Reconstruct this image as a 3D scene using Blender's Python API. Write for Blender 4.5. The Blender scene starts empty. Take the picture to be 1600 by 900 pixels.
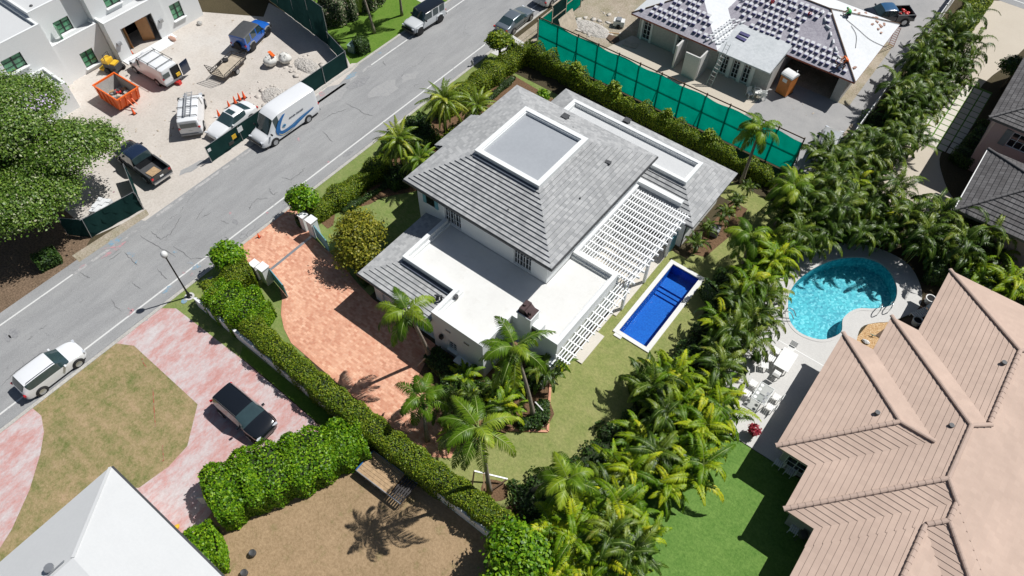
import bpy, bmesh, math, random
import numpy as np
from mathutils import Vector, Matrix, geometry
from math import radians as R, sin, cos, pi, atan2, hypot, sqrt

# ---------------------------------------------------------------- camera, world, sun, exposure
scene = bpy.context.scene
COL = scene.collection
CAM_H = 44.0
F_PX, CX, CY = 1133.5, 800.0, 450.0
AX = Vector((0.7907899, 0.61201096, 0.00969128))      # image right
AY = Vector((0.50029456, -0.63715519, -0.58629226))   # image down
AZ = Vector((-0.35264244, 0.46848249, -0.81004164))   # view direction
cd = bpy.data.cameras.new('camera'); cam = bpy.data.objects.new('camera', cd); COL.objects.link(cam)
cd.sensor_width = 36; cd.lens = F_PX / 1600 * 36; cd.clip_end = 1500; cd.clip_start = 0.5
m = Matrix((AX, -AY, -AZ)).transposed().to_4x4(); m.translation = (0, 0, CAM_H)
cam.matrix_world = m
scene.camera = cam

SUN_EL, SUN_AZ = 54.9, 30.2        # degrees; azimuth clockwise from +Y
world = bpy.data.worlds.new('World'); scene.world = world; world.use_nodes = True
nt = world.node_tree; nt.nodes.clear()
sky = nt.nodes.new('ShaderNodeTexSky'); sky.sky_type = 'NISHITA'; sky.sun_disc = False
sky.sun_elevation = R(SUN_EL); sky.sun_rotation = R(SUN_AZ)
bg = nt.nodes.new('ShaderNodeBackground'); bg.inputs[1].default_value = 0.05
wo = nt.nodes.new('ShaderNodeOutputWorld')
nt.links.new(sky.outputs[0], bg.inputs[0]); nt.links.new(bg.outputs[0], wo.inputs[0])
sd = bpy.data.lights.new('sun', 'SUN'); sd.energy = 5.0; sd.angle = R(0.5); sd.color = (1.0, 0.985, 0.96)
so = bpy.data.objects.new('sun', sd); COL.objects.link(so)
sun_vec = Vector((sin(R(SUN_AZ)) * cos(R(SUN_EL)), cos(R(SUN_AZ)) * cos(R(SUN_EL)), sin(R(SUN_EL))))
so.rotation_euler = sun_vec.to_track_quat('Z', 'Y').to_euler(); so.location = sun_vec * 150
vs = scene.view_settings
vs.view_transform = 'Standard'; vs.look = 'None'; vs.exposure = -0.02; vs.gamma = 1.0; vs.use_curve_mapping = False

rnd = random.Random(7)

def G(px, py, z=0.0):
    """world point on the level z seen at photo pixel (px, py): used to survey positions"""
    d = AX * ((px - CX) / F_PX) + AY * ((py - CY) / F_PX) + AZ
    t = (CAM_H - z) / -d.z
    return (d.x * t, d.y * t)

# ---------------------------------------------------------------- materials
MATS = {}
def newmat(name):
    m = bpy.data.materials.new(name); m.use_nodes = True
    nt = m.node_tree; b = nt.nodes['Principled BSDF']
    MATS[name] = m
    return m, nt, b

def L(nt, a, b): nt.links.new(a, b)

def coordnode(nt, scale=1.0, kind='Object', rot=0.0, stretch=(1, 1, 1)):
    tc = nt.nodes.new('ShaderNodeTexCoord'); mp = nt.nodes.new('ShaderNodeMapping')
    mp.inputs['Scale'].default_value = [scale * s for s in stretch]
    mp.inputs['Rotation'].default_value = (0, 0, rot)
    L(nt, tc.outputs[kind], mp.inputs[0]); return mp.outputs[0]

def noise(nt, vec, scale, detail=5, rough=0.6):
    n = nt.nodes.new('ShaderNodeTexNoise'); n.inputs['Scale'].default_value = scale
    n.inputs['Detail'].default_value = detail; n.inputs['Roughness'].default_value = rough
    L(nt, vec, n.inputs['Vector']); return n.outputs['Fac']

def ramp(nt, fac, stops):
    r = nt.nodes.new('ShaderNodeValToRGB'); e = r.color_ramp.elements
    while len(e) > 1: e.remove(e[0])
    e[0].position = stops[0][0]; e[0].color = (*stops[0][1], 1)
    for p, c in stops[1:]:
        x = e.new(p); x.color = (*c, 1)
    L(nt, fac, r.inputs[0]); return r.outputs[0]

def mix(nt, fac, a, b, mode='MIX'):
    n = nt.nodes.new('ShaderNodeMix'); n.data_type = 'RGBA'; n.blend_type = mode
    for s, v in ((n.inputs[0], fac), (n.inputs[6], a), (n.inputs[7], b)):
        if hasattr(v, 'is_linked') or hasattr(v, 'links'): L(nt, v, s)
        elif isinstance(v, (int, float)): s.default_value = v
        else: s.default_value = (*v, 1)
    return n.outputs[2]

def bump(nt, b, h, strength=0.3, dist=0.02):
    n = nt.nodes.new('ShaderNodeBump'); n.inputs['Strength'].default_value = strength
    n.inputs['Distance'].default_value = dist
    L(nt, h, n.inputs['Height']); L(nt, n.outputs[0], b.inputs['Normal'])

def plain(name, col, rough=0.6, metal=0.0, var=0.12, scale=3.0, coat=0.0, spec=0.5):
    """solid colour with slight mottling"""
    m, nt, b = newmat(name)
    v = coordnode(nt)
    f = noise(nt, v, scale, 6)
    lo = tuple(c * (1 - var) for c in col); hi = tuple(min(1, c * (1 + var)) for c in col)
    L(nt, ramp(nt, f, [(0.3, lo), (0.7, hi)]), b.inputs['Base Color'])
    b.inputs['Roughness'].default_value = rough; b.inputs['Metallic'].default_value = metal
    b.inputs['Coat Weight'].default_value = coat; b.inputs['Coat Roughness'].default_value = 0.05
    b.inputs['Specular IOR Level'].default_value = spec
    return m

def ground_mat(name, big, fine, bigscale=0.25, finescale=9.0, rough=0.95, bstr=0.5, bdist=0.03, mixf=0.55, mid=None):
    """two-scale mottled ground: big patches and fine grain"""
    m, nt, b = newmat(name)
    v = coordnode(nt)
    c1 = ramp(nt, noise(nt, v, bigscale, 10, 0.68), big)
    f2 = noise(nt, v, finescale, 7, 0.78)
    c2 = ramp(nt, f2, [(.5+(p_-.5)*.5, c_) for p_, c_ in fine])
    c = mix(nt, mixf, c1, c2)
    if mid:
        c = mix(nt, mid[0], c, ramp(nt, noise(nt, v, mid[1], 10, 0.76), mid[2]), mid[3])
    L(nt, c, b.inputs['Base Color']); b.inputs['Roughness'].default_value = rough
    b.inputs['Specular IOR Level'].default_value = 0.2
    bump(nt, b, f2, bstr, bdist)
    return m

def brick_mat(name, c1, c2, mortar, w, h, msize=0.02, kind='UV', rough=0.8, offs=0.5, extra=None, bstr=0.4):
    m, nt, b = newmat(name)
    v = coordnode(nt, 1.0, kind)
    br = nt.nodes.new('ShaderNodeTexBrick'); L(nt, v, br.inputs['Vector'])
    br.inputs['Scale'].default_value = 1.0; br.inputs['Brick Width'].default_value = w; br.inputs['Row Height'].default_value = h
    br.inputs['Mortar Size'].default_value = msize; br.inputs['Mortar Smooth'].default_value = 0.3
    br.inputs['Color1'].default_value = (*c1, 1); br.inputs['Color2'].default_value = (*c2, 1); br.inputs['Mortar'].default_value = (*mortar, 1)
    br.offset = offs; br.inputs['Bias'].default_value = 0.0
    c = br.outputs['Color']
    vo = coordnode(nt)
    f = noise(nt, vo, 0.35, 6)
    if extra: c = mix(nt, extra[0], c, ramp(nt, noise(nt, vo, extra[2], 7, .65), extra[1]))
    c = mix(nt, 0.35, c, ramp(nt, f, [(0.3, (0.45, 0.45, 0.45)), (0.7, (0.75, 0.75, 0.75))]), 'OVERLAY')
    L(nt, c, b.inputs['Base Color']); b.inputs['Roughness'].default_value = rough
    b.inputs['Specular IOR Level'].default_value = 0.3
    inv = nt.nodes.new('ShaderNodeMath'); inv.operation = 'SUBTRACT'; inv.inputs[0].default_value = 1; L(nt, br.outputs['Fac'], inv.inputs[1])
    bump(nt, b, inv.outputs[0], bstr, 0.01)
    return m

def leaf_mat(name, stops, rough=0.42, trans=0.28, big=None, spec=0.4):
    """foliage: colour varies leaf by leaf and clump by clump, some light passes through"""
    m, nt, b = newmat(name)
    g = nt.nodes.new('ShaderNodeNewGeometry')
    oi = nt.nodes.new('ShaderNodeObjectInfo')
    fac = g.outputs['Random Per Island']
    if big:      # palms: whole fronds differ, leaflets only a little
        at = nt.nodes.new('ShaderNodeAttribute'); at.attribute_name = 'tone'
        m1 = nt.nodes.new('ShaderNodeMath'); m1.operation = 'MULTIPLY_ADD'; L(nt, at.outputs['Fac'], m1.inputs[0]); m1.inputs[1].default_value = .78
        m2 = nt.nodes.new('ShaderNodeMath'); m2.operation = 'MULTIPLY'; L(nt, fac, m2.inputs[0]); m2.inputs[1].default_value = .22; L(nt, m2.outputs[0], m1.inputs[2]); fac = m1.outputs[0]
    c = ramp(nt, fac, stops)
    v = coordnode(nt)
    f = noise(nt, v, 1.3, 3)
    c = mix(nt, 0.45, c, ramp(nt, f, [(0.3, (0.36, 0.38, 0.36)), (0.7, (0.72, 0.7, 0.6))]), 'OVERLAY')
    c = mix(nt, 0.3, c, ramp(nt, oi.outputs['Random'], [(0, (0.38, 0.42, 0.35)), (1, (0.66, 0.62, 0.5))]), 'OVERLAY')
    L(nt, c, b.inputs['Base Color']); b.inputs['Roughness'].default_value = rough
    b.inputs['Specular IOR Level'].default_value = spec
    tr = nt.nodes.new('ShaderNodeBsdfTranslucent'); L(nt, mix(nt, 0.5, c, (0.16, 0.24, 0.01)), tr.inputs[0])
    ms = nt.nodes.new('ShaderNodeMixShader'); ms.inputs[0].default_value = trans
    out = nt.nodes['Material Output']
    L(nt, b.outputs[0], ms.inputs[1]); L(nt, tr.outputs[0], ms.inputs[2]); L(nt, ms.outputs[0], out.inputs[0])
    return m

def water_mat(name, tint, ripple_scale, ripple, dist=0.02):
    m, nt, b = newmat(name)
    nt.nodes.remove(b); out = nt.nodes['Material Output']
    v = coordnode(nt)
    h = noise(nt, v, ripple_scale, 3, 0.5)
    bn = nt.nodes.new('ShaderNodeBump'); bn.inputs['Strength'].default_value = ripple; bn.inputs['Distance'].default_value = dist
    L(nt, h, bn.inputs['Height'])
    gl = nt.nodes.new('ShaderNodeBsdfGlossy'); gl.inputs['Roughness'].default_value = 0.06; L(nt, bn.outputs[0], gl.inputs['Normal'])
    tr = nt.nodes.new('ShaderNodeBsdfTransparent'); tr.inputs[0].default_value = (*tint, 1)
    fr = nt.nodes.new('ShaderNodeFresnel'); fr.inputs[0].default_value = 1.33; L(nt, bn.outputs[0], fr.inputs['Normal'])
    ms = nt.nodes.new('ShaderNodeMixShader'); L(nt, fr.outputs[0], ms.inputs[0]); L(nt, tr.outputs[0], ms.inputs[1]); L(nt, gl.outputs[0], ms.inputs[2])
    L(nt, ms.outputs[0], out.inputs[0]); return m

# ---------------------------------------------------------------- mesh builder
class MB:
    def __init__(s): s.v = []; s.f = []; s.m = []; s.uv = {}; s.M = None
    def add(s, vs, fs, mi=0, uvs=None):
        o = len(s.v)
        if s.M is not None: vs = [tuple(s.M @ Vector(p)) for p in vs]
        s.v += [tuple(p) for p in vs]
        for k, f in enumerate(fs):
            if uvs: s.uv[len(s.f)] = uvs[k]
            s.f.append(tuple(i + o for i in f)); s.m.append(mi)
        return s
    def box(s, x0, x1, y0, y1, z0, z1, mi=0):
        return s.add([(x0,y0,z0),(x1,y0,z0),(x1,y1,z0),(x0,y1,z0),(x0,y0,z1),(x1,y0,z1),(x1,y1,z1),(x0,y1,z1)],
                     [(0,3,2,1),(4,5,6,7),(0,1,5,4),(1,2,6,5),(2,3,7,6),(3,0,4,7)], mi)
    def obox(s, c, size, rz=0, ry=0, rx=0, mi=0):
        M = Matrix.Translation(c) @ Matrix.Rotation(rz, 4, 'Z') @ Matrix.Rotation(ry, 4, 'Y') @ Matrix.Rotation(rx, 4, 'X')
        a, b, h = size[0]/2, size[1]/2, size[2]/2
        vs = [M @ Vector(p) for p in [(-a,-b,-h),(a,-b,-h),(a,b,-h),(-a,b,-h),(-a,-b,h),(a,-b,h),(a,b,h),(-a,b,h)]]
        return s.add(vs, [(0,3,2,1),(4,5,6,7),(0,1,5,4),(1,2,6,5),(2,3,7,6),(3,0,4,7)], mi)
    def prism(s, poly, z0, z1, mi=0, bottom=True):
        n = len(poly); vs = [(x,y,z0) for x,y in poly] + [(x,y,z1) for x,y in poly]
        fs = [tuple(range(n, 2*n))] + ([tuple(range(n-1,-1,-1))] if bottom else [])
        fs += [(i,(i+1)%n,n+(i+1)%n,n+i) for i in range(n)]
        return s.add(vs, fs, mi)
    def bar(s, p0, p1, w, h=None, mi=0):
        """square bar between two points"""
        h = h or w; a, b = Vector(p0), Vector(p1); d = (b-a)
        if d.length < 1e-6: return s
        d.normalize(); up = Vector((0,0,1)) if abs(d.z) < 0.95 else Vector((1,0,0))
        sx = d.cross(up).normalized()*w/2; sy = sx.cross(d).normalized()*h/2
        vs = [a-sx-sy,a+sx-sy,a+sx+sy,a-sx+sy,b-sx-sy,b+sx-sy,b+sx+sy,b-sx+sy]
        return s.add(vs, [(0,1,2,3),(7,6,5,4),(0,4,5,1),(1,5,6,2),(2,6,7,3),(3,7,4,0)], mi)
    def tube(s, pts, r, n=8, mi=0, cap=True):
        """tube along points; r a number or list"""
        pts = [Vector(p) for p in pts]; rs = r if isinstance(r, (list, tuple)) else [r]*len(pts)
        rings = []
        for i, p in enumerate(pts):
            d = (pts[min(i+1,len(pts)-1)] - pts[max(i-1,0)]).normalized()
            up = Vector((0,0,1)) if abs(d.z) < 0.9 else Vector((1,0,0))
            a = d.cross(up).normalized(); b = a.cross(d).normalized()
            rings.append([p + (a*cos(2*pi*k/n) + b*sin(2*pi*k/n))*rs[i] for k in range(n)])
        vs = [q for rg in rings for q in rg]; fs = []
        for i in range(len(pts)-1):
            for k in range(n): fs.append((i*n+k, i*n+(k+1)%n, (i+1)*n+(k+1)%n, (i+1)*n+k))
        if cap: fs += [tuple(range(n-1,-1,-1)), tuple((len(pts)-1)*n+k for k in range(n))]
        return s.add(vs, fs, mi)
    def lathe(s, prof, n=16, c=(0,0,0), axis='z', mi=0):
        """prof = (radius, height) pairs"""
        vs = []; 
        for r, z in prof:
            for k in range(n):
                a = 2*pi*k/n; p = (r*cos(a), r*sin(a), z)
                if axis == 'y': p = (p[0], p[2], p[1])
                if axis == 'x': p = (p[2], p[0], p[1])
                vs.append((p[0]+c[0], p[1]+c[1], p[2]+c[2]))
        fs = []
        for i in range(len(prof)-1):
            for k in range(n): fs.append((i*n+k, i*n+(k+1)%n, (i+1)*n+(k+1)%n, (i+1)*n+k))
        fs += [tuple(range(n-1,-1,-1)), tuple((len(prof)-1)*n+k for k in range(n))]
        return s.add(vs, fs, mi)
    def blob(s, c, r, seed=0, sub=2, amp=0.2, mi=0):
        bm = bmesh.new(); bmesh.ops.create_icosphere(bm, subdivisions=sub, radius=1)
        g = random.Random(seed); ph = [g.uniform(0,6) for _ in range(6)]
        vs = []
        for v in bm.verts:
            p = v.co; k = 1 + amp*(sin(p.x*3.1+ph[0])+sin(p.y*3.7+ph[1])+sin(p.z*4.3+ph[2])+sin(p.x*7+p.y*6+ph[3])*0.6)/2.4
            vs.append((c[0]+p.x*r[0]*k, c[1]+p.y*r[1]*k, c[2]+p.z*r[2]*k))
        fs = [tuple(v.index for v in f.verts) for f in bm.faces]; bm.free()
        return s.add(vs, fs, mi)
    def mesh(s, name, mats, smooth=False, off=None):
        me = bpy.data.meshes.new(name)
        vs = s.v if off is None else [(a-off[0], b-off[1], c-off[2]) for a,b,c in s.v]
        me.from_pydata(vs, [], s.f)
        for mt in (mats if isinstance(mats, (list,tuple)) else [mats]): me.materials.append(MATS[mt] if isinstance(mt, str) else mt)
        if any(s.m): me.polygons.foreach_set('material_index', s.m)
        if s.uv:
            ul = me.uv_layers.new(name='UVMap')
            for p in me.polygons:
                u = s.uv.get(p.index)
                if u:
                    for li, q in zip(p.loop_indices, u): ul.data[li].uv = q
        me.validate(); 
        if smooth:
            me.polygons.foreach_set('use_smooth', [True]*len(me.polygons))
            if isinstance(smooth, (int, float)) and smooth is not True: me.set_sharp_from_angle(angle=R(smooth))
        me.update(); return me

def link(name, me, parent=None):
    o = bpy.data.objects.new(name, me); COL.objects.link(o)
    if parent: o.parent = parent
    return o
def wloc(p):
    v = Vector((0,0,0))
    while p is not None: v += p.location; p = p.parent
    return v
def part(name, mb, mats, parent=None, smooth=False, world=False):
    """one mesh object; world=True means the coordinates are world ones"""
    off = wloc(parent) if (world and parent) else None
    return link(name, mb.mesh(name, mats, smooth, off), parent)
def tag(o, label=None, cat=None, group=None, kind=None):
    if label: o['label'] = label
    if cat: o['category'] = cat
    if group: o['group'] = group
    if kind: o['kind'] = kind
    return o
def thing(name, label, cat, loc=(0,0,0), rz=0, group=None):
    o = bpy.data.objects.new(name, None); COL.objects.link(o); o.empty_display_size = 0.3
    o.location = loc if len(loc) == 3 else (*loc, 0); o.rotation_euler = (0,0,rz)
    return tag(o, label, cat, group)
def struct(name, mb, mats, smooth=False):
    return tag(part(name, mb, mats, None, smooth), kind='structure')
def copy_tree(o, loc=None, rz=None, label=None, group=None, scale=None, parent=None):
    c = o.copy(); COL.objects.link(c)
    if parent: c.parent = parent
    if loc is not None: c.location = loc if len(loc) == 3 else (*loc, 0)
    if rz is not None: c.rotation_euler = (0,0,rz)
    if scale: c.scale = (scale, scale, scale) if isinstance(scale, (int,float)) else scale
    if label: c['label'] = label
    if group: c['group'] = group
    for ch in KIDS.get(o.name, None) or [x for x in o.children]: copy_tree(ch, parent=c)
    return c
KIDS = {}

def sheet(poly, z, holes=(), thick=0.0, mb=None, step=None):
    """flat sheet from an outline, with holes"""
    mb = mb or MB()
    loops = [[Vector((x,y,0)) for x,y in poly]] + [[Vector((x,y,0)) for x,y in h] for h in holes]
    tris = geometry.tessellate_polygon(loops)
    vs = [(p.x,p.y,z) for l in loops for p in l]
    fs = []
    for t in tris:
        a,b,c = (Vector(vs[i]) for i in t)
        fs.append(tuple(t) if (b-a).cross(c-a).z > 0 else tuple(reversed(t)))
    mb.add(vs, fs)
    if thick:
        o = 0
        for l in loops:
            n = len(l)
            vv = [(p.x,p.y,z) for p in l] + [(p.x,p.y,z-thick) for p in l]
            mb.add(vv, [(i, n+i, n+(i+1)%n, (i+1)%n) for i in range(n)] )
    return mb
def smooth_loop(pts, n=6, closed=True):
    """Catmull-Rom through points"""
    out = []; N = len(pts)
    for i in range(N if closed else N-1):
        p = [pts[(i+k-1) % N] if closed else pts[min(max(i+k-1,0),N-1)] for k in range(4)]
        for j in range(n):
            t = j/n
            out.append(tuple(0.5*((2*p[1][d]) + (-p[0][d]+p[2][d])*t + (2*p[0][d]-5*p[1][d]+4*p[2][d]-p[3][d])*t*t + (-p[0][d]+3*p[1][d]-3*p[2][d]+p[3][d])*t**3) for d in range(len(p[0]))))
    if not closed: out.append(tuple(pts[-1]))
    return out
def rect(x0,x1,y0,y1): return [(x0,y0),(x1,y0),(x1,y1),(x0,y1)]
def offset_loop(pts, d):
    """inset a counter-clockwise polygon by d (mitred)"""
    n = len(pts); out = []
    for i in range(n):
        a, b, c = (Vector(pts[(i+k) % n]).to_2d() for k in (-1,0,1))
        d1 = (b-a).normalized(); d2 = (c-b).normalized()
        n1 = Vector((-d1.y,d1.x)); n2 = Vector((-d2.y,d2.x))
        m = (n1+n2); m = m/ max(0.3, m.dot(n1)) if m.length > 1e-5 else n1
        out.append((b.x+m.x*d, b.y+m.y*d))
    return out
def ring_prism(mb, outer, inner, z0, z1, mi=0):
    n = len(outer)
    vs = [(x,y,z0) for x,y in outer]+[(x,y,z1) for x,y in outer]+[(x,y,z1) for x,y in inner]+[(x,y,z0) for x,y in inner]
    fs = []
    for i in range(n):
        j = (i+1)%n
        fs += [(i,j,n+j,n+i),(n+i,n+j,2*n+j,2*n+i),(2*n+i,2*n+j,3*n+j,3*n+i)]
    return mb.add(vs, fs, mi)
def wall_open(mb, p0, p1, z0, z1, openings=(), depth=0.16, mi=0):
    """wall face from p0 to p1 (outward = right-hand side of the direction), openings (u0,u1,v0,v1) with reveals"""
    a = Vector((*p0,0)); b = Vector((*p1,0)); d = b-a; Ln = d.length; d.normalize(); nrm = Vector((d.y,-d.x,0))
    us = sorted({0.0, Ln, *[min(max(q,0),Ln) for o in openings for q in o[:2]]}); vsz = sorted({z0, z1, *[q for o in openings for q in o[2:4]]})
    P = lambda u,v,dd=0: tuple(a + d*u + Vector((0,0,v)) - nrm*dd)
    for i in range(len(us)-1):
        for j in range(len(vsz)-1):
            uc, vc = (us[i]+us[i+1])/2, (vsz[j]+vsz[j+1])/2
            if any(o[0]<uc<o[1] and o[2]<vc<o[3] for o in openings): continue
            mb.add([P(us[i],vsz[j]),P(us[i+1],vsz[j]),P(us[i+1],vsz[j+1]),P(us[i],vsz[j+1])], [(0,1,2,3)], mi)
    for o in openings:
        u0,u1,v0,v1 = o[:4]
        for q in ([(u0,v0),(u0,v1)], [(u1,v1),(u1,v0)], [(u0,v1),(u1,v1)], [(u1,v0),(u0,v0)]):
            (ua,va),(ub,vb) = q
            mb.add([P(ua,va),P(ub,vb),P(ub,vb,depth),P(ua,va,depth)], [(0,1,2,3)], mi)
    return P, nrm
def window(parent, p0, p1, o, frame='frame_white', glass='glass_dark', cols=2, rows=3, depth=0.12, fw=0.06, name='window', bar=0.03, sill=None, split=1):
    """framed window in an opening of wall p0-p1: frame > pane"""
    a = Vector((*p0,0)); b = Vector((*p1,0)); d = (b-a).normalized(); nrm = Vector((d.y,-d.x,0)); u0,u1,v0,v1 = o[:4]
    P = lambda u,v,dd: a + d*u + Vector((0,0,v)) - nrm*dd
    fr = MB()
    e = depth
    def br(ua,va,ub,vb,w,dd): fr.bar(P(ua,va,dd), P(ub,vb,dd), w if abs(ua-ub)<1e-6 else 0.05, 0.05 if abs(ua-ub)<1e-6 else w)
    h = fw/2
    br(u0,v0+h,u1,v0+h,fw,e); br(u0,v1-h,u1,v1-h,fw,e); br(u0+h,v0,u0+h,v1,fw,e); br(u1-h,v0,u1-h,v1,fw,e)
    for k in range(1,split): br(u0+(u1-u0)*k/split,v0,u0+(u1-u0)*k/split,v1,fw*1.6,e-.004)
    for k in range(1,cols): br(u0+(u1-u0)*k/cols,v0,u0+(u1-u0)*k/cols,v1,bar,e+.006)
    for k in range(1,rows): br(u0,v0+(v1-v0)*k/rows,u1,v0+(v1-v0)*k/rows,bar,e+.008)
    if sill:
        q = P((u0+u1)/2, v0-0.04, -0.04); sm_ = MB(); sm_.obox(tuple(q), ((u1-u0)+0.2, 0.16+depth, 0.07), atan2(d.y,d.x)); part('window_sill', sm_, ['stucco'], parent, world=True)
    w = part(name, fr, [frame], parent, world=True)
    gl = MB(); gl.add([tuple(P(u0,v0,e+.02)),tuple(P(u1,v0,e+.02)),tuple(P(u1,v1,e+.02)),tuple(P(u0,v1,e+.02))], [(0,1,2,3)])
    g = link('pane', gl.mesh('pane', [glass], False, wloc(parent)), w)
    return w
# ---------------------------------------------------------------- material library
g = ground_mat
g('soil', [(0.3,(0.05,0.035,0.02)),(0.7,(0.10,0.075,0.04))], [(0.3,(0.03,0.035,0.015)),(0.7,(0.10,0.08,0.05))])
def lawn_mat(name, cols, fine, patch, pf=0.5, sc=0.35):
    return g(name, cols, fine, sc, 5.5, 0.95, 0.9, 0.05, 0.46, (pf, 1.1, patch, 'MIX'))
lawn_mat('lawn_pale', [(0.30,(0.151,0.192,0.053)),(0.5,(0.233,0.256,0.081)),(0.7,(0.339,0.320,0.133))], [(0.25,(0.068,0.099,0.021)),(0.75,(0.406,0.426,0.148))], [(0.35,(0.151,0.213,0.052)),(0.65,(0.361,0.327,0.148))], 0.4)
lawn_mat('lawn_deep', [(0.3,(0.073,0.171,0.030)),(0.7,(0.145,0.268,0.054))], [(0.25,(0.030,0.081,0.010)),(0.75,(0.248,0.381,0.089))], [(0.4,(0.083,0.187,0.032)),(0.7,(0.207,0.325,0.080))], 0.4)
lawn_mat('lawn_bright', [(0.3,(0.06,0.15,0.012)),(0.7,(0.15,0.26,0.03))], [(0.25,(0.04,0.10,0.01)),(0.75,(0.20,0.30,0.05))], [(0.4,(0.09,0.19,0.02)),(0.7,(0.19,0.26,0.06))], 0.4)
lawn_mat('lawn_verge', [(0.3,(0.112,0.175,0.037)),(0.7,(0.250,0.288,0.100))], [(0.25,(0.062,0.112,0.025)),(0.75,(0.312,0.350,0.125))], [(0.4,(0.125,0.213,0.037)),(0.7,(0.350,0.325,0.150))], 0.4)
lawn_mat('lawn_worn', [(0.36,(0.083,0.117,0.025)),(0.5,(0.257,0.207,0.089)),(0.62,(0.409,0.275,0.165))], [(0.3,(0.091,0.097,0.027)),(0.72,(0.514,0.400,0.246))], [(0.38,(0.106,0.152,0.031)),(0.55,(0.348,0.262,0.138)),(0.7,(0.500,0.345,0.233))], 0.55, 0.28)
lawn_mat('lawn_dry', [(0.35,(0.237,0.162,0.083)),(0.65,(0.392,0.266,0.155))], [(0.28,(0.119,0.085,0.042)),(0.72,(0.559,0.414,0.262))], [(0.33,(0.140,0.149,0.042)),(0.45,(0.308,0.213,0.119)),(0.7,(0.434,0.304,0.178))], 0.45, 0.22)
g('sand', [(0.3,(0.405,0.360,0.302)),(0.5,(0.531,0.470,0.406)),(0.7,(0.579,0.550,0.510))], [(0.2,(0.318,0.280,0.239)),(0.6,(0.598,0.560,0.510))], 0.14, 5.0, 0.95, 0.35, 0.05, 0.4, (0.22, 0.7, [(0.35,(0.386,0.360,0.343)),(0.6,(0.579,0.560,0.530))], 'MIX'))
g('rubble_dirt', [(0.3,(0.20,0.15,0.10)),(0.5,(0.40,0.33,0.25)),(0.7,(0.50,0.45,0.38))], [(0.3,(0.15,0.12,0.08)),(0.7,(0.55,0.49,0.41))], 0.5, 7.0, 0.95, 0.9, 0.08, 0.45, (0.3, 0.4, [(0.42,(0.16,0.17,0.06)),(0.55,(0.42,0.36,0.28))], 'MIX'))
g('mulch', [(0.3,(0.115,0.064,0.036)),(0.7,(0.216,0.120,0.064))], [(0.3,(0.043,0.032,0.016)),(0.7,(0.245,0.152,0.088))], 1.2, 12.0, 0.95, 0.9, 0.04)
g('forest_floor', [(0.3,(0.10,0.07,0.045)),(0.7,(0.22,0.15,0.10))], [(0.3,(0.05,0.035,0.02)),(0.7,(0.30,0.21,0.14))], 0.8, 7.0)
g('concrete', [(0.3,(0.508,0.496,0.477)),(0.7,(0.605,0.593,0.562))], [(0.3,(0.484,0.472,0.452)),(0.7,(0.629,0.617,0.587))], 0.3, 12.0, 0.85, 0.1, 0.01)
g('concrete_grey', [(0.3,(0.26,0.26,0.26)),(0.7,(0.38,0.37,0.36))], [(0.3,(0.26,0.25,0.25)),(0.7,(0.42,0.41,0.39))], 0.45, 12.0, 0.85, 0.1, 0.01, 0.3)
g('concrete_warm', [(0.3,(0.46,0.40,0.32)),(0.7,(0.56,0.50,0.41))], [(0.3,(0.45,0.40,0.32)),(0.7,(0.56,0.50,0.42))], 0.25, 12.0, 0.85, 0.1, 0.01)
g('kerb', [(0.3,(0.36,0.35,0.32)),(0.7,(0.52,0.50,0.46))], [(0.3,(0.30,0.29,0.26)),(0.7,(0.56,0.54,0.50))], 0.8, 9.0)
g('stucco', [(0.3,(0.699,0.720,0.720)),(0.7,(0.756,0.768,0.758))], [(0.3,(0.699,0.710,0.701)),(0.7,(0.775,0.787,0.778))], 0.5, 10.0, 0.8, 0.1, 0.01)
g('stucco_grey', [(0.3,(0.36,0.35,0.33)),(0.7,(0.48,0.47,0.44))], [(0.3,(0.34,0.33,0.31)),(0.7,(0.50,0.48,0.45))], 0.8, 6.0, 0.9, 0.2, 0.01)
g('stucco_pink', [(0.3,(0.52,0.36,0.34)),(0.7,(0.60,0.43,0.40))], [(0.3,(0.52,0.37,0.35)),(0.7,(0.60,0.43,0.41))], 0.6, 9.0, 0.9, 0.2, 0.01)
g('membrane', [(0.3,(0.612,0.599,0.569)),(0.5,(0.683,0.676,0.641)),(0.7,(0.719,0.716,0.697))], [(0.2,(0.629,0.625,0.605)),(0.7,(0.719,0.716,0.697))], 0.45, 3.0, 0.75, 0.15, 0.01, 0.35, (0.25, 1.2, [(0.32,(0.494,0.472,0.422)),(0.45,(0.701,0.697,0.669))], 'MIX'))
g('membrane_grey', [(0.3,(0.301,0.318,0.339)),(0.7,(0.359,0.378,0.400))], [(0.3,(0.301,0.318,0.339)),(0.7,(0.365,0.384,0.408))], 0.3, 4.0, 0.7, 0.15, 0.01, 0.35)
g('roof_white', [(0.3,(0.525,0.533,0.533)),(0.7,(0.572,0.581,0.581))], [(0.3,(0.525,0.533,0.533)),(0.7,(0.581,0.585,0.581))], 0.4, 7.0, 0.7, 0.1, 0.01, 0.4)
g('felt_white', [(0.3,(0.58,0.60,0.61)),(0.7,(0.68,0.69,0.70))], [(0.3,(0.58,0.60,0.61)),(0.7,(0.70,0.71,0.71))], 0.5, 4.0, 0.8, 0.1, 0.01, 0.4)
g('felt_grey', [(0.3,(0.28,0.26,0.30)),(0.7,(0.46,0.44,0.48))], [(0.3,(0.24,0.22,0.26)),(0.7,(0.50,0.48,0.51))], 0.7, 5.0, 0.8, 0.2, 0.01, 0.5)
g('metal_sheet', [(0.3,(0.42,0.45,0.46)),(0.7,(0.58,0.60,0.61))], [(0.3,(0.42,0.44,0.45)),(0.7,(0.60,0.62,0.62))], 0.6, 3.0, 0.5, 0.1, 0.01, 0.5)
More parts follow.
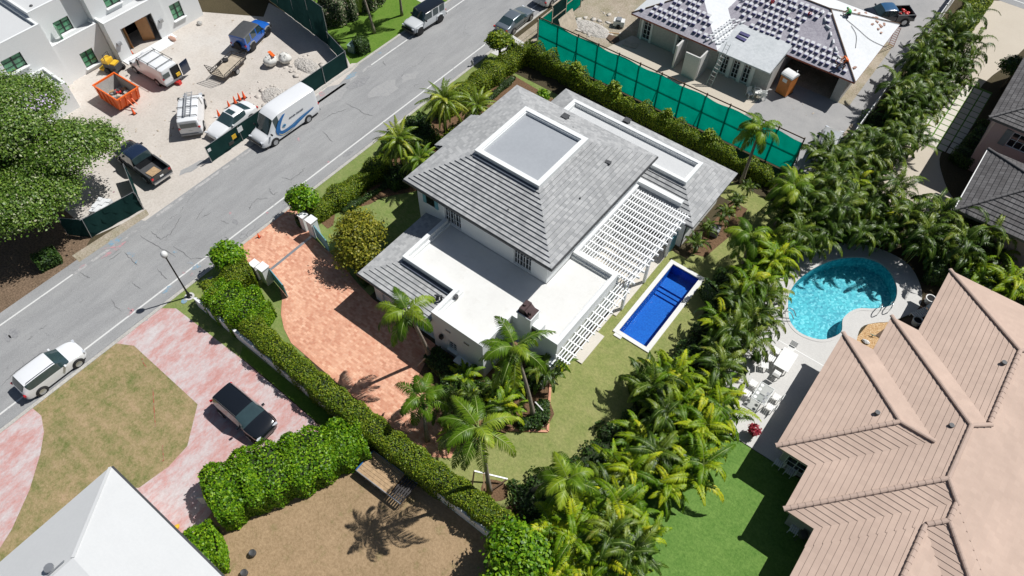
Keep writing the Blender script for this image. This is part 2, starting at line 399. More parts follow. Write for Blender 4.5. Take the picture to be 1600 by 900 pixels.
def asphalt():
    m, nt, b = newmat('asphalt'); v = coordnode(nt)
    c = ramp(nt, noise(nt, v, 0.16, 7, 0.65), [(0.3,(0.245,0.247,0.252)),(0.52,(0.29,0.291,0.294)),(0.7,(0.335,0.333,0.329))])
    fine = noise(nt, v, 26.0, 3, 0.8)
    c = mix(nt, 0.55, c, ramp(nt, fine, [(0.3,(0.15,0.15,0.152)),(0.72,(0.45,0.45,0.44))]))
    vs_ = coordnode(nt, 1.0, 'Object', 0.0, (1.0, 0.18, 1.0))
    c = mix(nt, 0.30, c, ramp(nt, noise(nt, vs_, 1.4, 6, 0.6), [(0.35,(0.38,0.38,0.38)),(0.65,(0.64,0.64,0.63))]), 'OVERLAY')
    # wandering hairline cracks
    def cracks(scale, width, dist, seedv):
        mp = coordnode(nt, 1.0, 'Object', seedv, (1.0, 0.55, 1.0))
        nn = nt.nodes.new('ShaderNodeTexNoise'); nn.inputs['Scale'].default_value = 0.9; nn.inputs['Detail'].default_value = 6; L(nt, mp, nn.inputs[0])
        ad = nt.nodes.new('ShaderNodeVectorMath'); ad.operation = 'MULTIPLY_ADD'; L(nt, nn.outputs['Color'], ad.inputs[0]); ad.inputs[1].default_value = (dist,)*3; L(nt, mp, ad.inputs[2])
        vo = nt.nodes.new('ShaderNodeTexVoronoi'); vo.feature = 'DISTANCE_TO_EDGE'; vo.inputs['Scale'].default_value = scale; L(nt, ad.outputs[0], vo.inputs['Vector'])
        r = ramp(nt, vo.outputs['Distance'], [(0.0,(1,1,1)),(width,(0,0,0))])
        mk = ramp(nt, noise(nt, mp, 0.45, 3), [(0.52,(0,0,0)),(0.6,(1,1,1))])
        return mix(nt, 1.0, r, mk, 'MULTIPLY')
    k = cracks(0.22, 0.004, 1.5, 0.4)
    c = mix(nt, k, c, (0.15,0.15,0.152))
    L(nt, c, b.inputs['Base Color']); b.inputs['Roughness'].default_value = 0.9; b.inputs['Specular IOR Level'].default_value = 0.25
    bump(nt, b, fine, 0.25, 0.01)
asphalt()
def worn_paint(name, col, under, thr=0.42, sc=2.2):
    m, nt, b = newmat(name); v = coordnode(nt)
    f = noise(nt, v, sc, 8, 0.75)
    L(nt, ramp(nt, f, [(thr-0.05, under),(thr+0.05, col)]), b.inputs['Base Color']); b.inputs['Roughness'].default_value = 0.8
worn_paint('line_paint', (0.62,0.62,0.60), (0.30,0.30,0.30), 0.38)
worn_paint('line_paint_worn', (0.42,0.41,0.40), (0.27,0.27,0.27), 0.52, 1.6)
worn_paint('patch_dark', (0.22,0.22,0.225), (0.285,0.285,0.285), 0.5, 5.0)
worn_paint('patch_light', (0.335,0.332,0.325), (0.29,0.29,0.29), 0.48, 4.0)
worn_paint('mark_blue', (0.16,0.31,0.42), (0.29,0.30,0.31), 0.52, 3.0)
worn_paint('mark_pink', (0.50,0.24,0.26), (0.30,0.285,0.285), 0.52, 3.0)
worn_paint('mark_red', (0.36,0.09,0.05), (0.28,0.20,0.12), 0.5, 3.0)
plain('crack_tar', (0.115,0.115,0.118), 0.8)
def stamped():
    m, nt, b = newmat('stamped_red'); v = coordnode(nt)
    f = noise(nt, coordnode(nt, 1.0, 'Object', .6, (1.0,.45,1.0)), 0.8, 14, 0.80); f2 = noise(nt, v, 5.0, 6, 0.75)
    c = ramp(nt, f, [(0.36,(0.47,0.22,0.19)),(0.46,(0.51,0.31,0.29)),(0.53,(0.52,0.42,0.41)),(0.62,(0.54,0.50,0.49))])
    c = mix(nt, 0.25, c, ramp(nt, f2, [(0.3,(0.3,0.3,0.3)),(0.7,(0.72,0.72,0.72))]), 'OVERLAY')
    vo = nt.nodes.new('ShaderNodeTexVoronoi'); vo.feature='DISTANCE_TO_EDGE'; vo.inputs['Scale'].default_value = 2.4; L(nt, v, vo.inputs['Vector'])
    c = mix(nt, ramp(nt, vo.outputs['Distance'], [(0.0,(0.35,)*3),(0.03,(0,0,0))]), c, (0.40,0.31,0.29))
    L(nt, c, b.inputs['Base Color']); b.inputs['Roughness'].default_value = 0.85; bump(nt, b, f2, 0.2, 0.01)
stamped()
brick_mat('brick_paving', (0.76,0.42,0.28), (0.47,0.185,0.11), (0.50,0.28,0.18), 0.29, 0.17, 0.008, 'Object', 0.85, 0.5, (0.28, [(0.3,(0.46,0.18,0.12)),(0.5,(0.64,0.36,0.24)),(0.7,(0.74,0.56,0.43))], 5.0))
brick_mat('brick_border', (0.66,0.33,0.21), (0.54,0.24,0.15), (0.46,0.26,0.18), 0.23, 0.115, 0.01, 'Object', 0.85)
brick_mat('roof_tile_grey', (0.255,0.26,0.262), (0.40,0.402,0.398), (0.20,0.205,0.21), 0.30, 0.32, 0.006, 'UV', 0.8, 0.5, (0.22, [(0.3,(0.26,0.265,0.27)),(0.7,(0.42,0.42,0.41))], 1.2), 0.2)
brick_mat('roof_tile_tan', (0.455,0.34,0.275), (0.485,0.365,0.295), (0.40,0.295,0.235), 0.34, 0.33, 0.003, 'UV', 0.8, 0.5, None, 0.1)
brick_mat('roof_tile_dark', (0.075,0.07,0.07), (0.125,0.12,0.12), (0.03,0.03,0.03), 0.33, 0.33, 0.018, 'UV', 0.7, 0.0, None, 0.3)
plain('tan_cap', (0.465,0.345,0.28), 0.8, var=0.06); plain('dark_cap', (0.11,0.105,0.105), 0.7); plain('grey_cap', (0.40,0.405,0.40), 0.8, var=0.1)
plain('white_paint', (0.80,0.81,0.81), 0.5, var=0.03); plain('frame_white', (0.74,0.75,0.75), 0.5, var=0.03)
plain('frame_black', (0.018,0.019,0.02), 0.4); plain('fascia_dark', (0.03,0.032,0.035), 0.5); plain('teal_paint', (0.14,0.36,0.42), 0.55, var=0.06)
plain('glass_dark', (0.012,0.016,0.02), 0.06, spec=0.8); plain('glass_green', (0.10,0.30,0.16), 0.12, spec=0.7, var=0.35, scale=1.5); plain('car_glass', (0.03,0.055,0.06), 0.04, spec=0.9, coat=0.5)
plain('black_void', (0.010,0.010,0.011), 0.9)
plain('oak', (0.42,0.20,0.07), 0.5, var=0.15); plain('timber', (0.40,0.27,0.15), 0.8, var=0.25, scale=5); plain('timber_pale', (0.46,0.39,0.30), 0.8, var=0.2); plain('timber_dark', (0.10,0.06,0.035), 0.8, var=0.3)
plain('car_white', (0.74,0.75,0.76), 0.28, var=0.01, coat=1); plain('car_black', (0.008,0.010,0.013), 0.16, var=0.02, coat=1); plain('car_navy', (0.012,0.022,0.05), 0.18, coat=1, var=.02)
plain('car_blue', (0.012,0.11,0.46), 0.25, coat=1, var=.02); plain('car_grey', (0.17,0.20,0.225), 0.28, metal=0.4, coat=1, var=.02); plain('car_silver', (0.50,0.51,0.50), 0.25, metal=0.3, coat=1, var=.03); plain('car_pearl', (0.58,0.60,0.61), 0.28, coat=1, var=.01)
plain('truck_blue', (0.02,0.09,0.20), 0.3, coat=1, var=.03)
plain('tyre', (0.018,0.018,0.019), 0.8); plain('rim', (0.50,0.51,0.52), 0.35, metal=0.8); plain('rim_dark', (0.03,0.03,0.032), 0.4, metal=0.5); plain('plastic_black', (0.022,0.023,0.025), 0.55)
plain('lamp_clear', (0.55,0.57,0.60), 0.1, spec=0.8); plain('lamp_red', (0.50,0.02,0.025), 0.2); plain('chrome', (0.60,0.61,0.62), 0.25, metal=0.9)
plain('galv', (0.42,0.43,0.44), 0.45, metal=0.7, var=.1); plain('steel_dark', (0.05,0.045,0.045), 0.6, metal=0.3, var=.3); plain('alu', (0.62,0.63,0.64), 0.35, metal=0.8)
plain('orange', (0.82,0.14,0.015), 0.5, var=0.08); plain('orange_cone', (0.85,0.11,0.02), 0.5); plain('toilet_orange', (0.55,0.19,0.045), 0.5); plain('red', (0.55,0.03,0.025), 0.45); plain('yellow', (0.72,0.44,0.03), 0.45)
plain('plastic_white', (0.72,0.72,0.70), 0.45, var=.04); plain('bag_white', (0.62,0.61,0.57), 0.8, var=.15); plain('grey_plastic', (0.22,0.23,0.24), 0.5); plain('charcoal', (0.06,0.062,0.065), 0.6)
plain('van_blue', (0.015,0.13,0.36), 0.35, var=.15); plain('van_lblue', (0.10,0.32,0.55), 0.35); plain('van_cream', (0.70,0.60,0.30), 0.35); plain('ink', (0.05,0.06,0.09), 0.5)
plain('util_green', (0.20,0.30,0.24), 0.6); plain('red_tile', (0.34,0.10,0.06), 0.8); plain('tile_white', (0.66,0.67,0.68), 0.7, var=.1); plain('violet_wrap_shade', (0.055,0.05,0.15), 0.6, var=.3); plain('tile_terra', (0.40,0.24,0.18), 0.8, var=.2)  # dark violet doubles as painted shade on the tile stacks
plain('skin', (0.42,0.23,0.15), 0.6); plain('hivis_orange', (0.9,0.16,0.02), 0.6); plain('shirt_green', (0.05,0.36,0.09), 0.8); plain('denim', (0.03,0.035,0.06), 0.8); plain('hair', (0.02,0.014,0.01), 0.7)
plain('pot_grey', (0.35,0.34,0.32), 0.8, var=.2); plain('pot_black', (0.03,0.03,0.03), 0.6); plain('terracotta', (0.36,0.14,0.08), 0.8); plain('chimney_copper', (0.075,0.045,0.045), 0.5, metal=.3, var=.3)
plain('trunk_palm', (0.25,0.21,0.165), 0.9, var=.35, scale=8); plain('trunk_dark', (0.075,0.055,0.04), 0.9, var=.35, scale=8); plain('bark', (0.13,0.10,0.075), 0.9, var=.3, scale=6); plain('crownshaft', (0.20,0.26,0.06), 0.5, var=.2); plain('dry_frond', (0.26,0.16,0.07), 0.8, var=.3)
plain('granite', (0.30,0.30,0.31), 0.7, var=.3, scale=8)
g('beige_slab', [(0.3,(0.56,0.52,0.45)),(0.7,(0.66,0.62,0.54))], [(0.3,(0.56,0.52,0.46)),(0.7,(0.66,0.62,0.55))], 0.5, 9.0, 0.8, 0.1, 0.01)
g('stone_orange', [(0.3,(0.48,0.27,0.11)),(0.7,(0.62,0.40,0.20))], [(0.3,(0.30,0.15,0.06)),(0.5,(0.56,0.36,0.18)),(0.7,(0.74,0.60,0.40))], 1.0, 11.0, 0.9, 1.0, 0.05, 0.65)
g('pool_blue', [(0.3,(0.002,0.105,0.42)),(0.7,(0.004,0.15,0.53))], [(0.35,(0.002,0.09,0.38)),(0.7,(0.012,0.19,0.60))], 0.7, 7.0, 0.6, 0.1, 0.01, 0.5)
def caustic_floor():
    m, nt, b = newmat('pool_caustic_floor'); v = coordnode(nt)
    vo = nt.nodes.new('ShaderNodeTexVoronoi'); vo.inputs['Scale'].default_value = 7.0; L(nt, v, vo.inputs['Vector'])
    c = ramp(nt, vo.outputs['Color'], [(0.15,(0.012,0.20,0.28)),(0.42,(0.05,0.40,0.46)),(0.62,(0.13,0.56,0.60)),(0.85,(0.42,0.78,0.80))])  # pale and dark aqua cells put caustic ripple light into the floor colour
    c = mix(nt, 0.5, c, ramp(nt, noise(nt, v, 0.5, 4), [(0.35,(0.01,0.24,0.34)),(0.65,(0.06,0.46,0.52))]))
    L(nt, c, b.inputs['Base Color']); b.inputs['Roughness'].default_value = 0.5
caustic_floor()
water_mat('water_blue', (0.86,0.93,1.0), 5.0, 0.25, 0.015)
water_mat('water_turq', (0.80,0.98,1.0), 3.2, 0.9, 0.05)
def scrim(name, col, thr):
    m, nt, b = newmat(name); nt.nodes.remove(b); out = nt.nodes['Material Output']
    v = coordnode(nt); f = noise(nt, v, 0.8, 4)
    c = ramp(nt, f, [(0.3, tuple(x*0.82 for x in col)), (0.7, tuple(x*1.12 for x in col))])
    d = nt.nodes.new('ShaderNodeBsdfDiffuse'); t = nt.nodes.new('ShaderNodeBsdfTranslucent'); L(nt, c, d.inputs[0]); L(nt, c, t.inputs[0])
    ms = nt.nodes.new('ShaderNodeMixShader'); ms.inputs[0].default_value = thr; L(nt, d.outputs[0], ms.inputs[1]); L(nt, t.outputs[0], ms.inputs[2]); L(nt, ms.outputs[0], out.inputs[0])
scrim('scrim_green', (0.0, 0.36, 0.25), 0.5); scrim('scrim_dark', (0.016, 0.045, 0.042), 0.25)
def glasspane():
    m, nt, b = newmat('clear_glass'); nt.nodes.remove(b); out = nt.nodes['Material Output']
    gl = nt.nodes.new('ShaderNodeBsdfGlossy'); gl.inputs['Roughness'].default_value = 0.03
    tr = nt.nodes.new('ShaderNodeBsdfTransparent'); tr.inputs[0].default_value = (.96,.98,.975,1)
    ms = nt.nodes.new('ShaderNodeMixShader'); ms.inputs[0].default_value = .12
    L(nt, tr.outputs[0], ms.inputs[1]); L(nt, gl.outputs[0], ms.inputs[2]); L(nt, ms.outputs[0], out.inputs[0])
glasspane()
# foliage
leaf_mat('leaf_tree', [(0,(0.035,0.085,0.010)),(0.5,(0.10,0.19,0.022)),(0.9,(0.20,0.30,0.055)),(1,(0.42,0.42,0.33))], 0.45, 0.22, spec=0.4)
leaf_mat('leaf_hedge', [(0,(0.04,0.085,0.004)),(0.5,(0.13,0.205,0.010)),(1,(0.30,0.34,0.022))], 0.5, 0.22, spec=0.3)
leaf_mat('leaf_ficus', [(0,(0.035,0.11,0.003)),(0.5,(0.11,0.25,0.006)),(1,(0.28,0.44,0.018))], 0.45, 0.25, spec=0.3)
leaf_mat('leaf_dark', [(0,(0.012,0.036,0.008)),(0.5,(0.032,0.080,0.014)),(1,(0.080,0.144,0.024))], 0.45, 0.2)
leaf_mat('leaf_olive', [(0,(0.07,0.09,0.006)),(0.5,(0.19,0.20,0.016)),(1,(0.40,0.36,0.04))], 0.5, 0.25, spec=0.3)
leaf_mat('leaf_areca', [(0,(0.036,0.102,0.004)),(0.4,(0.132,0.252,0.007)),(0.75,(0.360,0.444,0.014)),(0.93,(0.624,0.564,0.036)),(1,(0.576,0.360,0.096))], 0.45, 0.28, spec=0.28, big=True)
leaf_mat('leaf_areca_green', [(0,(0.018,0.045,0.004)),(0.5,(0.065,0.125,0.009)),(0.85,(0.18,0.235,0.022)),(1,(0.40,0.33,0.09))], 0.42, 0.22, spec=0.35, big=True)
leaf_mat('leaf_coconut', [(0,(0.034,0.084,0.004)),(0.5,(0.112,0.213,0.010)),(0.85,(0.291,0.381,0.028)),(1,(0.582,0.538,0.146))], 0.42, 0.25, spec=0.3, big=True)
leaf_mat('leaf_date', [(0,(0.04,0.09,0.004)),(0.5,(0.15,0.23,0.010)),(0.85,(0.34,0.38,0.03)),(1,(0.55,0.40,0.14))], 0.38, 0.22, big=True)
leaf_mat('leaf_red', [(0,(0.22,0.01,0.02)),(1,(0.50,0.03,0.07))], 0.5, 0.15)
leaf_mat('leaf_variegated', [(0,(0.03,0.06,0.02)),(0.5,(0.10,0.15,0.06)),(0.8,(0.22,0.26,0.14)),(1,(0.45,0.33,0.30))], 0.5, 0.15)
plain('hedge_core', (0.022,0.035,0.010), 0.95, var=.3)

g('rubble_grey', [(0.3,(0.40,0.37,0.33)),(0.5,(0.50,0.47,0.43)),(0.7,(0.58,0.55,0.51))], [(0.3,(0.28,0.25,0.22)),(0.7,(0.62,0.59,0.55))], 1.2, 6.0, 0.95, 1.0, 0.08, 0.5)
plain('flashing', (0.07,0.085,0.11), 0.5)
# ---------------------------------------------------------------- the ground and everything flat on it
KIDNEY = smooth_loop([(-1.75,36.0),(-2.55,38.0),(-2.35,40.3),(-1.2,42.9),(0.6,44.6),(2.3,44.7),(3.6,43.4),(3.95,41.7),(3.1,40.5),(2.0,39.6),(1.55,38.2),(1.9,36.9),(1.2,35.6),(0.1,35.1),(-0.9,35.2)], 5)
POOLR = rect(-10.78,-8.50,27.20,34.85)
gm = sheet(rect(-420,420,-260,620), 0.0, [POOLR, KIDNEY]); struct('ground', gm, ['soil'])
Z1, Z2, Z3, Z4 = 0.006, 0.012, 0.018, 0.024
def flat(name, poly, z, mat, holes=(), thick=0): return struct(name, sheet(poly, z, holes, thick), [mat])
# street
flat('street', rect(-46.95,-38.4,-60,140), Z2, 'asphalt')
mb = MB(); mb.box(-38.4,-38.14,-60,140,-0.05,0.05); mb.box(-47.2,-46.95,27.5,140,-0.05,0.05); struct('kerb', mb, ['kerb'])
mb = MB()
mb.add([(-39.50,-60,Z3),(-39.36,-60,Z3),(-39.36,140,Z3),(-39.50,140,Z3)], [(0,1,2,3)])
mb.add([(-46.02,38.0,Z3),(-45.88,38.0,Z3),(-45.88,140,Z3),(-46.02,140,Z3)], [(0,1,2,3)])
mb.add([(-46.02,-60,Z3),(-45.88,-60,Z3),(-45.88,6.0,Z3),(-46.02,6.0,Z3)], [(0,1,2,3)])
struct('road_marking', mb, ['line_paint'])
mb = MB(); mb.add([(-46.06,6.0,Z3),(-45.80,6.0,Z3),(-45.80,38.0,Z3),(-46.06,38.0,Z3)], [(0,1,2,3)]); struct('worn_marking', mb, ['line_paint_worn'])
mb = MB(); mb.add([(-38.52,-60,Z3),(-38.41,-60,Z3),(-38.41,140,Z3),(-38.52,140,Z3)], [(0,1,2,3)]); struct('gutter_strip', mb, ['patch_dark'])
def spot(name, px, py, rx, ry, a, mat, z=Z4, seed=0, irr=.25, n=14):
    g = random.Random(seed*13+1); x, y = G(px, py); pts = []
    for k in range(n):
        t = 2*pi*k/n; r = 1+g.uniform(-irr, irr); u, v = rx*r*cos(t), ry*r*sin(t)
        pts.append((x+u*cos(a)-v*sin(a), y+u*sin(a)+v*cos(a)))
    return sheet(pts, z)
mb = MB()
for k,(px,py,rx,ry) in enumerate([(600,140,1.6,.9),(515,150,2.2,1.0),(300,262,1.2,.35),(640,120,1.0,.5)]):
    s = spot('', px, py, rx, ry, 1.4, '', Z3, k); mb.add(s.v, s.f)
struct('asphalt_patch', mb, ['patch_light'])
mb = MB()
for k,(px,py,rx,ry) in enumerate([(545,240,.5,.25),(368,347,.2,.4),(22,520,.35,.5),(12,528,.2,.5),(560,130,1.4,.5)]):
    s = spot('', px, py, rx, ry, 1.4, '', Z4, k+20); mb.add(s.v, s.f)
struct('asphalt_stain', mb, ['patch_dark'])
mb = MB()
for k,(px,py,rx,ry,a) in enumerate([(205,397,.30,.12,.5),(208,400,.12,.10,1),(213,409,.2,.07,2.2),(180,378,.5,.3,1.5),(262,452,.35,.16,1.5),(306,418,.35,.2,1.5),(297,411,.25,.07,.4),(594,83,.22,.10,1.2),(548,118,.6,.25,1.4),(273,394,.18,.08,.4),(230,500,.05,.05,0)]):
    s = spot('', px, py, rx, ry, a, '', Z4, k+40, .45); mb.add(s.v, s.f)
struct('blue_utility_marks', mb, ['mark_blue'])
mb = MB()
for k,(px,py,rx,ry,a) in enumerate([(178,391,1.0,.16,1.5),(168,388,.7,.10,.9),(129,416,.25,.10,1.5),(287,426,.14,.12,0),(301,429,.16,.16,0),(205,488,.10,.42,.3),(203,484,.2,.06,0),(503,147,.3,.35,.2),(467,218,.12,.22,.9),(360,333,.1,.1,0),(514,253,.1,.1,0),(418,333,.1,.1,0),(178,300,.1,.1,0)]):
    s = spot('', px, py, rx, ry, a, '', Z4+.001, k+70, .35); mb.add(s.v, s.f)
struct('pink_utility_marks', mb, ['mark_pink'])
mb = MB()
def crack(pts, w=0.045, seed=0):
    g = random.Random(seed); W = [Vector((*G(*p), 0)) for p in pts]; out = []
    for a, b in zip(W, W[1:]):
        for k in range(6): 
            q = a.lerp(b, k/6); out.append(q + Vector((g.uniform(-.07,.07), g.uniform(-.07,.07), 0)))
    out.append(W[-1]); n = len(out); vs = []
    for i, q in enumerate(out):
        d = (out[min(i+1,n-1)]-out[max(0,i-1)]).normalized(); nn = Vector((-d.y,d.x,0))*w/2*g.uniform(.5,1.5)*(1 if 0<i<n-1 else .2)
        vs += [tuple(q+nn+Vector((0,0,Z4))), tuple(q-nn+Vector((0,0,Z4)))]
    mb.add(vs, [(2*i,2*i+1,2*i+3,2*i+2) for i in range(n-1)])
for i, c in enumerate([[(218,368),(248,386),(275,402)],[(236,362),(252,374),(268,365),(284,338)],[(170,408),(190,393)],[(195,395),(215,415)],[(272,385),(300,405),(330,402)],[(388,328),(392,322),(400,312),(420,310)],[(350,370),(358,375)],[(175,467),(183,482),(192,486)],[(124,474),(131,468)],[(62,516),(73,509)],[(43,531),(51,527)],[(0,604),(22,585),(38,573)],[(440,277),(455,282),(470,270),(477,262)],[(420,295),(428,305),(434,300)],[(500,190),(520,178),(545,170)],[(540,160),(570,178),(583,181)],[(504,205),(520,222)],[(245,420),(262,437)],[(125,425),(135,432),(140,435)],[(305,345),(320,325)],[(315,180+160),(330,333)],[(345,345),(358,350)],[(598,96),(603,103)],[(205,440),(220,452)]]):
    crack(c, .035, i)
struct('asphalt_crack', mb, ['crack_tar'])

# west side: building site, shaded yard, far lawn
flat('site_ground', [(-90,10.5),(-48.0,9.2),(-47.0,12.5),(-46.98,38.0),(-52,38.4),(-90,40)], Z1, 'sand')
flat('site_apron', [(-47.6,12.0),(-46.2,12.6),(-46.3,34.0),(-47.0,37.6),(-47.6,37.0)], Z3-.004, 'sand')
flat('shaded_yard', [(-90,-60),(-46.95,-60),(-46.95,7.2),(-48.2,9.2),(-52,10.6),(-90,10.6)], Z1-.003, 'forest_floor')
flat('leaf_strip', [(-47.6,7.0),(-46.6,7.0),(-46.5,13.2),(-47.2,13.4),(-47.45,10)], Z3-.002, 'rubble_dirt')
flat('far_lawn', [(-80,41),(-51.0,38.6),(-47.2,36.6),(-47.2,120),(-80,120)], Z1+.003, 'lawn_bright')
flat('site_dark_patch', [(-66,33.2),(-60,36.8),(-62,39.5),(-70,40),(-70,35)], Z2, 'soil')  # dark ground patch in the back corner of the site
mb = sheet([(-75,49.5),(-48.6,48.7),(-48.4,50.0),(-75,50.6)], Z2); struct('garden_path', mb, ['concrete'])
# east verge, brick drive
flat('front_verge', rect(-38.14,-36.4,21.6,46.6), Z1, 'lawn_verge')
flat('lamp_verge', [(-38.14,7.9),(-38.14,14.2),(-35.3,14.2),(-35.0,11.2),(-22.6,9.7),(-17.9,9.75),(-17.9,9.3),(-23.0,9.0),(-29.7,9.05),(-36.4,8.7),(-37.2,8.3)], Z2-.003, 'lawn_verge')
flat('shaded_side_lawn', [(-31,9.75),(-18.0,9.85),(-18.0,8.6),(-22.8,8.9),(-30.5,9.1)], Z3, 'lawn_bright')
flat('front_garden', rect(-36.4,-27.0,10.0,46.6), Z1, 'lawn_verge')
flat('planting_bed', [(-35.9,21.2),(-34.2,21.0),(-33.2,26),(-31.0,29),(-29.6,33.5),(-28.9,37.8),(-28.8,44.8),(-36.2,45.4)], Z3, 'mulch')
flat('planting_bed', [(-34.9,22.5),(-33.0,25.6),(-28.8,26.2),(-27.6,20.0),(-33.0,20.2)], Z4, 'lawn_verge')
DRIVE = [(-38.14,14.3),(-36.4,14.9),(-34.7,15.5),(-33.2,15.0),(-31.9,14.2),(-30.9,13.2),(-29.8,12.5),(-28.5,12.0),(-22.5,11.7),(-15.2,11.6),(-14.0,12.4),(-14.3,13.6),(-16.9,14.6),(-19.6,15.4),(-20.4,18.2),(-26.6,18.3),(-28.4,18.6),(-31.2,19.3),(-34.7,19.65),(-36.6,20.7),(-38.14,22.0)]
flat('brick_driveway', DRIVE, Z4+.003, 'brick_paving')
bl = offset_loop(DRIVE, 0.26); mb = MB(); n = len(bl)
mb.add([(x,y,Z4+.007) for x,y in DRIVE]+[(x,y,Z4+.007) for x,y in bl], [(i,(i+1)%n,n+(i+1)%n,n+i) for i in range(n)]); struct('driveway_border', mb, ['brick_border'])
mb = MB(); mb.box(-34.72,-34.5,15.5,19.75,-.02,Z4+.02); struct('gate_track', mb, ['galv'])
# main garden
flat('main_lawn', [(-16.9,9.9),(-2.5,9.9),(-4.0,22),(-6.6,30),(-7.0,36),(-3.8,40.5),(-4.6,48.5),(-27,48.9),(-27,43.5),(-10.0,43.5),(-10.2,36),(-12.1,36),(-12.1,21.3),(-16,18.2),(-20.4,18.2),(-19.7,15.2),(-14.2,13.7)], Z1, 'lawn_pale', [rect(-11.0,-8.3,27.0,35.0)])
flat('shrub_bed', [(-20.4,18.2),(-19.7,15.3),(-16.2,14.9),(-14.0,13.2),(-12.9,14.6),(-11.8,17.2),(-10.4,17.8),(-10.6,19.0),(-11.7,19.8),(-12.3,21.3),(-16,21.3),(-16,18.2)], Z3, 'mulch')
mb = MB()
for a, b in [((-12.3,16.2),(-10.2,17.7)),((-10.2,17.7),(-11.2,19.2)),((-11.2,19.2),(-12.2,20.8))]: mb.bar((*a,.05),(*b,.05),.16,.10)
struct('bed_edging', mb, ['brick_border'])
flat('palm_bed', smooth_loop([(-10.1,11.9),(-9.6,12.6),(-10.3,13.2),(-11.3,12.7),(-11.1,11.9)],4), Z3, 'mulch')
flat('fence_side_bed', rect(-34.5,-5.2,45.6,49.4), Z3, 'soil')
flat('wing_bed', [(-10.5,36.6),(-9.2,37.0),(-8.6,40.5),(-8.9,43.6),(-10.4,43.6)], Z3, 'mulch')
flat('hedge_bed', [(-12.2,9.95),(-6.5,10.3),(-7.6,12.5),(-8.9,13.0),(-9.5,11.4),(-12.5,11.0)], Z3, 'mulch')
mb = MB(); mb.box(-12.15,-11.32,23.25,26.1,0,.10); mb.box(-15.9,-11.62,28.1,36.0,0,.085); mb.box(-12.15,-11.9,26.2,28.1,0,.08); struct('patio_slab', mb, ['beige_slab'])
# pool with coping, real basin
mb = MB(); ring_prism(mb, rect(-11.12,-8.14,26.88,35.15), rect(-10.78,-8.50,27.20,34.85), -0.06, 0.09); mb.box(-10.9,-10.3,26.62,26.89,-.02,.075); struct('pool_coping', mb, ['membrane'])
def basin(name, loop, zb, mat):
    mb = MB(); n = len(loop); cc = loop if sum(a[0]*b[1]-b[0]*a[1] for a,b in zip(loop, loop[1:]+loop[:1])) > 0 else loop[::-1]
    mb.add([(x,y,0.0) for x,y in cc]+[(x,y,zb) for x,y in cc], [(i,n+i,n+(i+1)%n,(i+1)%n) for i in range(n)])
    s = sheet(cc, zb); mb.add(s.v, s.f); struct(name, mb, [mat])
basin('pool_basin', POOLR, -1.3, 'pool_blue')
for k_, (y0_, z_) in enumerate(((33.2,-.95),(32.85,-1.08),(32.5,-1.18))):
    mb = MB(); mb.box(-10.779,-8.501,y0_,34.849 if k_ == 0 else y0_+.349,-1.299,z_); struct('pool_step', mb, ['pool_blue'])
basin('kidney_pool_basin', KIDNEY, -1.1, 'pool_caustic_floor')
def grid_sheet(loop, z):
    return sheet(loop, z)
struct('pool_water', grid_sheet([(x,y) for x,y in POOLR], -0.07), ['water_blue'])
struct('kidney_pool_water', grid_sheet(KIDNEY, -0.07), ['water_turq'])
mb = MB()
for x, y in ((-9.9,27.9),(-9.2,27.75),(-9.2,33.8)): mb.lathe([(0.07,-1.295),(0.07,-1.28)],12,(x,y,0))
struct('pool_light_fitting', mb, ['lamp_clear'])
# east patio
DECK = smooth_loop([(-4.0,30.0),(-3.6,34.0),(-4.0,37.5),(-3.8,40.5),(-2.6,43.6),(0.2,45.9),(3.2,46.2),(5.0,44.6),(5.6,42.6),(4.9,40.9),(4.25,39.9),(3.6,39.3),(2.9,38.2),(3.2,36.4),(3.5,34.9)], 4, False) + [(3.9,24.9),(-0.7,24.9),(-2.0,26.8),(-3.2,29.0)]
flat('pool_deck', DECK, Z2+.05, 'concrete', [KIDNEY], 0.08)
kin = offset_loop(KIDNEY[::-1] if sum(a[0]*b[1]-b[0]*a[1] for a,b in zip(KIDNEY, KIDNEY[1:]+KIDNEY[:1]))<0 else KIDNEY, -0.22)
kk = KIDNEY[::-1] if sum(a[0]*b[1]-b[0]*a[1] for a,b in zip(KIDNEY, KIDNEY[1:]+KIDNEY[:1]))<0 else KIDNEY
mb = MB(); ring_prism(mb, kin, kk, -0.05, 0.085); struct('kidney_pool_coping', mb, ['concrete'])
mb = MB(); mb.box(-4.0,2.9,33.5,33.56,.06,.068); struct('deck_joint', mb, ['plastic_white'])
flat('stone_bed', [(2.7,34.8),(4.7,34.8),(4.6,40.4),(3.9,39.7),(3.2,38.9),(2.95,37.0)], Z4, 'stone_orange')
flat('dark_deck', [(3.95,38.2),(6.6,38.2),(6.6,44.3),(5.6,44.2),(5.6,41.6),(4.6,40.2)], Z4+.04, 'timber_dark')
flat('east_lawn', [(-5.0,-6),(9,-6),(7,24.9),(-0.8,24.85),(-3.2,21.5),(-4.2,16)], Z2+.002, 'lawn_deep')
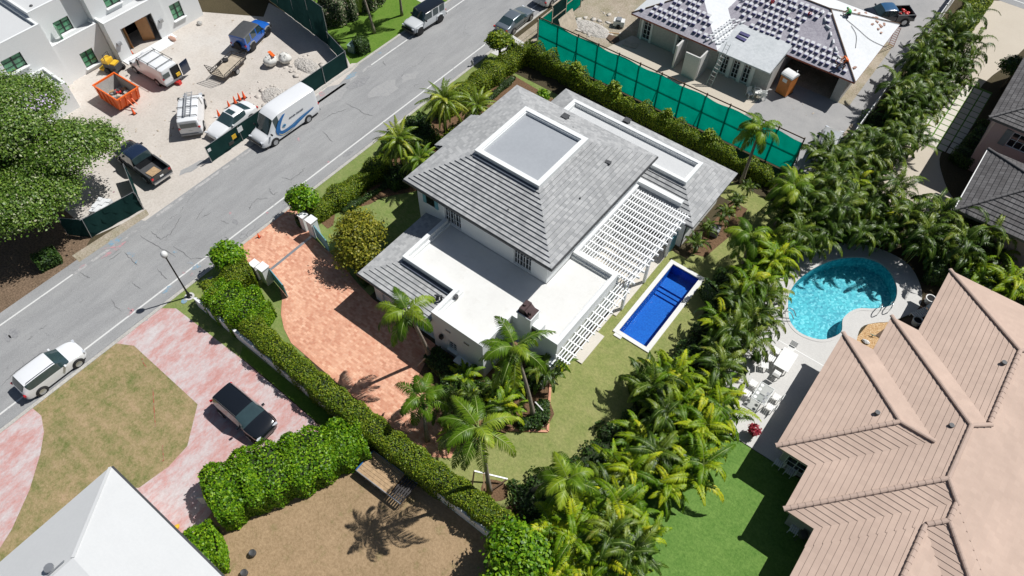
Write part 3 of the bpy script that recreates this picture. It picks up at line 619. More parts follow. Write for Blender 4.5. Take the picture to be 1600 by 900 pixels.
# south-west: stamped drives, island lawn, dry yard
flat('stamped_driveway', [(-38.14,4.4),(-38.14,8.2),(-37.3,8.85),(-29.8,9.0),(-22.9,8.85),(-21.8,8.6),(-22.6,4.5),(-23.2,0.8),(-22.6,-4),(-28.5,-4),(-28.3,-1.2),(-28.0,-1.0),(-27.7,1.0),(-27.9,2.6),(-29.8,4.9),(-37.0,5.05)], Z2, 'stamped_red')
flat('stamped_driveway', [(-38.14,-5.5),(-38.14,-2.0),(-37.2,-1.95),(-36.0,-2.5),(-34.8,-3.5),(-33.2,-5.2),(-31.8,-7.2),(-30.5,-10),(-29.5,-30),(-38.14,-30)], Z2, 'stamped_red')
flat('island_lawn', [(-38.14,-2.0),(-38.14,4.4),(-37.0,5.05),(-29.8,4.9),(-27.9,2.6),(-27.7,1.0),(-28.0,-1.0),(-28.3,-30),(-29.5,-30),(-30.5,-10),(-31.8,-7.2),(-33.2,-5.2),(-34.8,-3.5),(-36.0,-2.5),(-37.2,-1.95)], Z1, 'lawn_worn')
flat('dry_yard', [(-24.0,-30),(-24.0,3),(-22.5,8.8),(-18.0,9.9),(-2.2,9.9),(-4,-30)], Z1-.002, 'lawn_dry')
mb = MB()
for pts in ([(222,560),(224,567),(229,574)],[(239,607),(241,640),(243,668)],[(254,696),(256,720)],[(251,721),(256,720)]):
    W = [G(*p) for p in pts]
    for a, b in zip(W, W[1:]): mb.bar((*a,Z3),(*b,Z3),.055,.004)
struct('red_survey_marks', mb, ['mark_red'])
# north: unfinished house plot, slab drive, east drive
flat('plot_soil', [(-37.6,49.8),(-5.3,49.8),(-5.3,120),(-37.6,120)], Z1, 'rubble_dirt')
flat('plot_slab', [(-14.4,50.2),(-6.3,50.2),(-6.3,60.8),(-14.4,60.8)], Z3, 'concrete_grey')
flat('plot_walk', [(-31.5,50.9),(-14.4,50.9),(-14.4,57.8),(-28.8,57.6),(-29.8,54)], Z2, 'concrete_warm')
flat('plot_lane', [(-7.4,60),(-5.3,58),(-5.3,95),(-30,95),(-30,76),(-11.5,73.6),(-7.5,72.5)], Z2, 'concrete_grey')
flat('street_apron', [(-38.14,46.6),(-34.8,46.8),(-34.6,49.6),(-38.14,50.2)], Z3, 'concrete')
flat('neighbour_drive', smooth_loop([(-2.0,86.8),(-1.9,77),(-1.2,70),(-1.6,64),(-2.2,58),(-1.4,52),(0.6,50.4),(3.2,51.0),(4.0,56),(3.2,61),(1.6,66),(1.4,72),(2.6,78),(3.2,86.8)],3), Z2, 'concrete_warm')
mb = MB()
for i in range(5):
    for j in range(12):
        mb.box(-1.55+i*.82, -1.55+i*.82+.70, 60.4+j*.88, 60.4+j*.88+.76, 0, Z4+.012)
struct('stepping_pavers', mb, ['beige_slab'])
flat('paver_grass', rect(-1.6,2.5,60.2,71.2), Z3, 'lawn_deep')
flat('dark_bed', smooth_loop([(1.4,60),(2.5,57.2),(4.2,55.2),(6,56),(6,68),(3.4,68.5),(2.2,64)],4), Z4, 'soil')
flat('cross_street', [(-60,87.2),(60,87.2),(60,99),(-60,99)], Z3, 'asphalt')
mb = MB(); mb.add([(-30,88.2,Z4),(60,88.2,Z4),(60,88.36,Z4),(-30,88.36,Z4)],[(0,1,2,3)]); struct('cross_street_marking', mb, ['line_paint'])
from mathutils import noise as mnoise
def noise_at(x, y, z): return mnoise.noise(Vector((x, y, z)))*.5+.5
# rubble heap on the site
for px,py,rx,ry,hh,sd in ((432,152,1.7,1.2,.28,1),(455,165,1.0,.8,.2,2),(480,103,1.6,.9,.25,3),(925,45,2.2,1.1,.2,4)):
    x0, y0 = G(px,py); r2 = np.random.default_rng(sd); n_ = 60; mb = MB(); ph = r2.uniform(0,6,6); vs = []
    for i in range(n_):
        for j in range(n_):
            u, v = i/(n_-1)*2-1, j/(n_-1)*2-1; d = max(0, 1-(u*u+v*v))
            from_ = noise_at(u*2.6+sd*9, v*2.6, sd); z = hh*d**.9*(.55+.75*from_) + .5*max(0,noise_at(u*9+sd*5, v*9, sd+3.0)-.1)*hh*min(1,d*3) - .02 + (.022 if d > 0 else 0)
            vs.append((x0+u*rx, y0+v*ry, z))
    mb.add(vs, [(i*n_+j,(i+1)*n_+j,(i+1)*n_+j+1,i*n_+j+1) for i in range(n_-1) for j in range(n_-1)])
    tag(part('spoil_heap', mb, ['rubble_grey'], None), ['pale heap of sand and broken stone beside the white sedan','smaller pale heap of sand close to the nose of the delivery van','low pale heap of rubble in the corner of the dark screens','low rubble heap on the plot beside the unfinished house'][sd-1], 'spoil heap')
mb = MB(); g = random.Random(5)
for k in range(240):
    c = g.choice([(430,150,22,10),(430,150,14,7),(478,102,22,8),(930,40,30,14)]); x, y = G(c[0]+g.gauss(0,c[2]), c[1]+g.gauss(0,c[3]))
    s_ = g.choice([.05,.07,.1,.15,.28]); mb.blob((x,y,.0),(s_*g.uniform(.7,1.5),s_*g.uniform(.7,1.3),min(.1,s_*g.uniform(.25,.6))), k, 1, .6)
tag(part('rubble', mb, ['sand'], None, True), 'low pale heaps of sand and rubble on the site ground', 'rubble', kind='stuff')
mb = MB()
for k in range(260):
    c = g.choice([(-60,20,9,6),(-56,30,8,5),(-30,55,5,3),(-10,66,1.5,9),(-22,52,8,.8)])
    x, y = c[0]+g.uniform(-1,1)*c[2], c[1]+g.uniform(-1,1)*c[3]
    if x < -64.3: continue
    s = g.uniform(.02,.09); mb.obox((x,y,s*.4),(s*g.uniform(1,3),s,s*.7),g.uniform(0,6))
tag(part('building_scraps', mb, ['timber_pale'], None), 'small scraps of wood and stone scattered over the building sites', 'debris', kind='stuff')
# ---------------------------------------------------------------- buildings
def hip_roof(parent, outer, inner, z0, z1, n, mat, butt=0.055, name='roof', ov=0.0, fascia=None, fh=0.16, world=True):
    """roof of n stepped tile courses from the eave rectangle outer up to inner (a rectangle or a ridge)"""
    X0,X1,Y0,Y1 = outer; a0,a1,b0,b1 = inner
    mb = MB()
    def rc(t): return (X0+(a0-X0)*t, X1+(a1-X1)*t, Y0+(b0-Y0)*t, Y1+(b1-Y1)*t)
    for k in range(n):
        t0, t1 = k/n, (k+1)/n
        p, q = rc(t0), rc(min(1, t1 + 0.15/n)); za = z0+(z1-z0)*t0; zb = z0+(z1-z0)*min(1, t1+.15/n)
        lo = [(p[0],p[2]),(p[1],p[2]),(p[1],p[3]),(p[0],p[3])]; hi = [(q[0],q[2]),(q[1],q[2]),(q[1],q[3]),(q[0],q[3])]
        for i in range(4):
            j = (i+1)%4
            A,B,C_,D = lo[i],lo[j],hi[j],hi[i]
            vs = [(*A,za+butt),(*B,za+butt),(*C_,zb+.006),(*D,zb+.006)]
            ax = 0 if i % 2 == 0 else 1
            uv = [(A[ax],k*.33),(B[ax],k*.33),(C_[ax],(k+1)*.33),(D[ax],(k+1)*.33)]
            if hypot(C_[0]-D[0], C_[1]-D[1]) < 1e-4: mb.add(vs[:3], [(0,1,2)], 0, [uv[:3]])
            else: mb.add(vs, [(0,1,2,3)], 0, [uv])
            zl_ = za-.01
            if i == 0 and k > 0 and butt > .02:      # undercut added to south-facing courses alone, so shade darkens their edges
                zl_ = za+butt*.60; dy = .30; mb.add([(*A,zl_),(*B,zl_),(B[0],B[1]+dy,zl_),(A[0],A[1]+dy,zl_)], [(3,2,1,0)])
            mb.add([(*A,zl_),(*B,zl_),(*B,za+butt),(*A,za+butt)], [(0,1,2,3)], 0, [[(A[ax],0),(B[ax],0),(B[ax],.05),(A[ax],.05)]])
    r = part(name, mb, [mat], parent, world=world)
    mb2 = MB(); o = [(X0,Y0),(X1,Y0),(X1,Y1),(X0,Y1)]
    ring_prism(mb2, [(X0+.012,Y0+.012),(X1-.012,Y0+.012),(X1-.012,Y1-.012),(X0+.012,Y1-.012)], [(X0+.55,Y0+.55),(X1-.55,Y0+.55),(X1-.55,Y1-.55),(X0+.55,Y1-.55)], z0-fh, z0-.004)
    mb2.add([(X0+.55,Y0+.55,z0-fh+.02),(X1-.55,Y0+.55,z0-fh+.02),(X1-.55,Y1-.55,z0-fh+.02),(X0+.55,Y1-.55,z0-fh+.02)], [(0,3,2,1)])
    f = link('fascia', mb2.mesh('fascia', [fascia or 'white_paint'], False, wloc(parent)), parent)
    return r
def cap_line(mb, p, q, r=0.13, seg=0.42, mi=0):
    """row of overlapping half-round cap tiles from p down to q"""
    a, b = Vector(p), Vector(q); d = b-a; n = max(1, round(d.length/seg)); u = d.normalized()
    side = Vector((-u.y,u.x,0)).normalized(); up = u.cross(side); up = up if up.z > 0 else -up
    for i in range(n):
        s = a + d*(i/n); e = a + d*((i+1)/n) + u*.03
        vs = []
        for c, rr in ((s, r*.88), (e, r*1.05)):
            for k in range(6):
                t = pi*k/5; vs.append(c + side*cos(t)*rr + up*(sin(t)*rr*.75 + .01))
        fs = [(k,k+1,7+k,6+k) for k in range(5)] + [tuple(range(11,5,-1)), tuple(range(6))]
        mb.add([tuple(v) for v in vs], fs, mi)

def bit_(name, bx, mat, parent):
    mb = MB(); mb.box(*bx); part(name, mb, [mat], parent, world=True)
# --- the white villa
V = thing('villa', 'white two-storey villa with grey hipped roof, roof terrace and pergola beside the blue lap pool', 'house', (-20,30,0))
wm = MB()
up_o = [(2.6,4.1,3.75,5.45),(8.9,10.4,3.75,5.45)]
wall_open(wm, (-27.7,25.1), (-15.95,25.1), 0, 6.32, up_o, .14)
lw_o = [(0.55,1.35,4.35,5.5)]
wall_open(wm, (-15.95,25.1), (-15.95,37.3), 0, 6.32, [(4.2,5.4,0.1,2.4),(6.6,7.8,0.1,2.4),(9,10.2,.1,2.4)], .14)
wall_open(wm, (-15.95,37.3), (-27.7,37.3), 0, 6.32); wall_open(wm, (-27.7,37.3), (-27.7,25.1), 0, 6.32, [(2,3.2,3.9,5.2),(8.4,9.6,3.9,5.2)], .14)
wm.box(-28.7,-27.7,29.5,32.8,0,5.9)
walls = part('wall', wm, ['stucco'], V, world=True)
for o in up_o: window(V, (-27.7,25.1), (-15.95,25.1), o, cols=6, rows=3, split=3, bar=.025, depth=.10)
for o in [(4.2,5.4,0.1,2.4),(6.6,7.8,0.1,2.4),(9,10.2,.1,2.4)]: window(V, (-15.95,25.1), (-15.95,37.3), o, cols=2, rows=4, depth=.1, name='patio_door')
# small window with teal shutters above the low roof
bit_('shutter', (-27.12,-26.82,25.03,25.09,4.5,5.7), 'teal_paint', V); bit_('shutter', (-25.98,-25.68,25.03,25.09,4.5,5.7), 'teal_paint', V)
mb = MB(); mb.box(-26.8,-26.0,25.04,25.08,4.55,5.65); part('window', mb, ['glass_dark'], V, world=True)
hip_roof(V, (-28.38,-15.28,24.55,37.9), (-24.9,-19.35,28.55,34.4), 6.32, 7.98, 14, 'roof_tile_grey', .10, fascia='fascia_dark')
# western projection of the main roof
mb = MB()
for k in range(4):
    x0, x1 = -29.35+k*.33, -29.35+(k+1)*.33+.04; z0_, z1_ = 5.87+k*.157, 5.87+(k+1)*.157+.02
    mb.add([(x0,28.95,z0_+.06),(x1,28.95,z1_),(x1,33.3,z1_),(x0,33.3,z0_+.06)], [(0,1,2,3)], 0, [[(28.95,k*.33),(28.95,k*.33+.33),(33.3,k*.33+.33),(33.3,k*.33)]])
    mb.add([(x0,28.95,z0_-.02),(x0,28.95,z0_+.06),(x0,33.3,z0_+.06),(x0,33.3,z0_-.02)], [(0,1,2,3)])
mb.box(-29.33,-28.3,28.97,33.28,5.72,5.86)
part('projection_roof', mb, ['roof_tile_grey'], V, world=True)
def flat_top(parent, X0,X1,Y0,Y1, zc, zf, w, mat, name='flat_roof', zl=None):
    mb = MB(); ring_prism(mb, rect(X0,X1,Y0,Y1), rect(X0+w,X1-w,Y0+w,Y1-w), zl if zl is not None else zf-.4, zc); ring_prism(mb, rect(X0+w,X1-w,Y0+w,Y1-w), rect(X0+w+.07,X1-w-.07,Y0+w+.07,Y1-w-.07), zf-.1, zc-.09)
    c = part('parapet_curb', mb, ['stucco'], parent, world=True)
    mb = MB(); mb.box(X0+w+.002,X1-w-.002,Y0+w+.002,Y1-w-.002,zf-.2,zf); part(name, mb, [mat], parent, world=True)
flat_top(V, -24.95,-19.3,28.5,34.45, 8.32, 8.02, .36, 'membrane_grey', zl=7.6)
# east wing
wm = MB(); 
wall_open(wm, (-16.0,37.4), (-11.25,37.4), 0, 3.3); wall_open(wm, (-11.25,36.7), (-11.25,42.6), 0, 3.3, [(1.5,2.9,.9,2.3)], .12); wall_open(wm, (-11.25,42.6), (-26.4,42.6), 0, 3.3); wall_open(wm, (-26.4,42.6), (-26.4,37.2), 0, 3.3)
wall_open(wm, (-12.2,36.7), (-11.25,36.7), 0, 3.3)
part('wall', wm, ['stucco'], V, world=True)
window(V, (-11.25,36.7), (-11.25,42.6), (1.5,2.9,.9,2.3), cols=2, rows=3, depth=.1)
hip_roof(V, (-27.05,-10.55,36.1,43.2), (-24.75,-12.85,38.55,41.1), 3.3, 4.42, 8, 'roof_tile_grey', .085, name='wing_roof', fascia='fascia_dark')
flat_top(V, -24.85,-12.8,38.5,41.15, 4.72, 4.36, .28, 'roof_white', zl=4.0, name='wing_flat_roof')
# garage skirt roof
wm = MB(); wall_open(wm, (-26.4,18.5), (-20.42,18.5), 0, 3.3, [(.7,3.1,.02,2.35),(3.5,5.6,.02,2.35)], .2); wall_open(wm, (-26.4,25.1), (-26.4,18.5), 0, 3.3); part('wall', wm, ['stucco'], V, world=True)
for a,b in ((.7,3.1),(3.5,5.6)): bit_('garage_door', (-26.4+a,-26.4+b,18.66,18.70,.02,2.35), 'white_paint', V)
mb = MB(); n = 8
for k in range(n):
    t0, t1 = k/n, min(1,(k+1.15)/n); za, zb = 3.22+.40*t0, 3.22+.40*t1
    xa, xb, ya, yb = -27.05+1.98*t0, -27.05+1.98*t1, 17.88+2.66*t0, 17.88+2.66*t1
    mb.add([(xa,ya,za+.075),(-20.38,ya,za+.075),(-20.38,yb,zb),(xb,yb,zb)], [(0,1,2,3)], 0, [[(xa,k*.33),(-20.38,k*.33),(-20.38,k*.33+.33),(xb,k*.33+.33)]])
    zl_ = za-.01 if k == 0 else za+.035
    if k: mb.add([(xa,ya,zl_),(-20.38,ya,zl_),(-20.38,ya+.2,zl_),(xa,ya+.2,zl_)], [(3,2,1,0)])  # undercut added so shade marks the south course lines
    mb.add([(xa,ya,zl_),(-20.38,ya,zl_),(-20.38,ya,za+.075),(xa,ya,za+.075)], [(0,1,2,3)])
    mb.add([(xa,25.2,za+.06),(xa,ya,za+.06),(xb,yb,zb),(xb,25.2,zb)], [(0,1,2,3)], 0, [[(25.2,k*.33),(ya,k*.33),(yb,k*.33+.33),(25.2,k*.33+.33)]])
    mb.add([(xa,25.2,za-.01),(xa,ya,za-.01),(xa,ya,za+.06),(xa,25.2,za+.06)], [(0,1,2,3)])
part('garage_roof', mb, ['roof_tile_grey'], V, world=True)
mb = MB(); mb.box(-27.03,-20.42,17.9,18.49,3.05,3.20); mb.box(-27.03,-26.41,18.49,25.08,3.05,3.20); part('fascia', mb, ['fascia_dark'], V, world=True)
bit_('flashing', (-25.0,-20.45,20.16,20.49,3.63,3.70), 'flashing', V)
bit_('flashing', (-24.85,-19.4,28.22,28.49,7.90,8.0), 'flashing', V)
for bx in ((-28.42,-15.24,24.47,24.56,6.20,6.33),(-15.29,-15.20,24.5,37.95,6.20,6.33),(-27.1,-20.42,17.80,17.89,3.10,3.22)): bit_('gutter', bx, 'fascia_dark', V)
# terrace block
TP = [(-25.1,25.06),(-25.1,20.5),(-20.4,20.5),(-20.4,18.22),(-16.0,18.22),(-16.0,21.3),(-12.3,21.3),(-12.3,28.5),(-15.9,28.5),(-15.9,25.06)]
mb = MB()
segs = {2:[],3:[(1.35,2.05,.9,2.0)],4:[(1.0,2.2,.9,2.2)],5:[],6:[(2.0,3.0,.05,2.2),(3.6,4.9,.05,2.2)]}
for i in range(0,8):
    a, b = TP[i], TP[i+1]
    wall_open(mb, a, b, 0, 3.9, segs.get(i, ()), .12)
part('wall', mb, ['stucco'], V, world=True)
window(V, TP[3], TP[4], segs[3][0], cols=2, rows=4, depth=.09, frame='frame_white', sill=True)
window(V, TP[4], TP[5], segs[4][0], cols=2, rows=3, depth=.1, frame='frame_white', sill=True)
for o in segs[6]: window(V, TP[6], TP[7], o, cols=2, rows=4, depth=.1, name='patio_door')
s = sheet(TP, 3.62); part('terrace_floor', s, ['membrane'], V, world=True)
# parapet: open path with a flat cap
mb = MB(); w = .30
cap = [(-25.1,25.08),(-25.1,20.5),(-20.4,20.5),(-20.4,18.22),(-16.0,18.22),(-16.0,21.3),(-12.3,21.3),(-12.3,28.5),(-15.9,28.5)]
inn = [(-25.1+w,25.08),(-25.1+w,20.5+w),(-20.4+w,20.5+w),(-20.4+w,18.22+w),(-16.0-w,18.22+w),(-16.0-w,21.3+w),(-12.3-w,21.3+w),(-12.3-w,28.5-w),(-15.9,28.5-w)]
n = len(cap); vs = [(x,y,3.9) for x,y in cap]+[(x,y,4.12) for x,y in cap]+[(x,y,4.12) for x,y in inn]+[(x,y,3.6) for x,y in inn]
fs = []
for i in range(n-1): fs += [(i,i+1,n+i+1,n+i),(n+i,n+i+1,2*n+i+1,2*n+i),(2*n+i,2*n+i+1,3*n+i+1,3*n+i)]
mb.add(vs, fs)
# inner step of the parapet
in2 = [(-25.1+w+.16,25.07),(-25.1+w+.16,20.5+w+.16),(-20.4+w+.16,20.5+w+.16),(-20.4+w+.16,18.22+w+.16),(-16.0-w-.16,18.22+w+.16),(-16.0-w-.16,21.3+w+.16),(-12.3-w-.16,21.3+w+.16),(-12.3-w-.16,28.5-w-.16),(-15.9,28.5-w-.16)]
vs = [(x,y,3.80) for x,y in inn]+[(x,y,3.80) for x,y in in2]+[(x,y,3.6) for x,y in in2]
mb.add(vs, [q for i in range(n-1) for q in ((i,i+1,n+i+1,n+i),(n+i,n+i+1,2*n+i+1,2*n+i))])
part('parapet', mb, ['stucco'], V, world=True)
# scuppers and lantern on the south wall
for x in (-19.2,-17.6): bit_('scupper', (x,x+.45,18.17,18.22,3.05,3.2), 'chrome', V)
mb = MB(); mb.box(-19.72,-19.48,17.98,18.2,1.75,2.1); mb.lathe([(.16,2.1),(.02,2.28)],4,(-19.6,18.09,0)); part('wall_lantern', mb, ['frame_black'], V, world=True)
mb = MB(); mb.box(-18.0,-16.5,17.7,18.2,0,.8); mb.box(-18.2,-16.3,17.6,18.2,.8,.9); part('planter_ledge', mb, ['stucco'], V, world=True)
# low wall and stepped buttress by the pool corner
mb = MB(); mb.box(-12.6,-12.25,20.6,21.28,0,2.3); mb.box(-12.5,-12.3,20.0,20.6,0,1.0); part('buttress', mb, ['stucco'], V, world=True)
# chimney
mb = MB(); mb.box(-15.3,-14.25,20.95,21.85,3.6,5.55)
for k in range(4): mb.box(-14.31,-14.05+.16*(3-k)*.9,21.15,21.75,3.6-.3*k*0,4.75-.28*k)
mb.box(-15.37,-14.18,20.88,21.92,5.55,5.62)
ch = part('chimney', mb, ['stucco'], V, world=True)
mb = MB(); mb.box(-15.3,-14.25,20.95,21.85,5.62,5.68); mb.prism([(-15.22,21.0),(-14.8,21.0),(-14.8,21.8),(-15.22,21.8)],5.68,6.08); mb.obox((-14.62,21.4,5.86),(.46,.75,.05),0,R(40)); mb.tube([(-15.05,21.4,6.08),(-15.05,21.4,6.18)],.12,10); mb.tube([(-14.5,21.2,5.68),(-14.5,21.2,5.98)],.10,10)
link('chimney_cap', mb.mesh('chimney_cap', ['chimney_copper'], False, wloc(V)), ch)
# pergola court walls
for bx in ((-16.55,-12.2,36.95,37.38,0,4.12),(-15.95,-12.22,28.502,28.56,0,3.88)): bit_('court_wall', bx, 'stucco', V)
mb = MB(); mb.box(-15.94,-15.75,28.56,36.95,3.6,3.9); part('ledger', mb, ['white_paint'], V, world=True)
P1 = bpy.data.objects.new('pergola', None); COL.objects.link(P1); P1.parent = V; P1.location = (6,2,0)
def bit(name, parent, bx, mat='white_paint'):
    mb = MB(); mb.box(*bx); link(name, mb.mesh(name, [mat], False, wloc(parent)), parent)
for k in range(13):
    y = 28.95+k*.635; bit('rafter', P1, (-15.8,-11.15,y-.055,y+.055,3.42,3.60))
for k in range(21):
    x = -15.62+k*.212; bit('slat', P1, (x-.032,x+.032,28.62,36.9,3.605,3.67))
for y in (28.9,32.0,35.2): bit('post', P1, (-11.75,-11.55,y-.1,y+.1,0.09,3.25))
bit('beam', P1, (-11.74,-11.56,28.6,36.6,3.252,3.418))
P2 = bpy.data.objects.new('wall_trellis', None); COL.objects.link(P2); P2.parent = V; P2.location = (8,-6,0)
for k in range(11):
    y = 21.2+k*.72; bit('rafter', P2, (-12.28,-11.15,y-.045,y+.045,2.95,3.08))
for k in range(5):
    x = -12.12+k*.21; bit('slat', P2, (x-.035,x+.035,21.0,28.75,3.085,3.15))
# roof vents
def roof_vent(px, py, z, kind):
    x, y = G(px, py, z); mb = MB()
    if kind == 'hood':
        mb.tube([(x,y,z-.2),(x,y,z+.18)],.09,10); mb.obox((x,y-.02,z+.2),(.42,.3,.05),.2); mb.box(x-.2,x-.16,y-.14,y+.12,z-.1,z+.19); mb.box(x+.16,x+.2,y-.14,y+.12,z-.1,z+.19)
    elif kind == 'box': mb.obox((x,y,z+.12),(.45,.42,.34)); mb.obox((x,y,z+.31),(.55,.52,.05))
    else: mb.tube([(x,y,z-.15),(x,y,z+.22)],.05,8)
    part('roof_vent', mb, ['charcoal'], V, world=True)
for a in [(883,186,7.0,'box'),(950,256,7.1,'hood'),(906,312,7.0,'pipe'),(895,202,7.3,'pipe'),(794,330,7.0,'pipe'),(979,192,3.9,'box'),(711,494-30,3.8,'hood')]: roof_vent(*a)
x, y = G(687,466,3.8); mb = MB(); mb.tube([(x-.2,y,3.5),(x-.2,y,3.98)],.11,10); mb.tube([(x+.1,y+.05,3.5),(x+.1,y+.05,4.1)],.08,10); mb.tube([(x-.35,y-.1,3.95),(x+.15,y+.1,4.05)],.07,8); part('roof_vent', mb, ['charcoal'], V, world=True)
mb = MB(); mb.tube([(-11.2,36.62,3.1),(-11.2,36.62,0.1)],.05,8); part('downpipe', mb, ['fascia_dark'], V, world=True)
mb = MB(); mb.box(-11.6,-11.5,35.3,36.1,.5,2.2); part('shutter', mb, ['teal_paint'], V, world=True)

# --- tan-roofed house to the south-east
B = thing('tan_roof_house', 'sprawling house with stepped flat-tiled pinkish tan hipped roof beside the kidney pool', 'house', (9,30,0))
S = .29
def tan(X0,X1,Y0,Y1,dz=0,caps=()):
    hx, hy = (X1-X0)/2, (Y1-Y0)/2; d = min(hx,hy); z1 = 2.9+dz+S*d
    i = (X0+d, X1-d, Y0+d, Y1-d); n = round(d/.34)
    hip_roof(B, (X0,X1,Y0,Y1), i, 2.9+dz, z1, n, 'roof_tile_tan', .042, fascia='tan_cap', fh=.14)
    for (p,q) in caps:
        cp = MB(); cap_line(cp, (p[0],p[1],2.96+S*p[2]), (q[0],q[1],2.96+S*q[2]), .15); part('ridge_cap', cp, ['tan_cap'], B, world=True)
tan(1.92,14.0,24.3,34.55,0,[((7.04,29.42,5.12),(1.92,24.3,0)),((7.04,29.43,5.12),(1.92,34.55,0)),((7.04,29.42,5.14),(9.1,29.42,5.14))])
tan(4.0,16.8,21.0,37.9,0,[((10.4,27.4,6.4),(4.0,21.0,0)),((10.4,31.5,6.4),(4.0,37.9,0)),((10.4,27.4,6.42),(10.4,31.5,6.42)),((10.4,31.5,6.42),(11.4,32.5,5.45)),((10.4,27.4,6.42),(11.4,26.4,5.45))])
tan(5.85,16.74,19.75,44.4,.004,[((11.3,38.95,5.45),(5.85,44.4,0)),((11.3,38.95,5.47),(11.3,32.6,5.47)),((11.3,26.4,5.47),(11.3,25.2,5.47)),((11.3,25.2,5.47),(10.5,24.4,4.6)),((11.3,25.2,5.47),(16.7,19.8,0)),((11.3,38.95,5.45),(16.7,44.35,0))])
tan(5.88,14.95,4.0,28.8,0,[((10.42,24.3,4.56),(10.42,8.6,4.56))])
wm = MB()
for o in ([(2.6,25.0),(12,25.0),(12,33.9),(2.6,33.9)], [(4.7,21.7),(16.1,21.7),(16.1,37.2),(4.7,37.2)], [(6.7,20.4),(16.0,20.4),(16.0,43.7),(6.7,43.7)], [(6.5,5),(14.3,5),(14.3,22),(6.5,22)]): wm.prism(o, 0, 2.85)
part('wall', wm, ['stucco_grey'], B, world=True)
for p0,p1,o in (((2.6,33.9),(2.6,25.0),(2,4,.4,2.2)),((2.6,33.9),(2.6,25.0),(5.5,7.5,.4,2.2)),((4.7,25.0),(4.7,21.7),(1,2.5,.8,2.2)),((2.6,25.0),(4.6,25.0),(.3,1.6,.5,2.2))):
    window(B, p0, p1, o, depth=-.03, frame='frame_white')
for px,py,z in ((1368,648,3.9),(1455,728,3.9),(1483,668,4.3),(1565,570,4.2)):
    x,y = G(px,py,z); mb = MB(); mb.tube([(x,y,z-.3),(x,y,z+.28)],.10,10); mb.tube([(x,y,z+.2),(x,y,z+.36)],.155,10); part('roof_vent', mb, ['charcoal'], B, world=True)

# --- white-roofed house bottom left
Wh = thing('white_roof_house', 'low house with plain white hipped roof at the end of the red stamped drive', 'house', (-24,-8,0))
hip_roof(Wh, (-28.5,-10,-15.0,-1.15), (-28.5+4.1,-16,-8.8,-5.25+.0), 3.0, 4.9, 16, 'roof_white', .012, fascia='white_paint')
mb = MB(); mb.add([(-24.4,-8.8,4.906),(-16,-8.8,4.906),(-16,-5.25,4.906),(-24.4,-5.25,4.906)], [(0,1,2,3)]); part('roof_deck', mb, ['roof_white'], Wh, world=True)
mb = MB(); mb.bar((-28.45,-1.2,3.06),(-24.4,-5.25,4.93),.16,.05); part('ridge_cap', mb, ['roof_white'], Wh, world=True)
mb = MB(); mb.box(-28.45,-10.1,-1.15,-1.03,2.9,3.0); part('gutter', mb, ['charcoal'], Wh, world=True)
mb = MB(); mb.box(-27.7,-10.8,-14.2,-1.8,0,2.9); part('wall', mb, ['stucco'], Wh, world=True)
mb = MB(); mb.bar((-24.6,-5.6,4.95),(-24.6,-8.6,4.95),.05,.05); mb.lathe([(.25,4.9),(.25,4.99)],10,(-24.9,-6.3,0)); part('roof_pipe', mb, ['galv'], Wh, world=True)

# --- white house under construction, top left
H = thing('white_cubic_house', 'white flat-roofed cubic house under construction with green-filmed windows and wooden front door', 'house', (-70,25,0))
mb = MB(); T = .0
def block(x0,x1,y0,y1,h,east=(),south=(),par=.22):
    wall_open(mb, (x1,y0), (x1,y1), 0 if h < 5.9 or x1 > -66.2 else 3.0, h, east, .2)
    wall_open(mb, (x0,y0), (x1,y0), 0, h, south, .2)
    wall_open(mb, (x1,y1), (x0,y1), 0, h); wall_open(mb, (x0,y1), (x0,y0), 0, h)
    ring_prism(mb, rect(x0,x1,y0,y1), rect(x0+par,x1-par,y0+par,y1-par), h-.02, h+.002)
    wall_open(mb, (x0+par,y0+par), (x0+par,y1-par), h-.3, h); wall_open(mb, (x1-par,y1-par), (x1-par,y0+par), h-.3, h); wall_open(mb, (x1-par,y0+par),(x0+par,y0+par), h-.3,h); wall_open(mb, (x0+par,y1-par),(x1-par,y1-par), h-.3,h)
    roofs.append((x0+par,x1-par,y0+par,y1-par,h-.28))
roofs = []
block(-85,-65.75,4,18.85,6.25, [(10.5,12.3,3.55,4.9)])
block(-85,-67.2,18.87,23.4,6.7, [(1.45,2.95,3.62,4.95)])
block(-69,-65.95,18.9,23.45,3.85, [(1.75,3.05,.45,2.05)])
block(-85,-66.3,23.42,31.0,9.0, [(1.6,3.1,4.35,6.3)])
block(-68.5,-64.85,23.5,29.3,4.15, [(1.2,4.6,0,2.95)])
block(-85,-65.0,29.32,33.2,6.4, [(.75,2.0,.95,2.6)])
block(-65.73,-62.3,11.0,17.3,2.75)
part('wall', mb, ['stucco'], H, world=True)
mb = MB()
for r in roofs: mb.add([(r[0],r[2],r[4]),(r[1],r[2],r[4]),(r[1],r[3],r[4]),(r[0],r[3],r[4])], [(0,1,2,3)])
part('roof', mb, ['roof_white'], H, world=True)
for p0,p1,o in (((-65.75,4),(-65.75,18.85),(10.5,12.3,3.55,4.9)),((-67.2,18.87),(-67.2,23.4),(1.45,2.95,3.62,4.95)),((-65.95,18.9),(-65.95,23.45),(1.75,3.05,.45,2.05)),((-66.3,23.42),(-66.3,31),(1.6,3.1,4.35,6.3)),((-65,29.32),(-65,33.2),(.75,2.0,.95,2.6))):
    window(H, p0, p1, o, frame='frame_black', glass='glass_green', cols=2, rows=3, split=2, depth=.16, fw=.07, bar=.03, sill=True)
mb = MB(); mb.box(-66.95,-66.4,20.2,20.26,3.6,4.95); part('open_casement', mb, ['glass_green'], H, world=True)
mb = MB(); mb.box(-67.9,-65.1,24.72,28.08,0,.02); part('porch_floor', mb, ['sand'], H, world=True)
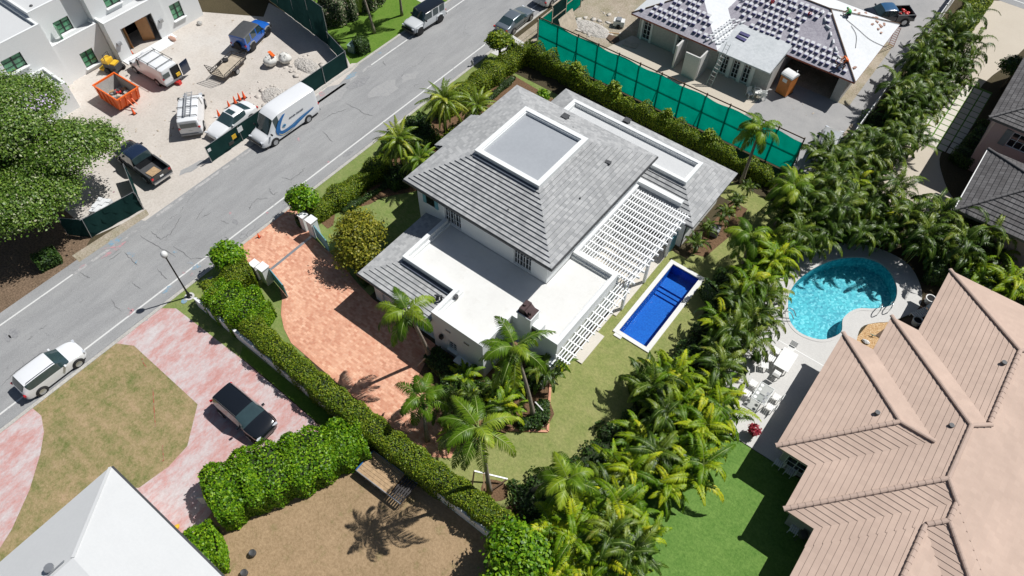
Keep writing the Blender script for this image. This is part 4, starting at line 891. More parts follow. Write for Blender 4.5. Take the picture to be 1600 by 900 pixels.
mb = MB(); mb.box(-66.4,-66.1,24.7,25.35,0,2.95); mb.box(-66.4,-66.1,27.6,28.1,0,2.95); mb.box(-66.4,-66.1,25.35,27.6,2.55,2.95); part('door_surround', mb, ['stucco_grey'], H, world=True)
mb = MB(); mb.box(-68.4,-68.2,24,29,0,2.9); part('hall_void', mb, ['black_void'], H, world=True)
dd = MB(); dd.obox((-65.78,27.25,1.25),(.06,1.15,2.45),R(-38)); dr = part('door', dd, ['oak'], H, world=True)
dd = MB(); dd.obox((-66.05,25.42,1.25),(.5,.06,2.45),R(10)); part('door', dd, ['oak'], H, world=True)
for y in (24.1,28.75): bit_('wall_light', (-64.84,-64.62,y-.3,y+.1,1.7,2.0), 'galv', H)
mb = MB(); mb.box(-64.85,-64.0,23.6,29.2,0,.10); mb.box(-64.0,-63.4,24.4,28.4,0,.05); part('front_step', mb, ['stucco'], H, world=True)
mb = MB(); mb.lathe([(.12,6.0),(.14,6.5),(.05,6.55)],10,(*G(51,13,6.2),0)); part('roof_vent', mb, ['charcoal'], H, world=True)

# --- unfinished house, top centre
N = thing('unfinished_house', 'grey house being re-roofed, pale felt roof loaded with stacks of tiles behind green screen', 'house', (-18,62,0))
def felt(outer, inner, z0, z1, mats, name='roof'):
    X0,X1,Y0,Y1 = outer; a0,a1,b0,b1 = inner; mb = MB()
    lo = [(X0,Y0),(X1,Y0),(X1,Y1),(X0,Y1)]; hi = [(a0,b0),(a1,b0),(a1,b1),(a0,b1)]
    for i in range(4):
        j = (i+1)%4; vs = [(*lo[i],z0),(*lo[j],z0),(*hi[j],z1),(*hi[i],z1)]
        if hypot(hi[i][0]-hi[j][0], hi[i][1]-hi[j][1]) < 1e-4: vs = vs[:3]
        mb.add(vs, [tuple(range(len(vs)))], mats[i])
        mb.add([(*lo[i],z0-.16),(*lo[j],z0-.16),(*lo[j],z0),(*lo[i],z0)], [(0,1,2,3)], 2)
    mb.add([(*p,z0-.155) for p in lo], [(3,2,1,0)], 0)
    return part(name, mb, ['felt_grey','felt_white','red_tile'], N, world=True)
felt((-28.95,-19.6,56.95,71.3),(-24.28,-24.27,61.6,66.6),2.8,4.67,(0,1,1,1))
felt((-23.5,-7.75,60.4,71.5),(-17.9,-13.3,65.95,65.95),2.82,5.02,(0,1,1,0))
mb = MB(); mb.add([(-19.75,57.0,2.74),(-14.3,57.0,2.74),(-14.3,61.4,3.28),(-19.75,61.4,3.28)], [(0,1,2,3)]); mb.add([(-19.75,57.0,2.6),(-14.3,57.0,2.6),(-14.3,57.0,2.74),(-19.75,57.0,2.74)],[(0,1,2,3)]); mb.add([(-14.3,57.0,2.6),(-14.3,61.4,2.9),(-14.3,61.4,3.28),(-14.3,57.0,2.74)],[(0,1,2,3)]); mb.add([(-19.75,57.0,2.6),(-19.75,61.4,2.6),(-14.3,61.4,2.6),(-14.3,57.0,2.6)],[(0,1,2,3)])
part('porch_roof', mb, ['metal_sheet'], N, world=True)
wm = MB()
so_ = [(.5,1.35,.1,2.2),(4.3,5.2,.1,2.2)]
wall_open(wm, (-28.3,57.7), (-19.7,57.7), 0, 2.75, so_, .15)
so2 = [(.5,1.2,.1,2.2),(1.65,2.35,.1,2.2),(2.75,3.45,.1,2.2)]
wall_open(wm, (-19.7,57.75), (-14.6,57.75), 0, 2.65, so2, .12)
wall_open(wm, (-14.6,57.75), (-14.6,66), 0, 2.65); wm.box(-14.6,-14.3,57.72,61.0,0,2.6)
wall_open(wm, (-8.4,61.0), (-8.4,70.8), 0, 2.75); wm.box(-9.2,-8.4,60.75,61.0,0,2.75); wall_open(wm, (-28.3,70.8), (-28.3,57.7), 0, 2.75); wall_open(wm, (-8.4,70.8), (-28.3,70.8), 0, 2.75)
part('wall', wm, ['stucco_grey'], N, world=True)
for o in so_: window(N, (-28.3,57.7), (-19.7,57.7), o, cols=2, rows=4, depth=.1, fw=.09, name='french_door')
for o in so2: window(N, (-19.7,57.75), (-14.6,57.75), o, cols=2, rows=4, depth=.08, fw=.09, name='french_door')
for x in (-28.3+.3,-28.3+1.36,-28.3+4.1,-28.3+5.2): bit_('door_trim', (x,x+.2,57.6,57.72,0,2.4), 'plastic_white', N)
for x in (-19.62,-18.46,-17.3,-16.2): bit_('door_trim', (x,x+.34,57.65,57.78,0,2.5), 'plastic_white', N)
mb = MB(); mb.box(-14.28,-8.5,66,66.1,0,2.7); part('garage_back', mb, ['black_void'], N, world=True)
mb = MB(); mb.box(-23.1,-22.92,55.6,57.6,0,2.5); mb.box(-21.9,-20.4,55.3,55.45,0,2.5); mb.box(-20.5,-20.35,55.45,57.3,0,2.5); part('partition_wall', mb, ['concrete'], N, world=True)
# ridge battens
for p,q in (((-7.75,60.4,2.9),(-13.3,65.95,5.1)),((-7.75,71.5,2.9),(-13.3,65.95,5.1)),((-28.95,56.95,2.88),(-24.28,61.6,4.75)),((-17.9,65.95,5.08),(-13.3,65.95,5.08))):
    mb = MB(); mb.bar(p,q,.09,.06); part('hip_batten', mb, ['timber_dark'], N, world=True)

# --- two dark-tiled houses on the right edge
D1 = thing('dark_roof_house', 'pink-walled house with dark ribbed tile roof at the upper right edge', 'house', (8,68,0))
hip_roof(D1, (2.85,16,58.7,76), (2.85+6.5,16-6.6,58.7+6.5,76-6.5), 5.7, 8.3, 20, 'roof_tile_dark', .05, fascia='dark_cap')
mb = MB(); cap_line(mb, (9.35,65.2,8.32), (2.85,58.7,5.75), .12); part('ridge_cap', mb, ['dark_cap'], D1, world=True)
mb = MB(); wall_open(mb, (3.5,59.4), (15.2,59.4), 0, 5.65, [(1.55,3.2,3.5,4.9)], .1); wall_open(mb, (3.5,75.3), (3.5,59.4), 0, 5.65); part('wall', mb, ['stucco_pink'], D1, world=True)
window(D1, (3.5,59.4), (15.2,59.4), (1.55,3.2,3.5,4.9), cols=3, rows=2, depth=.07)
mb = MB(); mb.box(4.5,5.0,59.33,59.39,3.45,4.95); part('shutter', mb, ['grey_plastic'], D1, world=True)
D2 = thing('dark_roof_house', 'house with near-black ribbed tile roof standing directly behind the palms on the right edge', 'house', (9,54,0))
hip_roof(D2, (4.1,18,49.2,57.4), (4.1+4.09,18-4.09,53.29,53.3), 4.0, 5.95, 12, 'roof_tile_dark', .055, fascia='dark_cap')
mb = MB(); cap_line(mb, (8.19,53.3,6.0), (4.1,49.2,4.05), .13); cap_line(mb, (8.19,53.3,6.0), (4.1,57.4,4.05), .13); cap_line(mb, (8.19,53.3,6.0), (13.8,53.3,6.0), .13); part('ridge_cap', mb, ['dark_cap'], D2, world=True)
mb = MB(); mb.box(4.9,17,50,56.6,0,3.9); part('wall', mb, ['stucco_pink'], D2, world=True)
mb = MB(); mb.box(4.02,4.1,49.2,57.4,3.9,4.02); part('gutter', mb, ['plastic_white'], D2, world=True)
# ---------------------------------------------------------------- vegetation
rng = np.random.default_rng(11)
def mesh_np(name, V, Q, mats, mi=None, smooth=False, tone=None):
    """mesh from arrays of vertices and quads"""
    me = bpy.data.meshes.new(name); nv, nf = len(V), len(Q)
    me.vertices.add(nv); me.vertices.foreach_set('co', np.ascontiguousarray(V, dtype=np.float32).ravel())
    me.loops.add(nf*4); me.loops.foreach_set('vertex_index', np.ascontiguousarray(Q, dtype=np.int32).ravel())
    me.polygons.add(nf); me.polygons.foreach_set('loop_start', np.arange(0, nf*4, 4, dtype=np.int32))
    for m_ in mats: me.materials.append(MATS[m_])
    if mi is not None: me.polygons.foreach_set('material_index', np.asarray(mi, dtype=np.int32))
    if tone is not None:
        a = me.attributes.new('tone', 'FLOAT', 'POINT'); a.data.foreach_set('value', np.asarray(tone, dtype=np.float32))
    me.update(calc_edges=True); me.validate(); return me
def unit(a): return a/np.maximum(np.linalg.norm(a, axis=-1, keepdims=True), 1e-9)
def leaf_quads(P, N, size, r, aspect=1.6, tilt=0.7):
    """one pointed leaf (a kite) per point, facing roughly along N"""
    n = len(P); N = unit(N + r.normal(0, tilt, (n,3)))
    a = unit(np.cross(N, r.normal(0,1,(n,3)))); b = np.cross(N, a)
    s = (size*r.uniform(.6,1.4,n))[:,None]
    V = np.stack([P - a*s*aspect/2, P + b*s/2 - a*s*.1, P + a*s*aspect/2 + N*s*.12, P - b*s/2 - a*s*.1], 1).reshape(-1,3)
    return V, np.arange(n*4).reshape(-1,4)
def foliage(name, pts, nrm, size, mat, r, parent=None, tilt=.7, off=(0,0,0), aspect=1.6):
    V, Q = leaf_quads(pts - np.array(off), nrm, size, r, aspect, tilt)
    return link(name, mesh_np(name, V, Q, [mat]), parent)

def crown_points(lobes, r, per, clump=.38, nleaf=26):
    """leaf clumps spread over and inside ellipsoid lobes; lobes = (centre, radii, weight)"""
    P = []; N = []
    for c, rad, wgt in lobes:
        c = np.array(c); rad = np.array(rad); n = int(per*wgt)
        d = unit(r.normal(0,1,(n,3))); d[:,2] = np.where(d[:,2] < -.35, -d[:,2], d[:,2])
        k = r.uniform(.45,1.0,n)**.45 * (1 + .13*np.sin(d[:,0]*5+c[0]*3)*np.cos(d[:,1]*6+c[1]) )
        cc = c + d*rad*k[:,None]
        m = r.normal(0, clump, (n, nleaf, 3)); m[:,:,2] *= .55
        pts = cc[:,None,:] + m
        P.append(pts.reshape(-1,3)); N.append((np.repeat(d[:,None,:], nleaf, 1)*.7 + np.array([0,0,.9]) + m*.8).reshape(-1,3))
    return np.concatenate(P), np.concatenate(N)

def trunk_part(parent, pts, r0, r1, mat, name='trunk', n=8):
    mb = MB(); k = len(pts); mb.tube(pts, [r0+(r1-r0)*i/(k-1) for i in range(k)], n); return part(name, mb, [mat], parent, True)
def tree(name, label, loc, lobes, per, size, mat, cat='tree', trunk=None, group=None, seed=0, bark='bark', clump=.38, nleaf=26, limbs=6):
    r = np.random.default_rng(seed); t = thing(name, label, cat, (*loc, 0), 0, group)
    P, N = crown_points(lobes, r, per, clump, nleaf)
    foliage('crown', P, N, size, mat, r, t)
    h = trunk or 1.6; mb = MB(); top = Vector((0,0,h)); mb.tube([(0,0,-.05),(.03,0,h*.4),(0,.04,h)], [h*.085+.05,h*.06+.04,h*.05+.03], 8)
    g = random.Random(seed)
    for c, rad, w in (lobes*3)[:limbs]:
        e = Vector(c) + Vector((g.uniform(-.5,.5)*rad[0], g.uniform(-.5,.5)*rad[1], g.uniform(0,.3)*rad[2])); mid = top.lerp(e, .5) + Vector((g.uniform(-.2,.2),g.uniform(-.2,.2),-.1))
        mb.tube([top, mid, e], [h*.045+.02,h*.03+.015,.015], 6)
    part('trunk', mb, [bark], t, True); return t

# big spreading tree over the building site
tree('shade_tree', 'large spreading green shade tree with pale purple tufts beside the building site', (-53.0,6.8),
     [((-1.5,2.6,7.6),(3.6,3.4,1.9),1.2),((2.2,4.6,5.9),(2.6,2.4,1.6),.8),((1.4,1.9,5.2),(2.6,2.0,1.3),.7),((4.0,2.2,4.6),(1.8,1.7,1.1),.35),((1.2,-2.4,4.2),(2.4,1.8,1.3),.5),((-5.0,3.5,7.0),(3.2,3.0,2.0),.9),((3.0,-.2,4.6),(2.7,2.5,1.5),.75),((-.5,-1.2,5.6),(3.0,2.6,1.8),.85),((-4.2,-1.0,6.0),(3.0,2.8,2.0),.8),((-5.2,6.4,5.6),(2.6,2.2,1.4),.45),((-8,1,6.5),(3,3,2),.6),((1.6,7.4,4.6),(1.9,1.3,.9),.25)],
     620, .115, 'leaf_tree', trunk=3.4, seed=3, clump=.36, nleaf=36, limbs=14)
r_ = np.random.default_rng(5); P, N = crown_points([((-1.0,4.8,8.0),(1.6,1.8,.9),1),((.6,3.6,6.9),(1.4,1.4,.8),1)], r_, 26, .3, 14)
plain('tufts', (0.52,0.42,0.60), .7, var=.2)  # pale purple leaf tufts on the upper crown
bl_ = foliage('tufts', P, N, .10, 'tufts', r_, [o for o in bpy.data.objects if o.name == 'shade_tree'][0])
# small street trees
for i,(x,y,h,lab) in enumerate([(-36.4,20.9,2.0,'small round street tree beside the right gate pier of the brick driveway'),(-36.6,13.7,1.9,'small round street tree between the kerb and the left gate hedge'),(-36.9,46.4,1.9,'small round street tree standing on the verge near the grey sedan')]):
    tree('street_tree', lab, (x,y), [((0,0,h+.35),(.95,.9,.55),.8),((.45,.35,h+.1),(.7,.6,.5),.5),((-.5,-.2,h+.05),(.65,.7,.45),.5),((.1,-.5,h-.1),(.6,.5,.4),.4)], 120, .14, 'leaf_ficus' if i<2 else 'leaf_hedge', trunk=1.5, group='small street trees on the verge', seed=20+i, clump=.16, nleaf=16, limbs=5)
tree('ornamental_tree', 'loose olive-green small tree in the front garden beside the brick driveway', (-30.0,20.8), [((0,0,2.6),(1.7,1.9,1.3),1.4),((1.0,-.8,2.0),(1.2,1.2,1.0),.7),((-.9,.7,2.2),(1.2,1.2,.9),.7),((.4,-1.6,1.5),(1.1,.9,.7),.5)], 170, .12, 'leaf_olive', trunk=1.4, seed=31, clump=.24, nleaf=15, limbs=8)
tree('magnolia', 'broad bright green leafy tree at the bottom of the long hedge', (-6.5,9.6), [((0,0,2.6),(1.8,1.6,1.5),1.3),((.6,-1.6,2.2),(1.5,1.4,1.2),.8),((-.9,.6,1.8),(1.1,1.1,1.0),.5)], 230, .15, 'leaf_ficus', trunk=1.8, seed=33, clump=.2, nleaf=18)
tree('round_tree', 'dark round clipped tree on the pale concrete drive at the right edge', (3.0,72.3), [((0,0,2.2),(1.3,1.2,1.0),1)], 210, .12, 'leaf_dark', trunk=1.3, seed=36, clump=.15, nleaf=16)

def hedge(name, label, path, width, h, mat, size=.11, dens=150, seed=0, cat='hedge', group=None, bump_=.12, z0=0.0, taper=.0, wob=.9):
    """clipped hedge: leaves over the top, sides and ends of a lumpy core along a path of (x, y[, height factor, width factor])"""
    r = np.random.default_rng(seed)
    size = size*.74; dens = dens*1.75; path = [tuple(p)+(1,)*(4-len(p)) for p in path]
    base = (path[0][0], path[0][1], 0); t = thing(name, label, cat, base, 0, group)
    A = np.array(path, float); P = []; N = []
    ph = r.uniform(0,6,8)
    lum = lambda q: 1 + bump_*(np.sin(q[:,0]*1.9*wob+ph[0])*np.sin(q[:,1]*1.7*wob+ph[1]) + .6*np.sin(q[:,0]*4.1*wob+q[:,1]*3.3*wob+ph[2]))
    core = MB()
    def prof(w, hh):   # half profile with rounded shoulders: list (offset, z)
        return [(-w/2,0),(-w/2*1.03,hh*.5),(-w/2*.95,hh*.82),(-w/2*.7,hh*.96),(0,hh),(w/2*.7,hh*.96),(w/2*.95,hh*.82),(w/2*1.03,hh*.5),(w/2,0)]
    for i in range(len(A)-1):
        a, b = A[i], A[i+1]; d = b[:2]-a[:2]; Ln = np.hypot(*d); d = d/Ln; nn = np.array([-d[1],d[0]])
        ext = width*.35 if (i == 0 or i == len(A)-2) else 0
        per = width + 2*h; cnt = int((Ln+ext)*per*dens)
        u = r.uniform(-width*.12, Ln+width*.12, cnt)/Ln
        hh = h*(a[2]+(b[2]-a[2])*u); ww = width*(a[3]+(b[3]-a[3])*u)
        s = r.uniform(0,1,cnt)*(ww+2*hh); 
        off = np.where(s<hh, -ww/2, np.where(s<hh+ww, s-hh-ww/2, ww/2)); z = np.where(s<hh, s, np.where(s<hh+ww, hh, 2*hh+ww-s))
        rr = np.minimum(ww*.28, hh*.3); 
        cx_ = np.clip(off, -(ww/2-rr), ww/2-rr); cz = np.minimum(z, hh-rr); v = np.stack([off-cx_, z-cz],1); vl = np.maximum(np.linalg.norm(v,axis=1),1e-6); sc = np.minimum(1, rr/vl); off = cx_+v[:,0]*sc; z = cz+v[:,1]*sc
        q = a[:2] + np.outer(u*Ln, d); k = lum(q)
        jit = r.normal(0,.035,cnt)
        off2 = off*k+np.sign(off)*jit; z2 = z*k+jit
        P.append(np.stack([q[:,0]+nn[0]*off2, q[:,1]+nn[1]*off2, z2+z0],1)); nv = unit(np.stack([off/(ww/2), np.zeros(cnt), (z/hh)**3*1.2+.15],1)); N.append(np.stack([nn[0]*nv[:,0], nn[1]*nv[:,0], nv[:,2]],1))
        # ends
        for end, pt, sg in ((i==0, a, -1), (i==len(A)-2, b, 1)):
            if end:
                c = int(width*h*dens*1.2*pt[2]*pt[3]); o = r.uniform(-.5,.5,c)*width*pt[3]; zz = r.uniform(0,1,c)*h*pt[2]
                bulge = width*.16*np.sqrt(np.maximum(0,1-(2*o/(width*pt[3]))**2))
                P.append(np.stack([pt[0]+nn[0]*o+d[0]*sg*bulge, pt[1]+nn[1]*o+d[1]*sg*bulge, zz+z0],1)); N.append(np.tile(np.array([d[0]*sg,d[1]*sg,.25]),(c,1)))
        m = max(1,int(Ln/.5))
        for k_ in range(m):
            ring = []
            for uu in (k_/m, (k_+1)/m):
                hx = h*(a[2]+(b[2]-a[2])*uu)*.93-.03; wx = width*(a[3]+(b[3]-a[3])*uu)*.86
                c = a[:2]+d*Ln*uu; kk = float(lum(np.array([c]))[0])
                ring.append([(c[0]+nn[0]*o*kk, c[1]+nn[1]*o*kk, z_*kk+z0) for o, z_ in prof(wx,hx)])
            n9 = 9; core.add(ring[0]+ring[1], [(j,j+1,n9+j+1,n9+j) for j in range(8)]+([tuple(range(9))] if k_==0 else [])+([tuple(range(17,8,-1))] if k_==m-1 else []))
    P = np.concatenate(P); N = np.concatenate(N)
    foliage('leaves', P, N, size, mat, r, t, tilt=.55, off=base, aspect=1.5)
    part('branches', core, ['hedge_core'], t, world=True); return t

hedge('clipped_hedge', 'long clipped hedge on the white wall between brick driveway and red stamped drive', [(-31.0,10.9,.95,1.1),(-28.5,10.65),(-24,10.5),(-19,10.45,1.05,1.05),(-14.5,10.5,1,1.1),(-11.5,10.7,.95,1),(-8.2,10.8,.95,1)], 1.4, 2.1, 'leaf_hedge', .10, 210, 1)
hedge('clipped_hedge', 'short clipped hedge running from the street lamp corner to the left gate pier', [(-35.3,10.9,.95,.9),(-35.2,12.6,1,1.05),(-34.8,13.9,1.0,1)], 1.7, 2.1, 'leaf_hedge', .10, 210, 2)
hedge('shrub_mass', 'rounded bright green shrub mass behind the left gate and the white wall', [(-34.8,11.1,1,1),(-32.2,11.5,1.1,1.3),(-31.0,11.7,1.0,1.1)], 2.2, 2.1, 'leaf_ficus', .12, 170, 3, cat='shrub', bump_=.22)
hedge('clipped_hedge', 'clipped hedge along the front verge from the right gate pier to the date palms', [(-35.7,21.0),(-35.3,24.5),(-35.2,28.8)], 1.45, 1.35, 'leaf_hedge', .10, 210, 4, bump_=.14)
hedge('clipped_hedge', 'clipped hedge along the front verge behind the third street tree', [(-35.9,36.5,.9,1),(-35.6,41.5),(-35.2,47.2,1.15,1.1)], 1.7, 1.5, 'leaf_hedge', .10, 200, 5, bump_=.14)
hedge('clipped_hedge', 'tall hedge in front of the green screen fence behind the villa', [(-34.6,47.9,1.3,1.4),(-31,47.7,1.15,1.25),(-27,47.5,.95,1),(-18,47.4,.85,1),(-12.0,47.3,.8,1),(-8.5,47.2,.7,1)], .95, 1.7, 'leaf_hedge', .11, 150, 6, bump_=.3)
for i,(px,py,h,w) in enumerate([(899,112,3.0,1.0),(954,146,2.9,1.0),(1034,190,2.6,.95),(1105,218,2.6,1.0)]):
    x, y = G(px, py, h*.7)
    tree('columnar_shrub', ['columnar evergreen standing first in the tall hedge, nearest the street','columnar evergreen standing second in the tall hedge from the street','columnar evergreen standing third in the tall hedge from the street','columnar evergreen standing fourth in the tall hedge from the street, near the wing roof'][i], (x,47.1), [((0,0,h*.55),(w*.5,w*.5,h*.44),1)], 170, .13, 'leaf_hedge', cat='shrub', trunk=.6, group='columnar evergreens in the tall hedge', seed=50+i, clump=.13, nleaf=14, limbs=2)
tree('shrub', 'small yellow-green shrub between the main roof and the wing roof', (*G(849,146,2.2),), [((0,0,1.7),(.45,.45,.75),1)], 80, .12, 'leaf_ficus', cat='shrub', trunk=.5, seed=61, clump=.12, nleaf=14, limbs=2)
hedge('ficus_hedge', 'large bright green ficus hedge between the red stamped drive and the dry yard', [(-23.0,1.6,.95,1),(-22.3,3.6,1,1.05),(-21.0,5.8,1,1.1),(-19.9,8.2,.9,.95),(-19.2,9.5,.85,.8)], 3.4, 2.3, 'leaf_ficus', .15, 120, 7, bump_=.10)
hedge('ficus_shrub', 'round bright green ficus shrub beside the white hipped roof corner', [(-21.6,-1.9,.95,1),(-20.9,-.4,1,1.0)], 2.6, 2.2, 'leaf_ficus', .15, 130, 8, cat='shrub', bump_=.08)
hedge('clipped_hedge', 'flat-topped hedge at the far end of the planted strip beside the pale concrete drive', [(-3.1,77.0),(-3.0,86.6)], 1.9, 1.6, 'leaf_hedge', .13, 110, 9)
hedge('flowering_shrubs', 'mottled pink-green variegated shrubs behind the tall dark screen on the far lawn', [(-54.5,40.3,.8,.9),(-54.0,42.5,1.1,1.1),(-53.6,45.5,1,1),(-56,50,1,1)], 3.2, 2.2, 'leaf_variegated', .16, 90, 10, cat='shrub', bump_=.22)
hedge('shrub', 'round dark shrub on the far lawn at the corner of the dark screen fence', [(-48.3,38.6),(-48.0,39.5)], 1.3, 1.3, 'leaf_dark', .11, 160, 12, cat='shrub')
hedge('shrub', 'dark green shrub on the verge under the big shade tree', [(-48.4,5.0),(-48.1,6.2)], 1.3, 1.2, 'leaf_dark', .12, 150, 13, cat='shrub')
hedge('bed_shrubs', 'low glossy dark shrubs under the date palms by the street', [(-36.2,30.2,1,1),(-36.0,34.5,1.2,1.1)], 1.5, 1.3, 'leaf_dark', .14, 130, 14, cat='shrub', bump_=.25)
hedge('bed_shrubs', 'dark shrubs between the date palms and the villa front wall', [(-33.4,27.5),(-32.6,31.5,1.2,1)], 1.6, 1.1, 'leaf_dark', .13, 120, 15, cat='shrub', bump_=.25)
hedge('border_plants', 'low dark border plants along the front lawn behind the verge hedge', [(-34.4,23.0),(-33.7,27.5)], .5, .4, 'leaf_dark', .10, 140, 16, cat='plants', bump_=.3)
hedge('border_plants', 'low dark border plants in the bed behind the far verge hedge', [(-33.8,37.8),(-34.0,44.8)], .6, .4, 'leaf_dark', .10, 110, 17, cat='plants', bump_=.3)
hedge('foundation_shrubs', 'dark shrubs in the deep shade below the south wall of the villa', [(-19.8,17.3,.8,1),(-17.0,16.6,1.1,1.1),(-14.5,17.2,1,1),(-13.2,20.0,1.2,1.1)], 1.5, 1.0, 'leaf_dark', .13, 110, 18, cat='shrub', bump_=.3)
hedge('palm_bed_plants', 'low plants in the brick-edged bed around the tall coconut palm', [(-11.9,16.9),(-11.0,17.9),(-11.6,19.2)], .8, .5, 'leaf_dark', .11, 150, 19, cat='plants', bump_=.3)
hedge('shrub', 'dark shrub below the olive-green garden tree by the garage corner', [(-28.4,19.0),(-28.0,20.3)], 1.3, 1.2, 'leaf_dark', .12, 150, 20, cat='shrub', bump_=.25)
hedge('shrub', 'glossy shrub behind the white pier at the right of the driveway gate', [(-36.2,19.9),(-36.0,20.6)], .9, .8, 'leaf_dark', .12, 150, 21, cat='shrub', bump_=.25)
hedge('ground_shrubs', 'dark massed shrubs behind the kidney pool beneath the palms', [(5.2,46.6),(8.5,46.4),(13,45.4)], 2.6, 1.6, 'leaf_dark', .15, 90, 22, cat='shrub', bump_=.3)
hedge('shrub', 'dark clump of shrubs in the round bed beside the pink-walled house', [(3.0,59.5),(3.6,62.5),(3.4,65)], 1.7, 1.2, 'leaf_dark', .13, 90, 23, cat='shrub', bump_=.3)
hedge('shrub', 'rounded dark shrub at the lawn edge below the lap pool', [(-7.1,23.4),(-6.6,24.2)], 1.5, 1.9, 'leaf_hedge', .12, 140, 24, cat='shrub', bump_=.2)

# --- palms
def frond(r, base, az, elev, Ln, droop, nl, ll, lw, vang=.5, curl=0.0, twist=0.0, segs=9, half=False):
    """pinnate frond: a drooping rachis with pairs of narrow leaflets; returns vertices, quads, material ids"""
    ts = np.linspace(0,1,segs); el = elev - droop*ts**1.25
    st = Ln/(segs-1); azs = az + curl*ts
    dv = np.stack([np.cos(el)*np.cos(azs), np.cos(el)*np.sin(azs), np.sin(el)],1)
    pts = np.array(base) + np.concatenate([[np.zeros(3)], np.cumsum(dv[:-1]*st, 0)])
    V = []; Q = []; M = []
    side = np.stack([-np.sin(azs), np.cos(azs), np.zeros(segs)],1)
    up = np.cross(dv, side)
    w = (0.028*(1-ts)+.006)*(Ln/2.2)
    ring = np.stack([pts-side*w[:,None], pts+up*w[:,None]*.8, pts+side*w[:,None]],1); V.append(ring.reshape(-1,3))
    for i in range(segs-1):
        for k in range(2): Q.append([3*i+k,3*i+k+1,3*i+3+k+1,3*i+3+k]); M.append(1)
    o = 3*segs
    tl = np.repeat(np.linspace(.16,.985,nl),2); sg = np.tile([-1.,1.],nl); n = len(tl)
    tl = tl + r.uniform(-.008,.008,n)
    P = np.stack([np.interp(tl, ts, pts[:,k]) for k in range(3)],1); D = unit(np.stack([np.interp(tl, ts, dv[:,k]) for k in range(3)],1)); S = np.stack([np.interp(tl, ts, side[:,k]) for k in range(3)],1); U = np.cross(D,S)
    tw = twist*np.interp(tl,[0,1],[.3,1]); S2 = S*np.cos(tw)[:,None]+U*np.sin(tw)[:,None]; U2 = U*np.cos(tw)[:,None]-S*np.sin(tw)[:,None]
    fa = np.interp(tl,[0,.5,1],[.25,.65,1.25]) + r.normal(0,.07,n)
    ln = ll*np.interp(tl,[0,.12,.4,.75,1],[.55,.85,1,.82,.35])*r.uniform(.88,1.08,n)
    va = vang + r.normal(0,.10,n)
    dirv = unit((S2*sg[:,None])*np.cos(fa)[:,None]*np.cos(va)[:,None] + D*np.sin(fa)[:,None] + U2*(np.cos(fa)*np.sin(va))[:,None])
    d2 = unit(dirv + np.array([0,0,-.7-.35*droop/1.5]) )
    wd = unit(np.cross(dirv, U2))*(lw/2); p1 = P+dirv*(ln*.5)[:,None]; p2 = p1 + d2*(ln*.5)[:,None]
    LV = np.stack([P-wd*.6,P+wd*.6,p1+wd,p1-wd,p2+wd*.15,p2-wd*.15],1).reshape(-1,3)
    V.append(LV); b = o + np.arange(n)[:,None]*6
    Q2 = np.concatenate([b+np.array([0,1,2,3]), b+np.array([3,2,4,5])],0)
    f_ = r.uniform(0,1); T = np.concatenate([np.full(o, .5), np.repeat(np.clip(f_*.9 + .18*(tl-.5), 0, 1), 6)])
    return np.concatenate(V), np.concatenate([np.array(Q), Q2]), np.concatenate([np.array(M), np.zeros(len(Q2),int)]), T
def gather(lst):
    V = []; Q = []; M = []; T = []; o = 0
    for v,q,m_,t_ in lst: V.append(v); Q.append(q+o); M.append(m_); T.append(t_); o += len(v)
    return np.concatenate(V), np.concatenate(Q), np.concatenate(M), np.concatenate(T)

def coconut(label, base, top, nfr=20, Ln=2.9, seed=0, mat='leaf_coconut', group='coconut palms around the villa', name='coconut_palm', lean=None, r0=.15, droop=(1.2,2.2), ll=.70, trunk_mat='trunk_palm', lw=.05, nl=46, dead=1, wind=1.1):
    """palm with one trunk from base (x, y) to crown position top (x, y, z)"""
    r = np.random.default_rng(seed); t = thing(name, label, 'palm tree', (*base,0), 0, group)
    tp = np.array([top[0]-base[0], top[1]-base[1], top[2]]); pts = []
    for k in range(9):
        u = k/8; pts.append((tp[0]*u**1.3, tp[1]*u**1.3, tp[2]*u))
    mb = MB(); rr = [r0*(1.35-.6*min(1,u*3)) if u < .15 else r0*(1.0-.35*u) for u in [k/8 for k in range(9)]]; mb.tube(pts, rr, 9)
    part('trunk', mb, [trunk_mat], t, True)
    cs = MB(); d = Vector(pts[-1])-Vector(pts[-2]); d.normalize(); a = Vector(pts[-1]); cs.tube([a-d*.15, a+d*.15, a+d*.45], [r0*.8,r0*.95,r0*.4], 8); part('crown_shaft', cs, ['crownshaft'], t, True)
    F = []; top_ = np.array(a+d*.3)
    for k in range(nfr):
        u = (k+.5)/nfr; az = k*2.39996+r.uniform(-.2,.2); el = 1.35-1.75*u**.9+r.uniform(-.1,.1)
        az += -wind*np.sin(az-3.9)*.5
        F.append(frond(r, top_ - np.array([0,0,.25*u]), az, el, Ln*r.uniform(.85,1.1)*(1-.25*(1-u)**2), r.uniform(*droop), nl, ll, lw, vang=.05-.6*u, curl=r.uniform(-.3,.3), twist=r.uniform(-.5,.5)))
    V, Q, M, T_ = gather(F); link('fronds', mesh_np('fronds', V, Q, [mat,'crownshaft'], M, tone=T_), t)
    if dead:
        F = [frond(r, top_-np.array([0,0,.35]), r.uniform(0,6.28), -.5, Ln*.7, .9, 22, ll*.7, .035) for _ in range(dead)]
        V, Q, M, T_ = gather(F); link('dry_fronds', mesh_np('dry_fronds', V, Q, ['dry_frond','dry_frond'], M), t)
    return t
